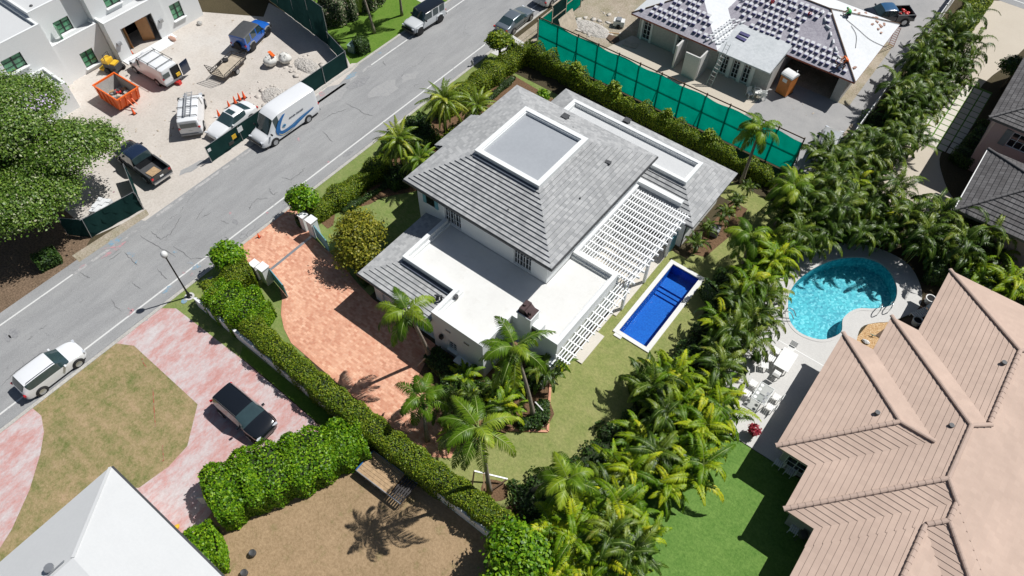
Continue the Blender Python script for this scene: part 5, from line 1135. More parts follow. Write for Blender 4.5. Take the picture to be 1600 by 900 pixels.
def date(label, base, h, nfr, Ln, seed, name='date_palm', mat='leaf_date', group='date palms along the street front of the villa'):
    return coconut(label, base, (base[0]+.15, base[1]-.1, h), nfr, Ln, seed, mat, group, name, r0=.17, droop=(1.0,1.7), ll=.36, trunk_mat='trunk_dark', lw=.042, nl=40, dead=2, wind=.1)

coconut('coconut palm leaning over the brick driveway beside the garage corner', G(672,560), (*G(638,490,7.0),7.0), 13, 2.5, 101)
coconut('tallest coconut palm in the brick-edged bed in front of the chimney', G(833,652), (*G(806,548,7.4),7.4), 14, 3.0, 102)
coconut('coconut palm propped by wooden braces on the lawn near the long hedge', G(765,770), (*G(748,672,8.8),8.8), 14, 2.9, 103)
coconut('short coconut palm beside the brick driveway below the garage palm', (-16.0,12.4), (*G(660,625,3.4),3.4), 13, 2.3, 104, wind=.3)
coconut('coconut palm behind the villa against the green screen', G(1158,285), (*G(1187,205,5.0),5.0), 15, 2.3, 105)
coconut('leaning coconut palm at the corner of the lawn behind the lap pool', G(1212,352), (*G(1238,296,3.7),3.7), 17, 2.5, 106)
coconut('low coconut palm whose fronds shade the lap pool corner', (-6.4,37.6), (*G(1172,372,3.0),3.0), 14, 2.3, 107)
coconut('coconut palm with drooping crown at the top of the garden palm belt', (-8.6,13.8), (*G(882,750,3.8),3.8), 16, 2.5, 108)
coconut('coconut palm standing nearest the dark screen on the far lawn', G(585,52), (*G(560,-28,5.5),5.5), 16, 2.8, 109, group='coconut palms on the far lawn', r0=.13)
coconut('coconut palm standing nearest the street on the far lawn', G(628,24), (*G(620,-45,5.2),5.2), 15, 2.7, 110, group='coconut palms on the far lawn', r0=.13)
coconut('tall coconut palm whose dry frond hangs above the far lawn', (-52.8,47.5), (-52.0,46.5,6.0), 15, 2.7, 111, group='coconut palms on the far lawn', r0=.13, dead=3)
date('full date palm with arching fronds nearest the driveway end of the street front', G(631,272), 3.8, 42, 2.5, 121)
date('tallest, partly browned date palm behind the street line', G(697,215), 4.1, 42, 2.6, 122)
date('low green date palm right beside the villa roof edge', (-31.6,29.4), 2.7, 30, 2.2, 123, mat='leaf_coconut')
date('low yellow-green date palm behind the browned one', (-32.2,37.2), 2.7, 34, 2.3, 124)

def areca_mesh(seed, mat, nst=5, h=(.9,2.5), Ln=(1.7,2.6), nfr=5, droop=(1.6,2.8), spread=.75, ll=.42, nl=24, lw=.06):
    r = np.random.default_rng(seed); F = []; mb = MB()
    for s in range(nst):
        a = 2*pi*s/nst + r.uniform(-.4,.4); rad = r.uniform(.1,spread); hh = r.uniform(*h)
        bx, by = cos(a)*rad*.45, sin(a)*rad*.45; tx, ty = cos(a)*rad, sin(a)*rad
        mb.tube([(bx,by,-.05),((bx+tx)/2,(by+ty)/2,hh*.55),(tx,ty,hh)], [.045,.04,.035], 5)
        for k in range(nfr):
            az = k*2.39996 + r.uniform(-.3,.3)+a; el = 1.35 - 1.0*(k+.5)/nfr + r.uniform(-.12,.12)
            F.append(frond(r, (tx,ty,hh-.05), az, el, r.uniform(*Ln), r.uniform(*droop), nl, ll, lw, vang=.55, curl=r.uniform(-.5,.5), twist=r.uniform(-.7,.7), segs=7))
    V, Q, M, T_ = gather(F); return mesh_np('fronds', V, Q, [mat,'crownshaft'], M, tone=T_), mb.mesh('stems', ['crownshaft'], True)
AM = {}
for i in range(5): AM['y',i] = areca_mesh(200+i, 'leaf_areca', nst=5, ll=.42, lw=.06, nl=34); 
for i in range(4): AM['g',i] = areca_mesh(220+i, 'leaf_areca_green', nst=5, h=(1.2,3.0), Ln=(1.7,2.6), droop=(1.7,2.8), ll=.45, lw=.055, nl=34)
for i in range(3): AM['r',i] = areca_mesh(240+i, 'leaf_areca_green', nst=8, h=(1.0,3.3), Ln=(1.3,2.0), nfr=8, droop=(1.6,2.6), spread=1.25, ll=.42, nl=26, lw=.05)
ARE = []
def areca(px, py, kind, label, group, s=1.0, z=2.2, name='areca_palm'):
    x, y = G(px, py, z*s); i = rnd.randrange({'y':5,'g':4,'r':3}[kind]); fm, sm = AM[kind, i]
    t = thing(name, label, 'palm tree', (x,y,0), rnd.uniform(0,6.28), group)
    f = link('fronds', fm, t); st = link('stems', sm, t); k = s*rnd.uniform(.78,1.18); t.scale = (k,k,k*rnd.uniform(.85,1.3)); return t
def areca_bed(pts, kinds, where, group, s=1.0, z=2.2, ends=('upper','middle','lower'), sides=('left','centre','right'), name='areca_palm', adj=None):
    """places a bed of palms; each label says where in its bed the palm stands"""
    W = [G(px,py,z*s) for px,py in pts]; ys_ = sorted(w[1] for w in W); n3 = len(ys_)
    for (px,py),(x,y) in zip(pts, W):
        u = ys_.index(y)/max(1,n3-1); e_ = ('top','upper','middle','lower','bottom')[min(4, int((1-u)*5))] if n3 > 12 else (ends[0] if u > .66 else ends[1] if u > .33 else ends[2])
        row = sorted(w[0] for w in W if abs(w[1]-y) < 2.2); q = row.index(x)/max(1,len(row)-1); sd = sides[0] if q < .34 else sides[1] if q < .67 else sides[2]
        k = kinds(px,py); areca(px, py, k, ('yellow-green' if k == 'y' else 'dark glossy')+' '+(adj or 'areca palm')+', '+sd+' side, '+e_+' part of '+where, group, s, z, name)
belt = [(905,775),(945,760),(985,735),(1025,712),(1060,692),(1098,672),(1128,645),(925,812),(968,800),(1010,785),(1045,760),(1000,835),(950,845),(905,850),(960,885),(905,892),(860,880),(960,705),(1000,682),(1035,655),(1070,640),(1000,640),(1035,615),(1070,600),(1105,618),(1125,610),(1050,580),(930,735),(965,735),(1085,725),(1040,795),(985,868),(880,815),(1010,600),(1085,575),(1120,580)]
areca_bed([p for i,p in enumerate(belt) if i not in (9,17,21,27,30,34)], lambda x,y: 'g' if rnd.random() < .22 else 'y', 'the belt beside the deep green lawn', 'areca palms in the belt beside the deep green lawn', z=2.0)
areca_bed([(1118,552),(1138,528),(1160,502),(1175,480),(1125,505),(1150,468),(1172,448),(1195,438),(1178,418),(1208,412),(1198,465),(1165,530),(1188,502),(1215,395)], lambda x,y: rnd.choice('gy'), 'the planting between the two pools', 'areca palms between the two pools', z=2.3, s=.88)
areca_bed([(1245,365),(1262,330),(1300,335),(1265,295),(1300,262),(1330,250),(1300,298),(1340,295),(1375,285),(1322,325),(1360,325),(1395,318),(1350,348),(1410,345),(1290,232),(1345,270),(1440,372),(1450,345),(1232,320),(1398,298),(1250,268),(1285,360),(1385,352)], lambda x,y: rnd.choice('ggry'), 'the thicket behind the kidney pool', 'areca palms in the thicket behind the kidney pool', z=2.8, s=.98)
areca_bed([(1480,355),(1510,345),(1535,370),(1500,385),(1530,400),(1560,385),(1475,385),(1570,415),(1595,445),(1545,420)], lambda x,y: 'g' if y < 390 else 'y', 'the cluster below the near-black roof', 'areca palms below the dark tile roof', z=2.8, s=1.0)
areca_bed([(1352,212),(1375,215),(1400,200),(1430,205),(1400,165),(1425,170),(1408,135),(1430,130),(1455,150),(1432,105),(1455,115),(1480,130),(1445,85),(1480,90),(1505,110),(1460,60),(1490,65),(1510,85),(1475,45),(1500,50),(1360,235),(1390,235),(1340,225)], lambda x,y: rnd.choice('rrg'), 'the strip beside the pale drive', 'areca palms beside the pale concrete drive', z=2.6, s=.98)
areca_bed([(700,640),(735,625),(770,610),(800,600),(725,590),(760,650),(790,640),(710,675),(850,590),(865,560)], lambda x,y: 'y' if rnd.random()<.6 else 'g', 'the bed below the villa', 'areca palms below the villa south wall', z=1.6, s=.72, adj='small areca palm')
areca_bed([(1150,318),(1128,345),(1105,362),(1165,300),(1085,385)], lambda x,y: 'g', 'the wing-side bed', 'low palms beside the villa wing', z=1.1, s=.5, name='fan_palm', adj='low fan palm')
hedge('belt_undergrowth', 'dark undergrowth at the foot of the areca belt', [(-8.4,12.6),(-6.3,16),(-5.6,20),(-5.2,24.0)], 3.4, .5, 'leaf_dark', .16, 50, 25, cat='shrub', bump_=.3)
hedge('belt_shrub', 'dark broadleaf shrub among the palms beside the lap pool corner', [(-6.9,33.4),(-6.5,34.6)], 1.7, 2.0, 'leaf_dark', .14, 130, 28, cat='shrub', bump_=.25)
hedge('belt_shrub', 'bushy shrub on the verge bed between the two tallest date palms', [(-34.6,31.6),(-34.4,33.4)], 1.7, 1.7, 'leaf_dark', .13, 130, 29, cat='shrub', bump_=.25)
hedge('belt_shrub', 'bushy shrub in the front bed beside the low green date palm', [(-33.2,33.8),(-32.6,36.0)], 1.5, 1.2, 'leaf_hedge', .12, 130, 30, cat='shrub', bump_=.25)
hedge('belt_undergrowth', 'dark undergrowth between the two pools', [(-5.6,26),(-5.4,31),(-5.4,36),(-5.0,40.5)], 2.2, .9, 'leaf_dark', .16, 50, 26, cat='shrub', bump_=.3)
hedge('belt_undergrowth', 'dark undergrowth in the thicket behind the kidney pool', [(-4.8,43.5),(-3.0,48),(-3.4,54),(-3.6,60)], 3.4, 1.0, 'leaf_dark', .17, 45, 27, cat='shrub', bump_=.3)
# ---------------------------------------------------------------- vehicles (built nose towards +X, then turned)
def loft_body(root, st, paint, glassmat='car_glass', sub=2, belt_crease=.3, roofmat=None, lowmat=None, names=None):
    """st: (x, z_bottom, half_width, z_belt, half_width_roof, z_roof, flags) from tail to nose.
    flags describe the panel from this station to the next: g side glass, w windscreen, r rear glass, R roof panel"""
    bm = bmesh.new(); rings = []
    for (x,zb,w,zbelt,wr,zr,fl) in st:
        half = [(w*.80,zb),(w*.97,zb+.05),(w,zb+(zbelt-zb)*.45),(w*.965,zbelt),(wr,zr-.05 if zr-zbelt>.2 else (zr+zbelt)/2),(wr*.86,zr),(wr*.35,zr+.022)]
        pts = [(x,-y,z) for y,z in half] + [(x,y,z) for y,z in reversed(half)]
        rings.append([bm.verts.new(p) for p in pts])
    n = 14; cl = bm.edges.layers.float.get('crease_edge') or bm.edges.layers.float.new('crease_edge')
    for i in range(len(st)-1):
        fl = st[i][6]
        for k in range(n):
            j = (k+1) % n; f = bm.faces.new((rings[i][k],rings[i+1][k],rings[i+1][j],rings[i][j]))
            mi = 0
            if 'g' in fl and k in (3,9): mi = 1 if k == 3 else 2
            if 'w' in fl and 4 <= k <= 8: mi = 3
            if 'r' in fl and 4 <= k <= 8: mi = 4
            if 'R' in fl and 4 <= k <= 8: mi = 5
            if lowmat and k in (0,12): mi = 6
            f.material_index = mi
    for rg, flip in ((rings[0], True), (rings[-1], False)):
        f = bm.faces.new(list(reversed(rg)) if not flip else rg); f.normal_flip() if False else None
    bmesh.ops.recalc_face_normals(bm, faces=bm.faces)
    bm.edges.ensure_lookup_table()
    for f in bm.faces:
        for e in f.edges:
            if len({q.material_index for q in e.link_faces}) > 1: e[cl] = .75
    for i in range(len(st)-1):
        for k in (3,9,10):
            e = bm.edges.get((rings[i][k], rings[i+1][k]))
            if e: e[cl] = max(e[cl], belt_crease)
    me = bpy.data.meshes.new('tmp'); bm.to_mesh(me); bm.free()
    ob = bpy.data.objects.new('tmp', me); COL.objects.link(ob); md = ob.modifiers.new('s','SUBSURF'); md.levels = sub; md.render_levels = sub
    ev = ob.evaluated_get(bpy.context.evaluated_depsgraph_get()); m2 = bpy.data.meshes.new_from_object(ev); bpy.data.objects.remove(ob)
    groups = {}
    for p in m2.polygons: groups.setdefault(p.material_index, []).append(tuple(p.vertices))
    co = [tuple(v.co) for v in m2.vertices]
    nm = {0:('body',paint),1:('side_window',glassmat),2:('side_window',glassmat),3:('windscreen',glassmat),4:('rear_window',glassmat),5:('roof_panel',roofmat or paint),6:('sill',lowmat or paint)}
    for mi, fs in groups.items():
        used = sorted({i for f in fs for i in f}); mp = {u:i for i,u in enumerate(used)}
        mb = MB(); mb.add([co[u] for u in used], [tuple(mp[i] for i in f) for f in fs])
        part(nm[mi][0], mb, [nm[mi][1]], root, 60)
def wheel(root, x, y, r=.34, w=.22, rim='rim', side=1):
    t = MB(); t.lathe([(r*.62,-w/2),(r*.93,-w/2),(r,-w*.36),(r,w*.36),(r*.93,w/2),(r*.62,w/2)], 20, (x,y,r), 'y'); tp = part('wheel', t, ['tyre'], root, 40)
    k = MB(); s = w/2*side
    k.lathe([(r*.63,-.01),(r*.63,.0)], 18, (x,y+s*.55,r), 'y')
    for i in range(5):
        a = 2*pi*i/5; k.bar((x,y+s*.9,r),(x+cos(a)*r*.6,y+s*.95,r+sin(a)*r*.6), .05,.03)
    k.lathe([(r*.58,0),(r*.66,0),(r*.66,.02*side),(r*.60,.02*side)], 18, (x,y+s,r), 'y')
    link('rim', k.mesh('rim', [rim], False), tp); return tp
def arch(root, x, y, r, side):
    a = MB(); a.lathe([(r+.075,-.012),(r+.075,.012)], 18, (x,y,r), 'y'); part('wheel_arch', a, ['plastic_black'], root)
def finish(root, Ln, W, zl, wb, xoff=0, r=.34, rim='rim', mirror=(.5,1.0), paint='car_white', lights=True, wheelw=.22, zt=None, plate=True, lw=.34):
    for sx in (-1,1):
        for sy in (-1,1):
            x = xoff+sx*wb/2; arch(root, x, sy*(W/2-.012), r, sy); wheel(root, x, sy*(W/2-wheelw/2+.035), r, wheelw, rim, sy)
    for sy in (-1,1):
        m_ = MB(); m_.obox((mirror[0], sy*(W/2+.09), mirror[1]), (.12,.20,.13)); part('mirror', m_, [paint], root)
        if lights:
            m_ = MB(); m_.obox((Ln/2-.13, sy*(W/2-.30), zl), (.16,lw,.12), sy*-.35); part('headlight', m_, ['lamp_clear'], root)
            m_ = MB(); m_.obox((-Ln/2+.045, sy*(W/2-.16), zt or zl+.12), (.12,.20,.16), sy*.3); part('taillight', m_, ['lamp_red'], root)
    if plate:
        m_ = MB(); m_.box(-Ln/2-.012,-Ln/2+.03,-.16,.16,zl-.1,zl+.02); part('number_plate', m_, ['plastic_white'], root)
    m_ = MB(); m_.box(-Ln/2+.3, Ln/2-.3, -W/2+.12, W/2-.12, .16, .34); part('underbody', m_, ['plastic_black'], root)
def roof_rails(root, x0, x1, y, z):
    for s in (-1,1):
        m_ = MB(); m_.tube([(x0,s*y,z-.03),(x0+.1,s*y,z+.03),(x1-.1,s*y,z+.03),(x1,s*y,z-.03)], .018, 6); part('roof_rail', m_, ['charcoal'], root)

def suv(name, label, loc, rz, paint, Ln=4.55, W=1.84, H=1.62, roof=None, group=None, rim='rim'):
    t = thing(name, label, 'car', loc, rz, group); h = Ln/2; w = W/2
    st = [(-h,.42,w*.80,.86,w*.62,.95,''),(-h+.07,.30,w*.93,.98,w*.70,1.12,'r'),(-h+.40,.24,w*.98,1.02,w*.74,H-.04,'g R'),(-h+1.0,.22,w,1.03,w*.765,H+.0,'g R'),(-.2,.22,w,1.02,w*.775,H+.0,'g R'),(.35,.22,w,1.0,w*.765,H-.04,'gw'),(1.08,.22,w,.98,w*.80,1.05,''),(1.5,.22,w,.95,w*.80,1.00,''),(h-.32,.24,w*.93,.86,w*.72,.89,''),(h-.08,.28,w*.76,.70,w*.56,.76,''),(h,.34,w*.58,.56,w*.42,.62,'')]
    loft_body(t, st, paint, roofmat=roof, lowmat='plastic_black', belt_crease=.1)
    finish(t, Ln, W, .72, Ln*.60, .05, .35, rim, (.72,1.04), paint); roof_rails(t, -1.7, .35, w*.72, H+.0)
    m_ = MB(); m_.obox((h-.05,0,.52),(.08,.9,.2)); part('grille', m_, ['plastic_black'], t)
    return t
def sedan(name, label, loc, rz, paint, Ln=4.85, W=1.85, H=1.43, sunroof=False):
    t = thing(name, label, 'car', loc, rz); h = Ln/2; w = W/2
    st = [(-h,.40,w*.80,.80,w*.60,.88,''),(-h+.10,.28,w*.92,.93,w*.76,1.00,''),(-h+.62,.22,w*.98,.95,w*.80,1.03,'r'),(-h+1.32,.20,w,.95,w*.70,H-.05,'g R'),(-.35,.20,w,.94,w*.72,H+.01,'g R'),(.12,.20,w,.93,w*.72,H-.02,'gw'),(.98,.20,w,.90,w*.80,.97,''),(1.5,.20,w,.86,w*.80,.91,''),(h-.36,.22,w*.93,.75,w*.70,.79,''),(h-.10,.26,w*.76,.60,w*.55,.67,''),(h,.32,w*.56,.48,w*.4,.54,'')]
    loft_body(t, st, paint, lowmat=None, belt_crease=.08); finish(t, Ln, W, .62, Ln*.60, .06, .34, 'rim', (.62,.97), paint, zt=.80)
    if sunroof:
        m_ = MB(); m_.box(-.42,.05,-.42,.42,H+.018,H+.030); part('sunroof', m_, ['car_glass'], t)
    return t

SUVW = suv('parked_suv', 'white estate-style SUV parked at the kerb beside the worn island lawn', (-39.38,.42), R(90), 'car_white', 4.5, 1.82, 1.62)
SUVB = suv('parked_suv', 'glossy black SUV parked on the red stamped driveway', (-26.45,6.32), R(0), 'car_black', 4.65, 1.93, 1.70)
sedan('parked_sedan', 'white sedan with sunroof parked inside the building site behind the dark screen', (-49.5,24.25), R(-86), 'car_white', sunroof=True)
sedan('parked_sedan', 'blue-grey sedan parked at the kerb by the end of the green screen fence', (-39.15,51.75), R(91), 'car_grey')
suv('parked_suv', 'pale grey SUV parked at the top edge in front of the grey sedan', (-39.0,57.9), R(91), 'car_pearl')
suv('parked_suv', 'silver SUV parked on the slab under the palms of the building plot', (-6.75,54.1), R(98), 'car_silver', 4.5, 1.85, 1.65)

def boxy4x4(name, label, loc, rz, paint, roof, Ln=4.6, W=1.86, H=1.92, jeep=False, rim='rim_dark'):
    t = thing(name, label, 'car', loc, rz); h = Ln/2; w = W/2
    zbl = 1.12 if not jeep else 1.08; nx = .62 if not jeep else .55
    st = [(-h,.42,w*.94,zbl,w*.90,H-.02,''),(-h+.05,.40,w*.97,zbl,w*.92,H,'R'),(-h+.22,.38,w*.97,zbl,w*.93,H+.02,'g R'),(-h+.95,.38,w*.97,zbl,w*.93,H+.02,' R'),(-h+1.06,.38,w*.97,zbl,w*.93,H+.02,'g R'),(-h+1.85,.38,w*.97,zbl,w*.93,H+.02,' R'),(-h+1.96,.38,w*.97,zbl,w*.93,H+.02,'g R'),(nx-.12,.38,w*.97,zbl,w*.92,H,'gw'),(nx+.30,.38,w*.96,zbl,w*.86,zbl+.07,''),(nx+.36,.38,w*.95,zbl-.01,w*.82,zbl+.05,''),(h-.22,.40,w*.90,zbl-.10,w*.78,zbl-.03,''),(h-.10,.42,w*.88,zbl-.14,w*.76,zbl-.08,'')]
    loft_body(t, st, paint, roofmat=roof, sub=1, belt_crease=.6, lowmat='plastic_black')
    finish(t, Ln, W, .88, Ln*.61, .05, .40, rim, (nx+.05,1.25), 'plastic_black', wheelw=.28, zt=1.0)
    for sx in (-1,1):
        for sy in (-1,1):
            m_ = MB(); x = .05+sx*Ln*.305; m_.tube([(x-.46,sy*(w-.02),.55),(x-.34,sy*(w-.02),.86),(x,sy*(w-.02),.95),(x+.34,sy*(w-.02),.86),(x+.46,sy*(w-.02),.55)], .075, 6); part('fender_flare', m_, [paint if not jeep else 'grey_plastic'], t)
    m_ = MB(); m_.lathe([(.37,0),(.37,.22),(.30,.24)], 18, (-h-.24,0,.98), 'x'); part('spare_wheel', m_, ['tyre'], t)
    m_ = MB(); m_.box(h-.12,h+.06,-w*.9,w*.9,.45,.68); part('front_bumper', m_, ['plastic_black'], t)
    m_ = MB(); m_.box(-h-.08,-h+.05,-w*.9,w*.9,.45,.65); part('rear_bumper', m_, ['plastic_black'], t)
    m_ = MB(); m_.box(h-.115,h-.085,-w*.45,w*.45,.72,.95); part('grille', m_, ['frame_black'], t)
    return t
boxy4x4('parked_four_by_four', 'boxy pale grey four-by-four with black roof parked by the far lawn', (-46.25,46.0), R(-93), 'car_pearl', 'car_black')
boxy4x4('parked_four_by_four', 'bright blue off-roader with black hard top beside the open trailer', (-57.7,33.5), R(106.8), 'car_blue', 'charcoal', 4.3, 1.9, 1.86, True)

def cargo_van(name, label, loc, rz, Ln, W, H, nose, graphics=False, high=False, rim='rim', lowgrey=False):
    t = thing(name, label, 'van', loc, rz); h = Ln/2; w = W/2; zb_ = 1.12 if high else 1.02; x1 = h-nose
    st = [(-h,.45,w*.92,zb_,w*.80,H-.10,''),(-h+.05,.36,w*.97,zb_,w*.85,H-.04,'R'),(-h+.4,.30,w,zb_,w*.88,H,'R'),(-.2,.28,w,zb_,w*.89,H+.01,'R'),(x1-1.35,.28,w,zb_,w*.88,H,'R'),(x1-1.05,.28,w,zb_,w*.87,H-(.04 if high else .01),'Rg'),(x1-.50 if high else x1-.70,.28,w,zb_,w*.83,H-(.26 if high else .07),'w'),(x1+.30 if high else x1+.05,.28,w*.98,zb_,w*.78,zb_+.10,''),(x1+.5,.28,w*.97,zb_-.03,w*.76,zb_+.03,''),(h-.22,.30,w*.93,zb_-.18,w*.72,zb_-.13,''),(h-.05,.34,w*.84,zb_-.38,w*.66,zb_-.32,''),(h,.36,w*.76,.55,w*.6,.62,'')]
    loft_body(t, st, 'car_white', belt_crease=.15, lowmat='grey_plastic' if lowgrey else None)
    finish(t, Ln, W, .86, Ln*(.585 if high else .60), .12, .36, rim, (x1+.1,1.35 if high else 1.2), 'plastic_black', zt=1.15, lw=.3)
    m_ = MB(); m_.obox((h-.03,0,.62),(.10,W*.74,.26)); part('grille', m_, ['plastic_black'], t)
    m_ = MB(); m_.box(-h-.06,-h+.04,-w*.92,w*.92,.38,.56); part('rear_bumper', m_, ['grey_plastic'], t)
    return t
TV = cargo_van('delivery_van', 'white high-roof delivery van with blue swoosh graphics parked on the street edge', (-45.62,26.95), R(-90.5), 6.5, 2.06, 2.72, 1.15, high=True, lowgrey=True)
# graphics on both flanks: curved bands that follow the side (x along the van, z up, on y = +side)
def decal(root, name, poly, mat, side, y=1.038, lean=0.0):
    mb = MB(); pts = [(x, z) for x, z in poly]
    loops = [[Vector((x,z,0)) for x,z in pts]]; tr = geometry.tessellate_polygon(loops)
    def Y(z): return side*(y - max(0, z-1.15)*.078 - (.02 if z > 2.3 else 0))
    mb.add([(x, Y(z), z) for x,z in pts], [tuple(q) for q in tr]); part(name, mb, [mat], root)
def band(cpts, widths, n=8):
    c = smooth_loop(cpts, n, False); k = len(c); up = []; dn = []
    for i,(x,z) in enumerate(c):
        a = c[max(0,i-1)]; b = c[min(k-1,i+1)]; d = Vector((b[0]-a[0], b[1]-a[1])).normalized(); w = np.interp(i/(k-1), np.linspace(0,1,len(widths)), widths)/2
        up.append((x-d.y*w, z+d.x*w)); dn.append((x+d.y*w, z-d.x*w))
    return up + dn[::-1]
for sd_ in (1,-1):
    decal(TV, 'blue_swoosh', band([(.10,2.50),(.95,1.95),(1.42,1.25),(1.15,.80),(.2,.72),(-1.1,.98),(-2.6,1.18)], [.05,.34,.46,.44,.46,.34,.08]), 'van_blue', sd_)
    decal(TV, 'light_stripe', band([(.95,.86),(.0,.86),(-1.2,1.05),(-2.3,1.2)], [.03,.05,.05,.02]), 'van_lblue', sd_, 1.043)
    decal(TV, 'cream_stripe', band([(1.45,.92),(1.1,.62),(.4,.56),(-.1,.60)], [.03,.07,.07,.03]), 'van_cream', sd_, 1.043)
    decal(TV, 'round_emblem', [(.72+.20*cos(a), 1.34+.14*sin(a)) for a in np.linspace(0,2*pi,16,endpoint=False)], 'van_lblue', sd_, 1.040)
    decal(TV, 'emblem_ring', [(.72+.13*cos(a), 1.34+.06*sin(a)) for a in np.linspace(0,2*pi,16,endpoint=False)], 'ink', sd_, 1.045)
    g = random.Random(3); x = .05
    for wd in [.05,.09,.05,.07,.03,.07,.09,.06,.0,.08,.06,.09,.05,.08,.07,.08,.05]:   # blurred slanting lettering of the firm
        if wd: decal(TV, 'lettering', [(x-wd*sd_*0,1.60),(x-wd,1.60),(x-wd-.02,1.60+.13+g.uniform(-.02,.03)),(x-.02,1.60+.13+g.uniform(-.02,.03))], 'ink', sd_, 1.043)
        x -= wd+.028 if wd else .10
V2 = cargo_van('work_van', 'white work van with aluminium ladder and rack on its roof, tail towards the street', (-52.85,22.65), R(140), 4.95, 1.95, 1.92, .95)
m_ = MB(); m_.box(-2.49,-2.44,-.68,.68,1.18,1.62); part('rear_window', m_, ['car_glass'], V2)
for x in (-1.9,-.7,.4):
    m_ = MB(); m_.box(x-.025,x+.025,-.86,.86,2.02,2.06); m_.box(x-.02,x+.02,-.85,-.81,1.86,2.04); m_.box(x-.02,x+.02,.81,.85,1.86,2.04); part('rack_bar', m_, ['charcoal'], V2)
def ladder(name, label, p0, p1, w, nr, mat='alu', parent=None, cat='ladder', wide=None):
    a, b = Vector(p0), Vector(p1); d = (b-a).normalized(); s = d.cross(Vector((0,0,1))); s = (s.normalized() if s.length > .1 else Vector((1,0,0)))*w/2
    mb = MB(); wide = wide or 1; mb.bar(a-s*wide,b-s,.035,.08); mb.bar(a+s*wide,b+s,.035,.08)
    for k in range(nr):
        u = (k+.5)/nr; c = a.lerp(b,u); ww = s*(1+(wide-1)*(1-u)); mb.bar(c-ww,c+ww,.035)
    o = part(name, mb, [mat], parent)
    if label: tag(o, label, cat)
    return o
Mv = Matrix.Translation((-52.85,22.65,0)) @ Matrix.Rotation(R(140),4,'Z')
ladder('ladder', 'aluminium extension ladder strapped on the roof of the work van', tuple(Mv@Vector((-1.95,-.18,2.10))), tuple(Mv@Vector((1.2,-.18,2.10))), .42, 13)
m_ = MB(); m_.tube([tuple(Mv@Vector((-2.0,.17,2.13))), tuple(Mv@Vector((1.0,.17,2.13)))], .085, 10); tag(part('pipe_carrier', m_, ['galv']), 'long grey pipe tube strapped beside the ladder on the van roof', 'pipe')
V1 = cargo_van('work_van', 'older white work van with roof rack and open rear door beside the front steps', (-60.75,24.45), R(183), 5.3, 2.02, 2.02, 1.05)
for x in (-2.1,-.9,.3):
    m_ = MB(); m_.box(x-.025,x+.025,-.92,.92,2.13,2.17); m_.box(x-.02,x+.02,-.9,-.86,1.95,2.15); m_.box(x-.02,x+.02,.86,.9,1.95,2.15); part('rack_bar', m_, ['charcoal'], V1)
for y in (-.88,.88):
    m_ = MB(); m_.box(-2.3,.6,y-.02,y+.02,2.17,2.205); part('rack_rail', m_, ['charcoal'], V1)
m_ = MB(); m_.box(-2.69,-2.64,-.95,-.05,.60,1.80); part('open_load_bay', m_, ['black_void'], V1)
m_ = MB(); m_.box(-2.685,-2.66,.15,.85,1.15,1.6); part('rear_window', m_, ['car_glass'], V1)
dd = MB(); dd.obox((-2.72,-1.48,1.15),(.05,.95,1.25),R(8)); part('open_rear_door', dd, ['car_navy'], V1)
m_ = MB(); m_.obox((-2.72,-.6,.9),(.12,.4,.3)); part('tool_rack', m_, ['yellow'], V1)

def pickup(name, label, loc, rz, paint, Ln=5.7, W=1.98, H=1.86, cab0=-.65, bedmat='plastic_black', roof=None):
    t = thing(name, label, 'pickup truck', loc, rz); h = Ln/2; w = W/2; zb_ = 1.12
    st = [(cab0,.42,w*.98,zb_,w*.84,zb_+.1,'r'),(cab0+.12,.40,w,zb_,w*.80,H-.06,' R'),(cab0+.28,.38,w,zb_,w*.81,H,'g R'),(cab0+1.0,.38,w,zb_,w*.81,H+.01,' R'),(cab0+1.1,.38,w,zb_,w*.81,H,'g R'),(cab0+1.5,.38,w,zb_,w*.79,H-.05,'gw'),(cab0+2.1,.38,w,zb_,w*.82,zb_+.09,''),(h-1.0,.38,w*.99,zb_-.01,w*.82,zb_+.06,''),(h-.2,.38,w*.95,zb_-.08,w*.78,zb_-.02,''),(h-.04,.40,w*.88,zb_-.22,w*.72,zb_-.16,''),(h,.42,w*.84,.62,w*.7,.68,'')]
    loft_body(t, st, paint, sub=1, belt_crease=.5, roofmat=roof)
    x0, x1 = -h+.04, cab0+.04
    b = MB(); b.box(x0,x1,-w*.985,-w*.985+.12,.48,1.16); b.box(x0,x1,w*.985-.12,w*.985,.48,1.16); b.box(x0,x0+.08,-w*.86,w*.86,.55,1.15); b.box(x1-.06,x1+.05,-w*.86,w*.86,.5,1.2); b.box(x0+.08,x1-.06,-w*.86,w*.86,.48,.60); part('cargo_bed', b, [paint], t)
    b = MB(); b.box(x0+.085,x1-.07,-w*.855,w*.855,.602,.63); part('bed_liner', b, [bedmat], t)
    for y in (-1,1):
        b = MB(); b.box(x0,x1-.05,y*(w*.985-.065)-.065,y*(w*.985-.065)+.065,1.163,1.185); part('bed_rail', b, ['charcoal'], t)
    b = MB(); b.box(-h-.10,-h+.03,-w*.9,w*.9,.42,.58); part('rear_bumper', b, ['chrome'], t)
    b = MB(); b.obox((h+.01,0,.72),(.08,1.1,.3)); part('grille', b, ['plastic_black'], t)
    finish(t, Ln, W, .85, Ln*.61, .05, .40, 'rim', (cab0+1.75,1.28), paint, zt=.95, wheelw=.26)
    return t
PB = pickup('pickup_truck', 'black pickup truck with empty open bed under the edge of the shade tree', (-51.3,16.22), R(180), 'car_black', bedmat='charcoal', roof='car_navy')
m_ = MB(); m_.obox((-1.9,.1,.66),(1.1,.9,.05),.1); part('bed_mat', m_, ['timber'], PB)
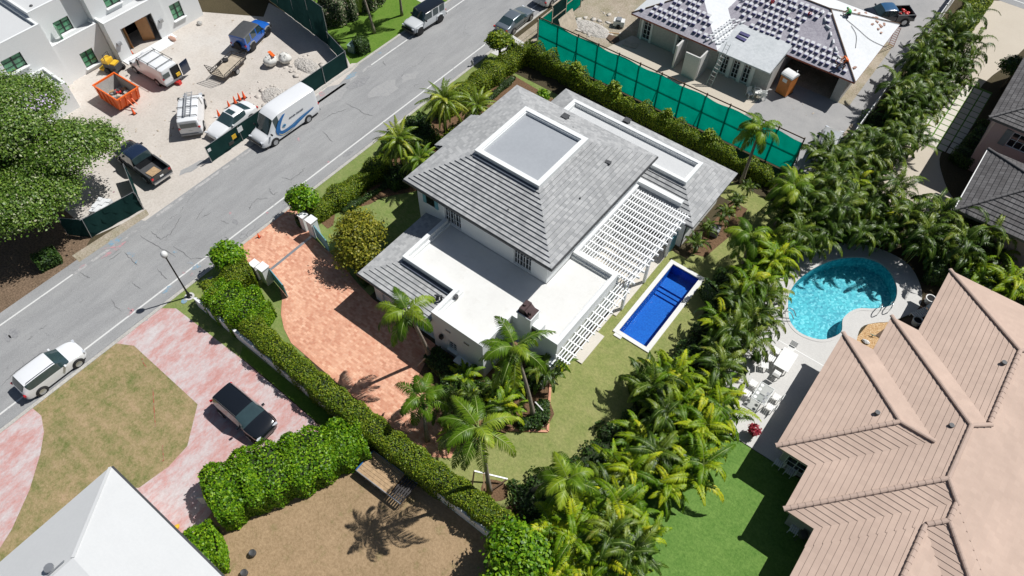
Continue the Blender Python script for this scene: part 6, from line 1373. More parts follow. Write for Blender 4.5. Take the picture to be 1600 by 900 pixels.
PT = pickup('pickup_truck', 'small dark pickup truck with blue cab roof carrying red debris beside the unfinished roof', (-9.7,76.0), R(222), 'car_black', 4.9, 1.85, 1.72, -.55, 'steel_dark', roof='truck_blue')
Mt = Matrix.Translation((-9.7,76.0,0)) @ Matrix.Rotation(R(222),4,'Z')
m_ = MB(); g = random.Random(4)
for k in range(9):
    p = Mt @ Vector((-1.6+g.uniform(-.5,.6), g.uniform(-.4,.4), .8+g.uniform(0,.25))); m_.blob(tuple(p),(g.uniform(.1,.22),g.uniform(.1,.22),.1),k,1,.3)
tag(part('truck_load', m_, ['red']), 'heap of red debris lying in the bed of the small dark pickup', 'debris')

# open utility trailer with mesh ramp gate
UT = thing('utility_trailer', 'open black-framed utility trailer with plank floor and raised mesh ramp gate', 'trailer', (-55.85,29.1), R(104))
m_ = MB(); m_.box(-1.6,1.6,-.78,.78,.46,.50); part('deck', m_, ['timber_pale'], UT)
for y in (-.82,.82):
    m_ = MB(); m_.bar((-1.62,y,.52),(1.62,y,.52),.06,.1); m_.bar((-1.62,y,.86),(1.62,y,.86),.05)
    for k in range(5): m_.bar((-1.6+k*.8,y,.5),(-1.6+k*.8,y,.86),.045)
    part('side_rail', m_, ['steel_dark'], UT)
m_ = MB(); m_.bar((1.62,-.8,.52),(1.62,.8,.52),.07); m_.bar((1.62,-.8,.86),(1.62,.8,.86),.05); m_.bar((1.6,-.7,.45),(2.7,0,.45),.07); m_.bar((1.6,.7,.45),(2.7,0,.45),.07); part('drawbar', m_, ['steel_dark'], UT)
m_ = MB(); Hh = 1.25
for y in (-.8,.8): m_.bar((-1.66,y,.5),(-2.0,y,.5+Hh),.05)
for k in range(5): u = k/4; m_.bar((-1.66-.34*u,-.8,.5+Hh*u),(-1.66-.34*u,.8,.5+Hh*u),.035)
for k in range(1,7): y = -.8+1.6*k/7; m_.bar((-1.66,y,.5),(-2.0,y,.5+Hh),.02)
part('ramp_gate', m_, ['steel_dark'], UT)
for s in (-1,1):
    wheel(UT, -.15, s*.98, .30, .18, 'rim', s); m_ = MB(); m_.box(-.55,.25,s*.98-.12,s*.98+.12,.62,.66); part('mudguard', m_, ['steel_dark'], UT)
tt = MB(); tt.lathe([(.14,-.08),(.27,-.08),(.29,0),(.27,.08),(.14,.08)],16,(*G(352,94,.6),.60)); tag(part('spare_tyre', tt, ['tyre'], None, 40), 'loose spare tyre lying on the plank floor of the utility trailer', 'tyre')

# timber-decked car trailer in the shade of the long hedge
FT = thing('flatbed_trailer', "flatbed trailer with worn wooden deck and steel ramps in the white wall's shade", 'trailer', (-16.1,8.85), R(2))
for k in range(7):
    m_ = MB(); y = -.66+k*.22; m_.box(-1.85,.75,y-.103,y+.103,.60,.645); part('deck_plank', m_, ['timber'], FT)
m_ = MB(); m_.box(-1.88,1.78,-.82,-.77,.50,.70); part('side_beam', m_, ['galv'], FT); m_ = MB(); m_.box(-1.88,1.78,.77,.82,.50,.70); part('side_beam', m_, ['galv'], FT)
m_ = MB(); m_.box(-1.9,-1.84,-.8,.8,.5,.7); part('head_beam', m_, ['van_blue'], FT)
for k in range(6):
    m_ = MB(); x = .90+k*.17; m_.box(x-.05,x+.05,-.76,.76,.62,.67); part('ramp_slat', m_, ['steel_dark'], FT)
m_ = MB(); m_.box(.8,1.8,-.78,-.72,.56,.62); m_.box(.8,1.8,.72,.78,.56,.62); m_.box(.8,1.8,-.03,.03,.56,.62); part('ramp_frame', m_, ['steel_dark'], FT)
m_ = MB(); m_.bar((-1.9,-.6,.5),(-2.9,0,.45),.08); m_.bar((-1.9,.6,.5),(-2.9,0,.45),.08); part('drawbar', m_, ['steel_dark'], FT)
for s in (-1,1):
    for x in (-.5,.2): wheel(FT, x, s*.70, .28, .18, 'rim', s)
# ---------------------------------------------------------------- street furniture, fences, small things
def one(name, mb, mat, label, cat, group=None, smooth=False):
    return tag(part(name, mb, mat if isinstance(mat,list) else [mat], None, smooth), label, cat, group)
# lamp
T = thing('street_lamp', 'black street lamp post with round clear globe at the kerb', 'street lamp', (-37.4,10.12))
m_ = MB(); m_.lathe([(.22,0),(.22,.06),(.13,.12),(.12,.42),(.075,.5),(.06,1.2),(.05,4.55),(.075,4.6),(.09,4.72)],14); part('post', m_, ['frame_black'], T, 40)
m_ = MB(); m_.lathe([(.09,4.72),(.20,4.80),(.24,4.98),(.20,5.14),(.10,5.24),(.03,5.27)],14); part('globe', m_, ['plastic_white'], T, True)
m_ = MB(); m_.lathe([(.36,0),(.36,.045)],16); part('base_pad', m_, ['concrete'], T)
# white boundary wall with coping
BW = thing('boundary_wall', 'low white boundary wall running below the long clipped hedge', 'wall', (-36,10,0))
m_ = MB()
WP = [(-36.1,10.02),(-22.4,9.88),(-5.8,10.05)]
m_.M = None
def path_wall(mb, pts, w, z0, z1):
    L_ = []; R_ = []
    for i, p in enumerate(pts):
        a = Vector(pts[max(0,i-1)]); b = Vector(pts[min(len(pts)-1,i+1)]); d = (b-a).normalized(); n_ = Vector((-d.y,d.x))*w/2
        L_.append((p[0]+n_.x,p[1]+n_.y)); R_.append((p[0]-n_.x,p[1]-n_.y))
    for i in range(len(pts)-1):
        q = [R_[i],R_[i+1],L_[i+1],L_[i]]; mb.prism(q, z0, z1)
path_wall(m_, WP, .16, 0, 1.1); part('wall', m_, ['stucco'], BW, world=True)
m_ = MB(); path_wall(m_, WP, .20, 1.1, 1.16); part('coping', m_, ['white_paint'], BW, world=True)
# gate: piers and two open teal leaves
for i,(x,y,lab) in enumerate([(-33.9,14.65,'white gate pier at the left side of the driveway gate'),(-34.75,14.55,'shorter white pier at the end of the hedge on the left of the drive'),(-34.5,20.0,'white gate pier at the right side of the driveway gate'),(-35.5,20.0,'white wall pier nearest the street on the right of the gate')]):
    t = thing('gate_pier', lab, 'gate pier', (x,y), 0, 'white piers of the driveway gate'); w = .31 if i % 2 == 0 else .26; h_ = 1.75 if i % 2 == 0 else 1.6
    m_ = MB(); m_.box(-w,w,-w,w,0,h_); part('shaft', m_, ['stucco'], t); m_ = MB(); m_.box(-w-.05,w+.05,-w-.05,w+.05,h_,h_+.08); part('cap', m_, ['white_paint'], t)
def gate_leaf(label, hinge, rz, Ln=2.05):
    t = thing('gate_leaf', label, 'gate', hinge, rz, 'leaves of the driveway gate'); m_ = MB(); m_.box(0,Ln,-.03,.03,.12,.22); m_.box(0,Ln,-.03,.03,1.45,1.55); m_.box(0,.08,-.03,.03,.12,1.55); m_.box(Ln-.08,Ln,-.03,.03,.12,1.55); part('frame', m_, ['teal_paint'], t)
    m_ = MB(); m_.box(.08,Ln-.08,-.015,.015,.22,1.45); part('panel', m_, ['teal_paint'], t)
gate_leaf('right teal gate leaf standing open at the right pier of the brick drive', (-34.15,19.85), R(-14)); gate_leaf('left teal gate leaf standing open at the left pier of the brick drive', (-33.6,14.95), R(-12))
# green screen fence at the back
FN = thing('screen_fence', 'tall bright green fabric screen fence on timber frame between the villa and the unfinished house', 'fence', (-34.6,49.6,0))
ys = 49.55; n = 12; xs = [-34.6+k*(26.6/n) for k in range(n+1)]
for k in range(n):
    zz = lambda x: 3.85-.012*(x+34.6)+.08*sin(x*1.7)
    m_ = MB(); a, b = xs[k], xs[k+1]; cols = 6; vs = []; 
    for j in range(cols+1):
        x = a+(b-a)*j/cols; sag = .05*sin(pi*j/cols)
        for z_, by in ((.15,.0),(1.0,.03),(2.0,.0),(3.0,.05),(zz(x)-sag*.6,0)): vs.append((x, ys-.06-by*sin(pi*j/cols)*1.2, z_))
    m_.add(vs, [(5*j+i,5*(j+1)+i,5*(j+1)+i+1,5*j+i+1) for j in range(cols) for i in range(4)]); part('screen_panel', m_, ['scrim_green'], FN, True, world=True)
for k in range(n+1): m_ = MB(); m_.box(xs[k]-.05,xs[k]+.05,ys-.02,ys+.08,0,3.95); part('post', m_, ['timber_dark'], FN, world=True)
for z_ in (.2,2.0,3.85): m_ = MB(); m_.box(xs[0],xs[-1],ys-.022,ys+.02,z_-.05,z_+.05); part('rail', m_, ['timber_dark' if z_ != 2.0 else 'timber_dark'], FN, world=True)
for k in range(0,n+1,2): m_ = MB(); m_.bar((xs[k],ys+.08,2.6),(xs[k],ys+1.3,.1),.07); part('brace', m_, ['timber_dark'], FN, world=True)
# green gate along the street side
FG = thing('screen_gate', 'green fabric gate panels in a tan timber frame along the street by the unfinished house', 'gate', (-34.7,50.0,0))
for k,(y0,y1) in enumerate([(49.9,52.3),(52.6,55.2),(55.5,58.5),(58.8,62)]):
    m_ = MB(); x = -35.0-.35*k; m_.box(x-.012,x+.012,y0,y1,.2,3.1); part('screen_panel', m_, ['scrim_green' if k != 1 else 'scrim_dark'], FG, world=True)
    m_ = MB(); m_.box(x-.05,x+.05,y0,y0+.09,0,3.3); m_.box(x-.05,x+.05,y1-.09,y1,0,3.3); m_.box(x-.045,x+.045,y0,y1,3.1,3.2); m_.box(x-.045,x+.045,y0,y1,1.6,1.7); m_.bar((x-.06,y0,.3),(x-.06,y1,3.0),.06); part('frame', m_, ['timber_pale'], FG, world=True)
m_ = MB(); m_.obox((-34.2,54.0,1.0),(.05,2.4,2.0),0,R(-24)); one('plywood_sheet', m_, 'timber_pale', 'pale plywood sheet leaning inside the green gate', 'plywood')
for i,(a,b) in enumerate((((-34.7,49.55,2.6),(-36.9,48.4,.05)),((-34.7,49.5,1.8),(-36.6,49.3,.05)))):
    m_ = MB(); m_.tube([a,b],.015,5); one('guy_wire', m_, 'galv', ['upper guy wire bracing the street end of the green screen fence','lower guy wire bracing the street end of the green screen fence'][i], 'wire', 'guy wires of the green screen')
# dark screens round the building site on the left
def screen(name, label, pts, h, mat='scrim_dark', step=2.6, wav=.06, posts=True, lean=0.0):
    t = thing(name, label, 'fence', (*pts[0],0))
    for i in range(len(pts)-1):
        a, b = Vector(pts[i]), Vector(pts[i+1]); Ln = (b-a).length; d = (b-a)/Ln; nn = Vector((d.y,-d.x)); m = max(2,int(Ln/.4)); vs = []
        for j in range(m+1):
            p = a+d*Ln*j/m
            for q, z_ in enumerate((.04,h*.33,h*.66,h)):
                o = wav*sin(j*1.7+q*2+i)*(1 if q in (1,2) else .2)+lean*z_/h; vs.append((p.x+nn.x*o, p.y+nn.y*o, z_))
        m_ = MB(); m_.add(vs, [(4*j+k,4*(j+1)+k,4*(j+1)+k+1,4*j+k+1) for j in range(m) for k in range(3)]); part('screen', m_, [mat], t, True, world=True)
        m_ = MB(); m_.tube([(a.x+nn.x*lean,a.y+nn.y*lean,h),(b.x+nn.x*lean,b.y+nn.y*lean,h)],.022,6); part('top_rail', m_, ['galv'], t, world=True)
        if posts:
            c = max(1,int(Ln/step))
            for j in range(c+(1 if i == len(pts)-2 else 0)):
                p = a+d*Ln*j/c - nn*.04; m_ = MB(); m_.tube([(p.x,p.y,0),(p.x+nn.x*lean,p.y+nn.y*lean,h+.05)],.028,6); part('post', m_, ['galv'], t, world=True)
    return t
screen('site_screen', 'very tall dark green fabric screen at the back of the building site', [(-74,40.2),(-63,39.3),(-51.0,37.5)], 4.4, wav=.12)
screen('site_screen', 'low dark green screen joining the tall screen to the street corner', [(-51.0,37.4),(-47.45,36.35)], 1.85)
screen('site_screen', 'low dark green screen along the kerb beyond the delivery van', [(-47.4,36.3),(-47.35,30.4)], 1.85)
T = screen('site_screen', 'low dark green screen with signs along the kerb in front of the white sedan', [(-47.35,26.9),(-47.3,20.1)], 1.65, lean=.14)
screen('site_screen', 'sagging dark green screen beside the big shade tree at the site entrance', [(-47.35,13.3),(-48.0,9.0),(-49.6,8.0)], 1.8, wav=.16, lean=.25)
screen('site_screen', 'dark green screen turning back into the site behind the shade tree', [(-50.9,14.7),(-47.35,13.3)], 1.8, wav=.1)
for (y,z_,w,h_,mt,lb) in [(22.75,1.15,.42,.42,'yellow','yellow notice board on the kerbside dark screen'),(23.5,1.45,.5,.5,'plastic_white','white permit sheet on the kerbside dark screen'),(20.25,1.45,.3,.3,'plastic_white','small white tag at the free end of the kerbside dark screen')]:
    m_ = MB(); m_.box(-47.12,-47.09,y-w/2,y+w/2,z_-h_/2,z_+h_/2); o = one('notice_board', m_, mt, lb, 'sign', 'notices on the kerbside screen')
m_ = MB(); m_.obox((-47.08,22.3,.75),(.05,.5,.35),0,.2); one('broken_panel', m_, 'plastic_black', 'crumpled black plastic hanging on the kerbside dark screen', 'plastic sheet')
m_ = MB(); m_.box(-.35,.35,-.45,.45,0,.75); m_.box(-.32,.32,-.42,.42,.75,.80); m_.M=None
for i,(x,y,rz,lb) in enumerate([(-48.85,38.55,.2,'green utility box at the corner of the far lawn'),(-37.2,11.75,1.1,'square grey-green utility lid box on the verge under the left street tree')]):
    m_ = MB(); h_ = .75 if i == 0 else .12; m_.box(-.36,.36,-.45,.45,0,h_); t = thing('utility_box', lb, 'utility box', (x,y), rz); part('housing', m_, ['util_green' if i == 0 else 'concrete_grey'], t); m_ = MB(); m_.box(-.39,.39,-.48,.48,h_,h_+.05); part('lid', m_, ['util_green' if i == 0 else 'concrete_grey'], t)
# cones
def cone(x, y, label, group=None, s=1.0, fallen=False):
    t = thing('traffic_cone', label, 'traffic cone', (x,y), 0, group); m_ = MB(); m_.box(-.19*s,.19*s,-.19*s,.19*s,0,.03); part('base', m_, ['plastic_black'], t)
    m_ = MB(); m_.lathe([(.14*s,.03),(.03*s,.72*s),(.02*s,.74*s)],12); part('cone', m_, ['orange_cone'], t, 40)
    m_ = MB(); m_.lathe([(.088*s,.32*s),(.066*s,.46*s)],12); part('band', m_, ['plastic_white'], t, 40)
cg = 'traffic cones in a row behind the white sedan'
for i,(px,py) in enumerate([(343,182),(359,168),(368,161),(375,156),(382,153)]):
    cone(*G(px,py), ['traffic cone nearest the bonnet of the white sedan, standing apart','second traffic cone from the left behind the white sedan','middle traffic cone of the row behind the white sedan','fourth traffic cone from the left behind the white sedan','rightmost traffic cone of the row behind the white sedan'][i], cg, 1.05)
cone(*G(210,178), 'traffic cone standing against the orange skip'); cone(*G(405,371), 'small traffic cone on the brick drive near the kerb', None, .7); cone(*G(207,84), 'small traffic cone at the foot of the wooden front door', None, .6)
# orange skip
SK = thing('orange_skip', 'large open orange skip half full of rubbish beside the shade tree', 'skip', (-60.15,20.25), R(2))
L_, W_, h_ = 1.72, 1.12, 1.5
m_ = MB()
o = [(-L_,-W_),(L_,-W_),(L_,W_),(-L_,W_)]; bt = [(-L_+.15,-W_),(L_-.55,-W_),(L_-.55,W_),(-L_+.15,W_)]
m_.add([(*p,.15) for p in bt]+[(*p,h_) for p in o], [(i,(i+1)%4,4+(i+1)%4,4+i) for i in range(4)]+[(3,2,1,0)])
m_.add([(p[0]*.965,p[1]*.95,.25) for p in bt]+[(p[0]*.965,p[1]*.95,h_) for p in o], [(4+i,4+(i+1)%4,(i+1)%4,i) for i in range(4)]); part('shell', m_, ['orange'], SK)
m_ = MB(); ring_prism(m_, [(-L_-.05,-W_-.05),(L_+.05,-W_-.05),(L_+.05,W_+.05),(-L_-.05,W_+.05)], [(-L_+.06,-W_+.06),(L_-.06,-W_+.06),(L_-.06,W_-.06),(-L_+.06,W_-.06)], h_, h_+.09); part('rim', m_, ['orange'], SK)
m_ = MB(); m_.add([(p[0]*.95,p[1]*.94,.27) for p in bt]+[(p[0]*.955,p[1]*.94,h_-.05) for p in o], [(4+i,4+(i+1)%4,(i+1)%4,i) for i in range(4)]+[(0,1,2,3)]); part('lining', m_, ['stucco_grey'], SK)
for y in (-.85,-.3,.3,.85): m_ = MB(); m_.bar((L_-.48,y,.2),(L_+.04,y,1.42),.09,.12); part('rib', m_, ['orange'], SK)
for x in (-1.2,-.5,.2,.9):
    for y in (-W_-.04,W_+.04): m_ = MB(); m_.box(x-.05,x+.05,y-.04,y+.04,.3,h_-.02); part('rib', m_, ['orange'], SK)
m_ = MB(); m_.bar((L_-.2,-.18,.9),(L_+.45,-.18,.45),.06); m_.bar((L_-.2,.18,.9),(L_+.45,.18,.45),.06); part('lifting_bracket', m_, ['orange'], SK)
g = random.Random(9); cols = ['plastic_white','red','timber','charcoal','stucco_grey','timber_pale','tile_terra','plastic_white','grey_plastic','red']
for k in range(26):
    m_ = MB(); x, y = g.uniform(-1.1,1.0), g.uniform(-.8,.8); s = g.uniform(.12,.32)
    m_.obox((-60.15+x,20.25+y,.42+g.uniform(0,.3)),(s*g.uniform(1,2.2),s,s*.5),g.uniform(0,6),g.uniform(-.4,.4)) if k%3 else m_.blob((-60.15+x,20.25+y,.5),(s*.8,s*.7,s*.5),k,1,.3)
    one('rubbish', m_, cols[k%10], 'piece of rubbish lying in the open orange skip', 'rubbish', 'rubbish in the orange skip')
# yellow and black compact loader, red tool box, bulk bags
LD = thing('compact_loader', 'small yellow and black compact loader parked against the white wall behind the skip', 'loader', (-64.2,22.35), R(20))
for bx,mt,nm in (((-.7,.6,-.45,.45,.35,.95),'charcoal','chassis'),((-.75,-.1,-.4,.4,.95,1.35),'yellow','engine_cover'),((.1,.55,-.35,.35,.95,1.1),'yellow','hood'),((-1.35,-.8,-.5,.5,.15,.35),'yellow','bucket')):
    m_ = MB(); m_.box(*bx); part(nm, m_, [mt], LD)
for x in (-.4,.45):
    for y in (-.55,.55): m_ = MB(); m_.lathe([(.29,-.1),(.29,.1)],16,(x,y,.29),'y'); part('wheel', m_, ['tyre'], LD)
m_ = MB(); m_.bar((-.3,-.35,1.3),(-.3,-.35,1.9),.05); m_.bar((-.3,.35,1.3),(-.3,.35,1.9),.05); m_.bar((-.3,-.35,1.9),(-.3,.35,1.9),.05); part('roll_bar', m_, ['charcoal'], LD)
TB = thing('tool_box', 'red tool box on the ground behind the open rear door of the van', 'tool box', G(279,131), .3); m_ = MB(); m_.box(-.3,.3,-.18,.18,0,.28); part('box', m_, ['red'], TB); m_ = MB(); m_.box(-.31,.31,-.19,.19,.28,.34); part('lid', m_, ['red'], TB); m_ = MB(); m_.bar((-.15,0,.40),(.15,0,.40),.03); m_.bar((-.15,0,.34),(-.15,0,.40),.03); m_.bar((.15,0,.34),(.15,0,.40),.03); part('handle', m_, ['plastic_black'], TB)
for i,(px,py,lb) in enumerate([(424,98,'bulging white bulk bag with an orange board on top'),(446,94,'bulging white bulk bag with open top, right of the one with the board')]):
    x, y = G(px,py,.3); t = thing('bulk_bag', lb, 'bulk bag', (x,y), .4*i, 'white bulk bags on the site'); m_ = MB(); m_.blob((0,0,.5),(.62,.6,.55),40+i,3,.18); part('bag', m_, ['bag_white'], t, True)
    m_ = MB()
    for a in range(4): q = pi/4+a*pi/2; m_.tube([(cos(q)*.4,sin(q)*.4,.9),(cos(q)*.3,sin(q)*.3,1.12),(cos(q+.5)*.25,sin(q+.5)*.25,.95)],.03,5)
    part('loops', m_, ['bag_white'], t)
m_ = MB(); x, y = G(424,84,1.1); m_.obox((x,y,1.1),(.95,.3,.06),R(-12)); one('board', m_, 'orange', 'orange-brown board lying on the left bulk bag', 'board')
m_ = MB(); x, y = G(327,27,0); 
m_.blob((*G(313,38),.15),(.35,.3,.25),3,1,.3); one('rubble_sack', m_, 'stucco_grey', 'small dark sack on the sand by the corner of the white house', 'sack')
m_ = MB(); m_.blob((*G(270,62),.12),(.5,.25,.2),5,1,.35); one('rubble_sack', m_, 'tile_terra', 'brown sack of rubble beside the front steps of the white house', 'sack')
# planks and pallets near the shade tree, inside the fence
PL = thing('tile_pallet', 'pallet of stacked pale blocks beside the sagging screen under the shade tree', 'pallet', (-49.6,11.2), R(25)); m_ = MB(); m_.box(-.6,.6,-.8,.8,0,.14); part('pallet', m_, ['timber'], PL)
for i in range(3):
    for j in range(4): m_ = MB(); m_.box(-.58+i*.39,-.58+i*.39+.36,-.76+j*.385,-.76+j*.385+.35,.14,.75+.05*((i+j)%2)); part('block_stack', m_, ['tile_white'], PL)
# mailbox-like hydrant by the verge
HY = thing('hydrant', 'small grey standpipe hydrant on the kerb near the third street tree', 'hydrant', G(738,103)); m_ = MB(); m_.lathe([(.13,0),(.13,.06),(.09,.08),(.09,.5),(.12,.52),(.12,.58),(.05,.7)],12); part('barrel', m_, ['granite'], HY, 40); m_ = MB(); m_.tube([(-.18,0,.42),(.18,0,.42)],.05,8); part('outlet', m_, ['granite'], HY)
m_ = MB(); m_.lathe([(.22,0),(.22,.02)],14,(*G(288,471),Z4)); tag(part('valve_cover', m_, ['mark_blue']), kind='structure')
# unfinished house: ladder, toilet, chairs, compressor, stacks of tiles, workers
ladder('ladder', 'aluminium ladder leaning against the eave of the unfinished house', (-19.0,55.5,0.02), (-18.75,57.0,3.9), .42, 11, wide=1.25)
TO = thing('portable_toilet', 'orange portable toilet with white domed roof beside the open garage', 'toilet', (-13.0,59.0), R(-12))
m_ = MB(); m_.box(-.56,.56,-.56,.56,.08,2.0); part('cabin', m_, ['toilet_orange'], TO)
m_ = MB(); m_.box(-.60,.60,-.60,.60,0,.08); part('skid', m_, ['charcoal'], TO)
m_ = MB(); vs = []; 
for x in (-.61,.61): vs += [(x,.61*cos(a)*-1,2.0+.30*sin(a)) for a in np.linspace(0,pi,9)]
m_.add(vs, [(i,9+i,10+i,1+i) for i in range(8)]+[tuple(range(8,-1,-1)),tuple(range(9,18))]); part('roof', m_, ['plastic_white'], TO)
m_ = MB(); m_.box(-.42,.42,-.585,-.56,.14,1.92); d_ = part('door', m_, ['toilet_orange'], TO); m_ = MB(); m_.box(-.25,.2,-.60,-.586,1.45,1.8); link('sign', m_.mesh('sign', ['plastic_white']), d_)
m_ = MB(); m_.tube([(.35,.4,2.0),(.35,.4,2.45)],.05,8); part('vent_pipe', m_, ['plastic_white'], TO)
def plastic_chair(loc, rz, label, group, mat='plastic_white', slat=False, z=0):
    t = thing('chair', label, 'chair', (*loc,z), rz, group)
    m_ = MB(); m_.box(-.25,.25,-.25,.25,.40,.43); part('seat', m_, [mat], t)
    m_ = MB()
    for k in range(5): m_.obox((-.29,-.20+k*.10,.66),(.03,.07,.5),0,R(-14))
    m_.obox((-.345,0,.90),(.035,.5,.06),0,R(-14)); part('backrest', m_, [mat], t)
    for x in (-.23,.23):
        for y in (-.23,.23): m_ = MB(); m_.bar((x,y,.40),(x*1.15,y*1.12,0),.045); part('leg', m_, [mat], t)
    for y in (-.27,.27): m_ = MB(); m_.bar((-.27,y,.63),(.2,y,.63),.05,.03); m_.bar((.2,y,.63),(.24,y,.41),.04); part('armrest', m_, [mat], t)
    return t
for i,(dx,dy,z_,rz) in enumerate([(0,0,0,.3),(0,0,.22,.5),(.55,.1,0,2.2),(.5,.15,.25,2.0),(-.5,-.35,0,-.6)]):
    plastic_chair((-14.75+dx,56.75+dy), rz, ['white plastic chair at the bottom of the pile beside the porch','white plastic chair stacked upside on the pile beside the porch','white plastic chair at the right of the pile by the toilet','white plastic chair piled highest at the right by the toilet','white plastic chair tipped forward at the front of the pile'][i], 'white plastic chairs piled by the porch', z=z_)
CP = thing('compressor', 'white and grey compressor unit on the rough ground at the corner of the unfinished house', 'compressor', G(967,38,.2), .4)
for bx,mt,nm in (((-.55,.55,-.35,.35,.15,.7),'plastic_white','housing'),((-.3,.2,-.3,.3,.7,.85),'grey_plastic','cover')):
    m_ = MB(); m_.box(*bx); part(nm, m_, [mt], CP)
for y in (-.4,.4): m_ = MB(); m_.lathe([(.2,-.06),(.2,.06)],12,(0,y,.2),'y'); part('wheel', m_, ['tyre'], CP)
m_ = MB(); m_.blob((*G(958,62),.05),(.9,.6,.12),8,1,.3); one('rubble_heap', m_, 'timber_dark', 'dark heap of scrap boards on the ground beside the compressor', 'debris')
m_ = MB(); m_.obox((*G(955,52),.05),(1.6,.12,.05),.5); one('loose_plank', m_, 'timber', 'loose plank lying across the rough ground near the compressor', 'plank')
m_ = MB(); m_.obox((*G(985,70),.05),(1.4,.9,.04),.2); one('plywood_sheet', m_, 'timber_pale', 'plywood sheet lying in the shade of the unfinished house', 'plywood')
# white tile stack with its shaded side painted dark violet, many copies
def tile_mesh():
    m_ = MB(); m_.obox((0,-.02,.10),(.34,.34,.12),0,0,R(18)); a = m_.mesh('tiles', ['tile_white']); m_ = MB(); m_.obox((0,-.20,.06),(.34,.10,.14),0,0,R(0)); b = m_.mesh('side', ['violet_wrap_shade']); return a, b
ta, tb = tile_mesh(); nst = 0
def tstack(x, y, z, rz, label, group):
    global nst
    t = thing('tile_stack', label, 'roof tiles', (x,y,z), rz, group); link('tiles', ta, t); link('shaded_side', tb, t); nst += 1
def zA(x, y): return min(2.8+(y-56.95)*.402, 2.8+(x+28.95)*.40, 2.8+(-19.6-x)*.40)     # roof A planes
def zB(x, y): return min(2.82+(y-60.4)*.396, 2.82+(-7.75-x)*.396, 2.82+(71.5-y)*.396)
g = random.Random(12)
for r_i, y in enumerate(np.arange(57.75,61.2,.62)):
    for x in np.arange(-28.2+.4*r_i*.9, -20.6-(y-57)*.35, .52):
        if min(x+28.95, -19.6-x) > (y-56.95)-.05 and g.random() > .07: tstack(x+g.uniform(-.06,.06)+.2*(r_i%2), y+g.uniform(-.05,.05), zA(x,y), g.uniform(-.1,.1), 'small white tile stack on the left slope of the unfinished roof', 'tile stacks on the left slope of the unfinished roof')
for r_i, y in enumerate(np.arange(61.0,65.9,.62)):
    for x in np.arange(-20.9, -8.4-(y-60.4), .54):
        if x < -19.0 and y < 62.0: continue
        if x < -14.3 and y < 61.6: continue
        if 62.8 < y < 64.6 and -14.5 < x < -10: continue
        if g.random() > .08: tstack(x+g.uniform(-.07,.07)+.2*(r_i%2), y+g.uniform(-.05,.05), zB(x,y), g.uniform(-.1,.1), 'small white tile stack on the main slope of the unfinished roof', 'tile stacks on the main slope of the unfinished roof')
def roll(x, y, z, rz, label, group, ln=.55):
    m_ = MB(); m_.tube([(-ln/2,0,.11),(ln/2,0,.11)],.10,8); o = link('ridge_tile', m_.mesh('ridge_tile', ['tile_white']), None); o.location = (x,y,z); o.rotation_euler = (0,0,rz); tag(o, label, 'ridge tile', group)
for r_ in range(3):
    for k in range(9):
        x = -20.6+.15*k-.42*r_*-1; y = 57.5+k*.48+.1*r_; x = -20.9+r_*.5+k*.05; x2 = x-0.0
        zz = max(zA(x2,y) if x2 < -19.6 else 0, zB(x2,y) if y > 60.4 else 0, 2.86)
        if x2 > -19.7 and y < 61.3: continue
        roll(x2, y, zz, R(60)+g.uniform(-.15,.15), 'rounded white ridge tile laid along the valley of the unfinished roof', 'ridge tiles along the roof valley')
for k in range(8):
    u = .05+k/8*.9; x = -13.6+5.2*u; y = 65.6-5.0*u; roll(x-.35, y-.05, zB(x-.35,y-.05), R(-45)+g.uniform(-.4,.4), 'rounded ridge tile lying beside the right hip of the unfinished roof', 'ridge tiles beside the right hip', .6)
for k in range(14):
    x, y = g.uniform(-12.5,-8.6), g.uniform(68.2,70.5); z = min(5.02, 2.82+(71.5-y)*.396, 2.82+(-7.75-x)*.396); m_ = MB(); m_.obox((0,0,.04),(.34,.2,.05)); o = link('loose_tile', m_.mesh('loose_tile', ['tile_terra']), None); o.location = (x,y,z); o.rotation_euler = (0,.2,g.uniform(0,6)); tag(o, 'loose terracotta tile near the worker in green on the roof', 'roof tile', 'loose tiles near the green worker')
for k in range(9):
    x, y = -9.2+g.uniform(-.9,.7), 61.3+g.uniform(-.4,.8); z = zB(x,y); m_ = MB(); m_.obox((0,0,.06),(.4,.25,.08)); o = link('loose_tile', m_.mesh('loose_tile', ['tile_terra']), None); o.location = (x,y,z); o.rotation_euler = (.3,0,g.uniform(0,6)); tag(o, 'loose terracotta tile beside the worker in orange at the roof corner', 'roof tile', 'loose tiles near the orange worker')
for (px,py,mt,lb) in ((1250,22,'truck_blue','blue bucket standing on the main slope of the unfinished roof'),(1263,28,'red','dark red bucket on the main slope right of the blue one'),(1205,8,'red','red bucket on the ridge of the unfinished roof near the top edge')):
    x, y = G(px,py,4.2); m_ = MB(); m_.lathe([(.13,0),(.17,.34),(.15,.34),(.12,.05)],12); o = link('bucket', m_.mesh('bucket', [mt], 40), None); o.location = (x,y,min(4.4,zB(x,y))); tag(o, lb, 'bucket')
for i,(px,py) in enumerate(((1163,55),(1158,60))):
    x, y = G(px,py,3.1); m_ = MB(); m_.obox((0,0,.05),(1.0,.35,.08)); o = link('sheet_bundle', m_.mesh('sheet_bundle', ['violet_wrap_shade']), None); o.location = (x,y,2.74+(y-57)*.123+.02); o.rotation_euler=(R(7),0,-.1*i); tag(o, ['upper violet-wrapped bundle on the metal porch roof','lower violet-wrapped bundle on the metal porch roof'][i], 'bundle')
def hose(pts, name, label):
    W = smooth_loop([(*G(px,py,z),z) for px,py,z in pts], 6, False); m_ = MB(); m_.tube(W, .022, 5); one(name, m_, 'charcoal', label, 'hose')
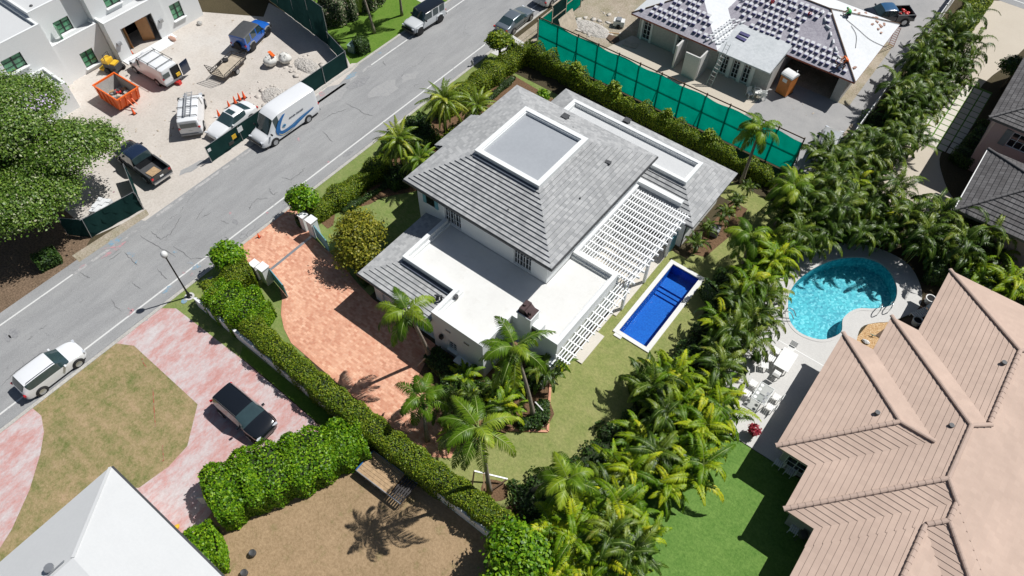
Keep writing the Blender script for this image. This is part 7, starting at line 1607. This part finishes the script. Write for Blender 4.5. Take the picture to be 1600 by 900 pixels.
def zE(px,py):
    z = 4.0
    for _ in range(6):
        x,y = G(px,py,z); z = 2.82+(-7.75-x)*.396+.05
    return (px,py,z)
hose([zE(1322,30),zE(1340,45),zE(1360,62),zE(1385,74)], 'air_hose', 'air hose curving down the white east slope from the worker in green')
hose([zE(1330,40),zE(1338,55),zE(1337,75)], 'air_hose', 'air hose looping in the middle of the white east slope')
# people: one continuous skinned body each
def person(label, loc, rz, joints, edges, radii, clothes, z=0.0):
    t = thing('person', label, 'person', (*loc,z), rz)
    me = bpy.data.meshes.new('body'); me.from_pydata(joints, edges, []); ob = bpy.data.objects.new('tmpb', me); COL.objects.link(ob)
    md = ob.modifiers.new('skin','SKIN'); md.use_smooth_shade = True
    for i, r in enumerate(radii): me.skin_vertices[0].data[i].radius = (r,r)
    me.skin_vertices[0].data[0].use_root = True
    s2 = ob.modifiers.new('s','SUBSURF'); s2.levels = 1; s2.render_levels = 1
    m2 = bpy.data.meshes.new_from_object(ob.evaluated_get(bpy.context.evaluated_depsgraph_get())); bpy.data.objects.remove(ob)
    m2.name = 'body'; m2.materials.clear()
    for c in ('skin', clothes[0], clothes[1]): m2.materials.append(MATS[c])
    for p in m2.polygons:
        c = p.center; best = min(range(len(joints)), key=lambda i: (Vector(joints[i])-c).length); p.material_index = clothes[2][best]; p.use_smooth = True
    b = link('body', m2, t)
    h = Vector(joints[clothes[3]]); m_ = MB(); m_.blob(tuple(h+Vector((-.015,0,.035))),(.105,.09,.095),1,2,.03); part('hair', m_, [clothes[4]], t, True)
    m_ = MB(); 
    for s in (-1,1): m_.obox(tuple(h+Vector((.1,s*.035,.0))),(.012,.02,.012))
    part('eyes', m_, ['hair'], t)
    return t
# crouching, bent forward: pelvis, spine, chest, neck, head, arms, legs (facing +X)
J = [(0,0,.42),(.10,0,.60),(.26,0,.76),(.38,0,.84),(.50,0,.90), (.28,.19,.76),(.40,.24,.52),(.58,.16,.34),(.66,.13,.30), (.28,-.19,.76),(.42,-.25,.55),(.62,-.15,.38),(.70,-.12,.34), (.05,.12,.38),(.40,.18,.42),(.12,.17,.08),(.30,.18,.04), (.05,-.12,.38),(.36,-.20,.44),(.08,-.18,.08),(.26,-.19,.04)]
E_ = [(0,1),(1,2),(2,3),(3,4),(2,5),(5,6),(6,7),(7,8),(2,9),(9,10),(10,11),(11,12),(0,13),(13,14),(14,15),(15,16),(0,17),(17,18),(18,19),(19,20)]
RR = [.15,.15,.17,.06,.105,.075,.055,.042,.04,.075,.055,.042,.04,.11,.08,.055,.05,.11,.08,.055,.05]
cm = {i:1 for i in (1,2,5,6,9,10)}; cm.update({i:2 for i in (0,13,14,15,17,18,19,16,20)}); cm.update({i:0 for i in (3,4,7,8,11,12)})
def fix(px,py,f):
    z = 4.0
    for _ in range(8): x,y = G(px,py,z); z = f(x,y)
    return x,y,z
x,y,z = fix(1327,28,lambda x,y: min(2.82+(71.5-y)*.396, 2.82+(-7.75-x)*.396)); person('person in a green shirt crouching near the ridge of the unfinished roof, laying tiles', (x,y), R(200), J, E_, RR, ('shirt_green','denim',[cm[i] for i in range(21)],4,'shirt_green'), z)
x,y,z = fix(1322,103,lambda x,y: zB(x,y)); person('person in a bright orange top bending over tiles at the corner of the unfinished roof', (x,y), R(215), J, E_, RR, ('hivis_orange','denim',[cm[i] for i in range(21)],4,'hivis_orange'), z)
# scaffold ladder frame at the east eave
m_ = MB(); a = Vector((*G(1405,52,2.5),2.5)); b = Vector((*G(1380,73,.5),.3)); c = Vector((*G(1395,75,.3),.2))
ladder('ladder', 'rusty ladder frame leaning against the east eave of the unfinished roof', (*G(1392,72,0),0), (*G(1404,42,2.6),2.6), .5, 9, 'red_tile')
# white fence on the plot boundary
WF = thing('boundary_fence', 'long white boundary fence behind the palms beside the unfinished house', 'fence', (-5.4,50,0))
for k in range(12):
    y0 = 50+k*3.3; m_ = MB(); m_.box(-5.44,-5.38,y0+.05,y0+3.25,.05,1.75); part('panel', m_, ['plastic_white' if k < 11 else 'util_green'], WF, world=True)
    m_ = MB(); m_.box(-5.48,-5.34,y0-.07,y0+.05,0,1.85); part('post', m_, ['plastic_white'], WF, world=True)
# braces of the propped palm, small box by the wing, slab equipment
BR = thing('palm_brace', 'white and dark timber braces propping the coconut palm near the long hedge', 'timber brace', G(765,770))
bx, by = G(765,770)
for (p,q,mt) in (((735,760),(741,735),'timber_dark'),((793,750),(760,765),'timber_dark')): pass
A_ = G(741,736,1.0); B_ = G(793,749,.45); C_ = G(737,763,0); D_ = G(790,751,0)
for p,q,mt in (((*A_,1.0),(*B_,.5),'plastic_white'),((*A_,1.0),(*C_,0),'timber_dark'),((*B_,.5),(bx,by,.25),'timber_dark'),((*G(756,740,1.2),1.2),(*G(757,782,0),0),'timber')):
    m_ = MB(); m_.bar(p,q,.09); part('strut', m_, [mt], BR, world=True)
m_ = MB(); p = (*G(833,628,.6),.6); m_.bar((*G(858,652,.1),.1), (*G(836,628,1.2),1.2), .07); one('timber_stake', m_, 'plastic_white', 'pale timber stake propping the tallest coconut palm in the edged bed', 'timber brace')
m_ = MB(); m_.bar((*G(652,572,.1),.1),(*G(664,560,1.0),1.0),.08); one('timber_stake', m_, 'timber_pale', 'timber stake propping the coconut palm beside the garage', 'timber brace')
AC = thing('air_conditioner', 'grey air conditioning unit in the bed beside the villa wing', 'air conditioner', (*G(1117,357,.6),), R(8)); m_ = MB(); m_.box(-.42,.42,-.36,.36,0,.72); part('housing', m_, ['grey_plastic'], AC); m_ = MB(); m_.lathe([(.28,.72),(.28,.74),(.05,.75)],16); part('fan_guard', m_, ['charcoal'], AC)
for i,(px,py,lb) in enumerate(((706,617,'white flowering plant pot nearest the driveway end of the south wall'),(757,622,'white round planter between the palms below the south wall'))):
    x,y = G(px,py,.3); t = thing('planter', lb, 'planter', (x,y)); m_ = MB(); m_.lathe([(.16,0),(.24,.35),(.21,.35)],12); part('pot', m_, ['plastic_white'], t, 40)
    r2 = np.random.default_rng(70+i); P,N = crown_points([((0,0,.5),(.25,.25,.18),1)], r2, 20, .06, 10); foliage('flowers', P, N, .07, 'bag_white' if i == 0 else 'leaf_dark', r2, t)
# small things at the white-roofed house
for i,(px,py,lb) in enumerate(((396,866,'dark round ball-shaped pot on the dry yard beside the ficus shrub'),(383,897,'dark blue-grey pot at the bottom edge beside the ficus shrub'))):
    t = thing('garden_pot', lb, 'pot', G(px,py)); m_ = MB(); m_.lathe([(.14,0),(.22,.15),(.22,.3),(.17,.38),(.14,.36)],14); part('pot', m_, ['charcoal'], t, 40); m_ = MB(); m_.lathe([(.15,.33),(.15,.34)],14); part('soil', m_, ['black_void'], t)
m_ = MB(); m_.blob((*G(277,825),.15),(.2,.25,.15),3,1,.3); one('toy', m_, 'yellow', 'small orange-yellow object between the white roof and the ficus shrub', 'object')
m_ = MB(); x,y = G(322,786); m_.M = None; m_.obox((x,y,.5),(.5,.06,1.0),.8); one('gate_post', m_, 'plastic_white', 'short white gate panel between the two ficus plantings', 'gate')
# ---------------- east patio
def lounger_slat(i): pass
def dining_table(loc, rz, label, L_=1.75, W_=1.05):
    t = thing('patio_table', label, 'table', loc, rz); m_ = MB(); m_.box(-L_/2,L_/2,-W_/2,W_/2,.70,.74); part('tabletop', m_, ['plastic_white'], t)
    for x in (-L_/2+.1,L_/2-.1):
        for y in (-W_/2+.1,W_/2-.1): m_ = MB(); m_.box(x-.035,x+.035,y-.035,y+.035,.065,.70); part('leg', m_, ['plastic_white'], t)
    return t
tx, ty = G(1228,562,.7); dining_table((tx,ty), R(90), 'white rectangular dining table on the pool deck')
def garden_chair(loc, rz, label, group):
    t = thing('garden_chair', label, 'chair', (*loc,.065), rz, group)
    m_ = MB()
    for k in range(4): m_.box(-.24+k*.125,-.24+k*.125+.10,-.24,.24,.42,.45)
    part('seat', m_, ['plastic_white'], t)
    m_ = MB()
    for k in range(4): m_.obox((-.30-.02*k,0,.52+k*.11),(.025,.5,.08),0,R(-12))
    part('backrest', m_, ['plastic_white'], t)
    for x in (-.22,.22):
        for y in (-.22,.22): m_ = MB(); m_.bar((x,y,.42),(x,y,0),.04); part('leg', m_, ['plastic_white'], t)
gg = 'white chairs round the dining table'
for i,(dx,dy,rz,lb) in enumerate([(-.85,.45,0,'white garden chair on the lawn side of the dining table, the upper one'),(-.85,-.35,0,'white garden chair on the lawn side of the dining table, the lower one'),(0,-1.25,90,'white garden chair at the lower end of the dining table'),(-.1,1.2,-90,'white garden chair at the pool end of the dining table'),(-.95,-1.15,25,'white garden chair pulled out at the lawn-side corner of the dining table')]): garden_chair((tx+dx,ty+dy), R(rz), lb, gg)
gx, gy = G(1190,618,.45)
GT = thing('glass_table', 'glass-topped garden table with white metal frame at the lower part of the pool deck', 'table', (gx,gy,.065), R(0))
m_ = MB(); m_.box(-.48,.48,-.75,.75,.70,.715); part('glass_top', m_, ['clear_glass'], GT)
m_ = MB()
for a,b in (((-.48,-.75),(.48,-.75)),((.48,-.75),(.48,.75)),((.48,.75),(-.48,.75)),((-.48,.75),(-.48,-.75))): m_.bar((*a,.69),(*b,.69),.045)
for s in (-1,1): m_.bar((-.5,s*.8,.69),(-.4,s*.7,0),.04); m_.bar((.5,s*.8,.69),(.4,s*.7,0),.04)
part('frame', m_, ['plastic_white'], GT)
g = random.Random(8)
for k in range(7): m_ = MB(); m_.lathe([(.10,0),(.12,.012)],12,(gx-.3+(k%2)*.6,gy-.55+(k//2)*.36,.785)); one('plate', m_, 'grey_plastic' if k%2 else 'plastic_white', 'round plate laid on the glass-topped garden table', 'plate', 'plates on the glass table')
for i,(dx,dy,rz,lb) in enumerate([(-.85,.5,0,'white garden chair at the glass table, lawn side, upper'),(-.85,-.45,0,'white garden chair at the glass table, lawn side, lower'),(.85,.5,180,'white garden chair at the glass table, house side, upper'),(.85,-.45,180,'white garden chair at the glass table, house side, lower')]): garden_chair((gx+dx,gy+dy), R(rz), lb, 'white chairs round the glass table')
def potted(px, py, label, mat, r=.2, s=1.0, pm='pot_grey', grp=None):
    x,y = G(px,py,.3); t = thing('potted_plant', label, 'potted plant', (x,y,.065), 0, grp); m_ = MB(); m_.lathe([(.17*s,0),(.27*s,.42*s),(.23*s,.42*s),(.2*s,.36*s)],14); part('pot', m_, [pm], t, 40)
    r2 = np.random.default_rng(px); P,N = crown_points([((0,0,.62*s),(.34*s,.34*s,.26*s),1)], r2, 34, .07*s, 12); foliage('leaves', P, N, .10*s, mat, r2, t)
potted(1177,676,'pot of bright red flowers standing alone on the lower deck edge','leaf_red',s=1.05); potted(1157,583,'potted plant in a pale pot beside the areca palms, the lower one','leaf_dark'); potted(1179,561,'potted plant in a pale pot beside the areca palms, the upper one','leaf_dark')
# pool handrails, planters and slatted lounger by the kidney pool
for i,(px,py) in enumerate(((1371,490),(1388,486))):
    x,y = G(px,py); m_ = MB(); m_.tube(smooth_loop([(x,y-.25,.06),(x,y-.25,.7),(x-.05,y+.15,.85),(x-.1,y+.55,.5),(x-.12,y+.62,-.2)],5,False),.035,7); one('pool_handrail', m_, 'chrome', ['left curved steel handrail of the kidney pool ladder','right curved steel handrail of the kidney pool ladder'][i], 'handrail', 'handrails at the shallow steps', True)
x,y = G(1222,494); m_ = MB(); m_.tube(smooth_loop([(x,y-.2,.06),(x,y-.1,.75),(x+.4,y,.8),(x+.8,y+.05,.3)],5,False),.035,7); m_.tube(smooth_loop([(x+.05,y+.3,.06),(x+.05,y+.3,.75),(x+.45,y+.35,.8),(x+.85,y+.35,.3)],5,False),.035,7); one('pool_handrail', m_, 'galv', 'grey pair of handrails on the lawn side of the kidney pool', 'handrail', None, True)
CL = thing('chaise', 'white slatted chaise on the dark deck between two white planters', 'lounger', (*G(1442,488,.4),.05), R(62))
for k in range(8): m_ = MB(); m_.box(-.85+k*.17,-.85+k*.17+.12,-.32,.32,.34,.37); part('slat', m_, ['plastic_white'], CL)
m_ = MB(); m_.obox((.75,0,.6),(.6,.62,.04),0,R(-48)); part('backrest', m_, ['plastic_white'], CL)
for x in (-.8,.5):
    for y in (-.3,.3): m_ = MB(); m_.bar((x,y,.34),(x,y,0),.05); part('leg', m_, ['plastic_white'], CL)
for i,(px,py) in enumerate(((1433,502),(1453,468))):
    t = thing('round_planter', ['white round planter nearest the tan roof valley','white round planter behind the chaise at the hedge'][i], 'planter', (*G(px,py,.4),.05), 0, 'white planters beside the chaise'); m_ = MB(); m_.lathe([(.26,0),(.36,.55),(.30,.55),(.28,.45)],16); part('pot', m_, ['plastic_white'], t, 40); m_ = MB(); m_.lathe([(.28,.44),(.28,.46)],16); part('soil', m_, ['black_void'], t)
m_ = MB(); x,y = G(1352,535); m_.blob((x,y,.12),(.3,.16,.12),4,2,.2); one('rock', m_, 'plastic_white', 'pale rock lying on the orange pebble bed', 'rock')
m_ = MB(); x,y = G(1362,526); m_.tube([(x,y,0),(x,y,.25)],.04,8); m_.tube([(x-.2,y,.2),(x+.2,y+.05,.2)],.03,6); one('water_tap', m_, 'util_green', 'small green tap standing in the orange pebble bed', 'tap')
# back terrace furniture and barbecue in the shade of the tan house
BB = thing('barbecue', 'dark round barbecue kettle in the shade at the tan house corner', 'barbecue', (*G(1254,836,.7),)); m_ = MB(); m_.lathe([(.05,.55),(.28,.7),(.30,.85),(.22,1.0),(.04,1.06)],16); part('kettle', m_, ['charcoal'], BB, 40)
for a in (0,2.1,4.2): m_ = MB(); m_.bar((cos(a)*.1,sin(a)*.1,.6),(cos(a)*.32,sin(a)*.32,0),.03); part('leg', m_, ['charcoal'], BB)
for i,(px,py) in enumerate(((1216,724),(1233,737),(1240,828))): garden_chair(G(px,py,.4), R(180), ['dark-shaded terrace chair nearest the deck at the tan house step','terrace chair second from the deck at the tan house step','terrace chair beside the round barbecue'][i], 'chairs in the shade of the tan house')
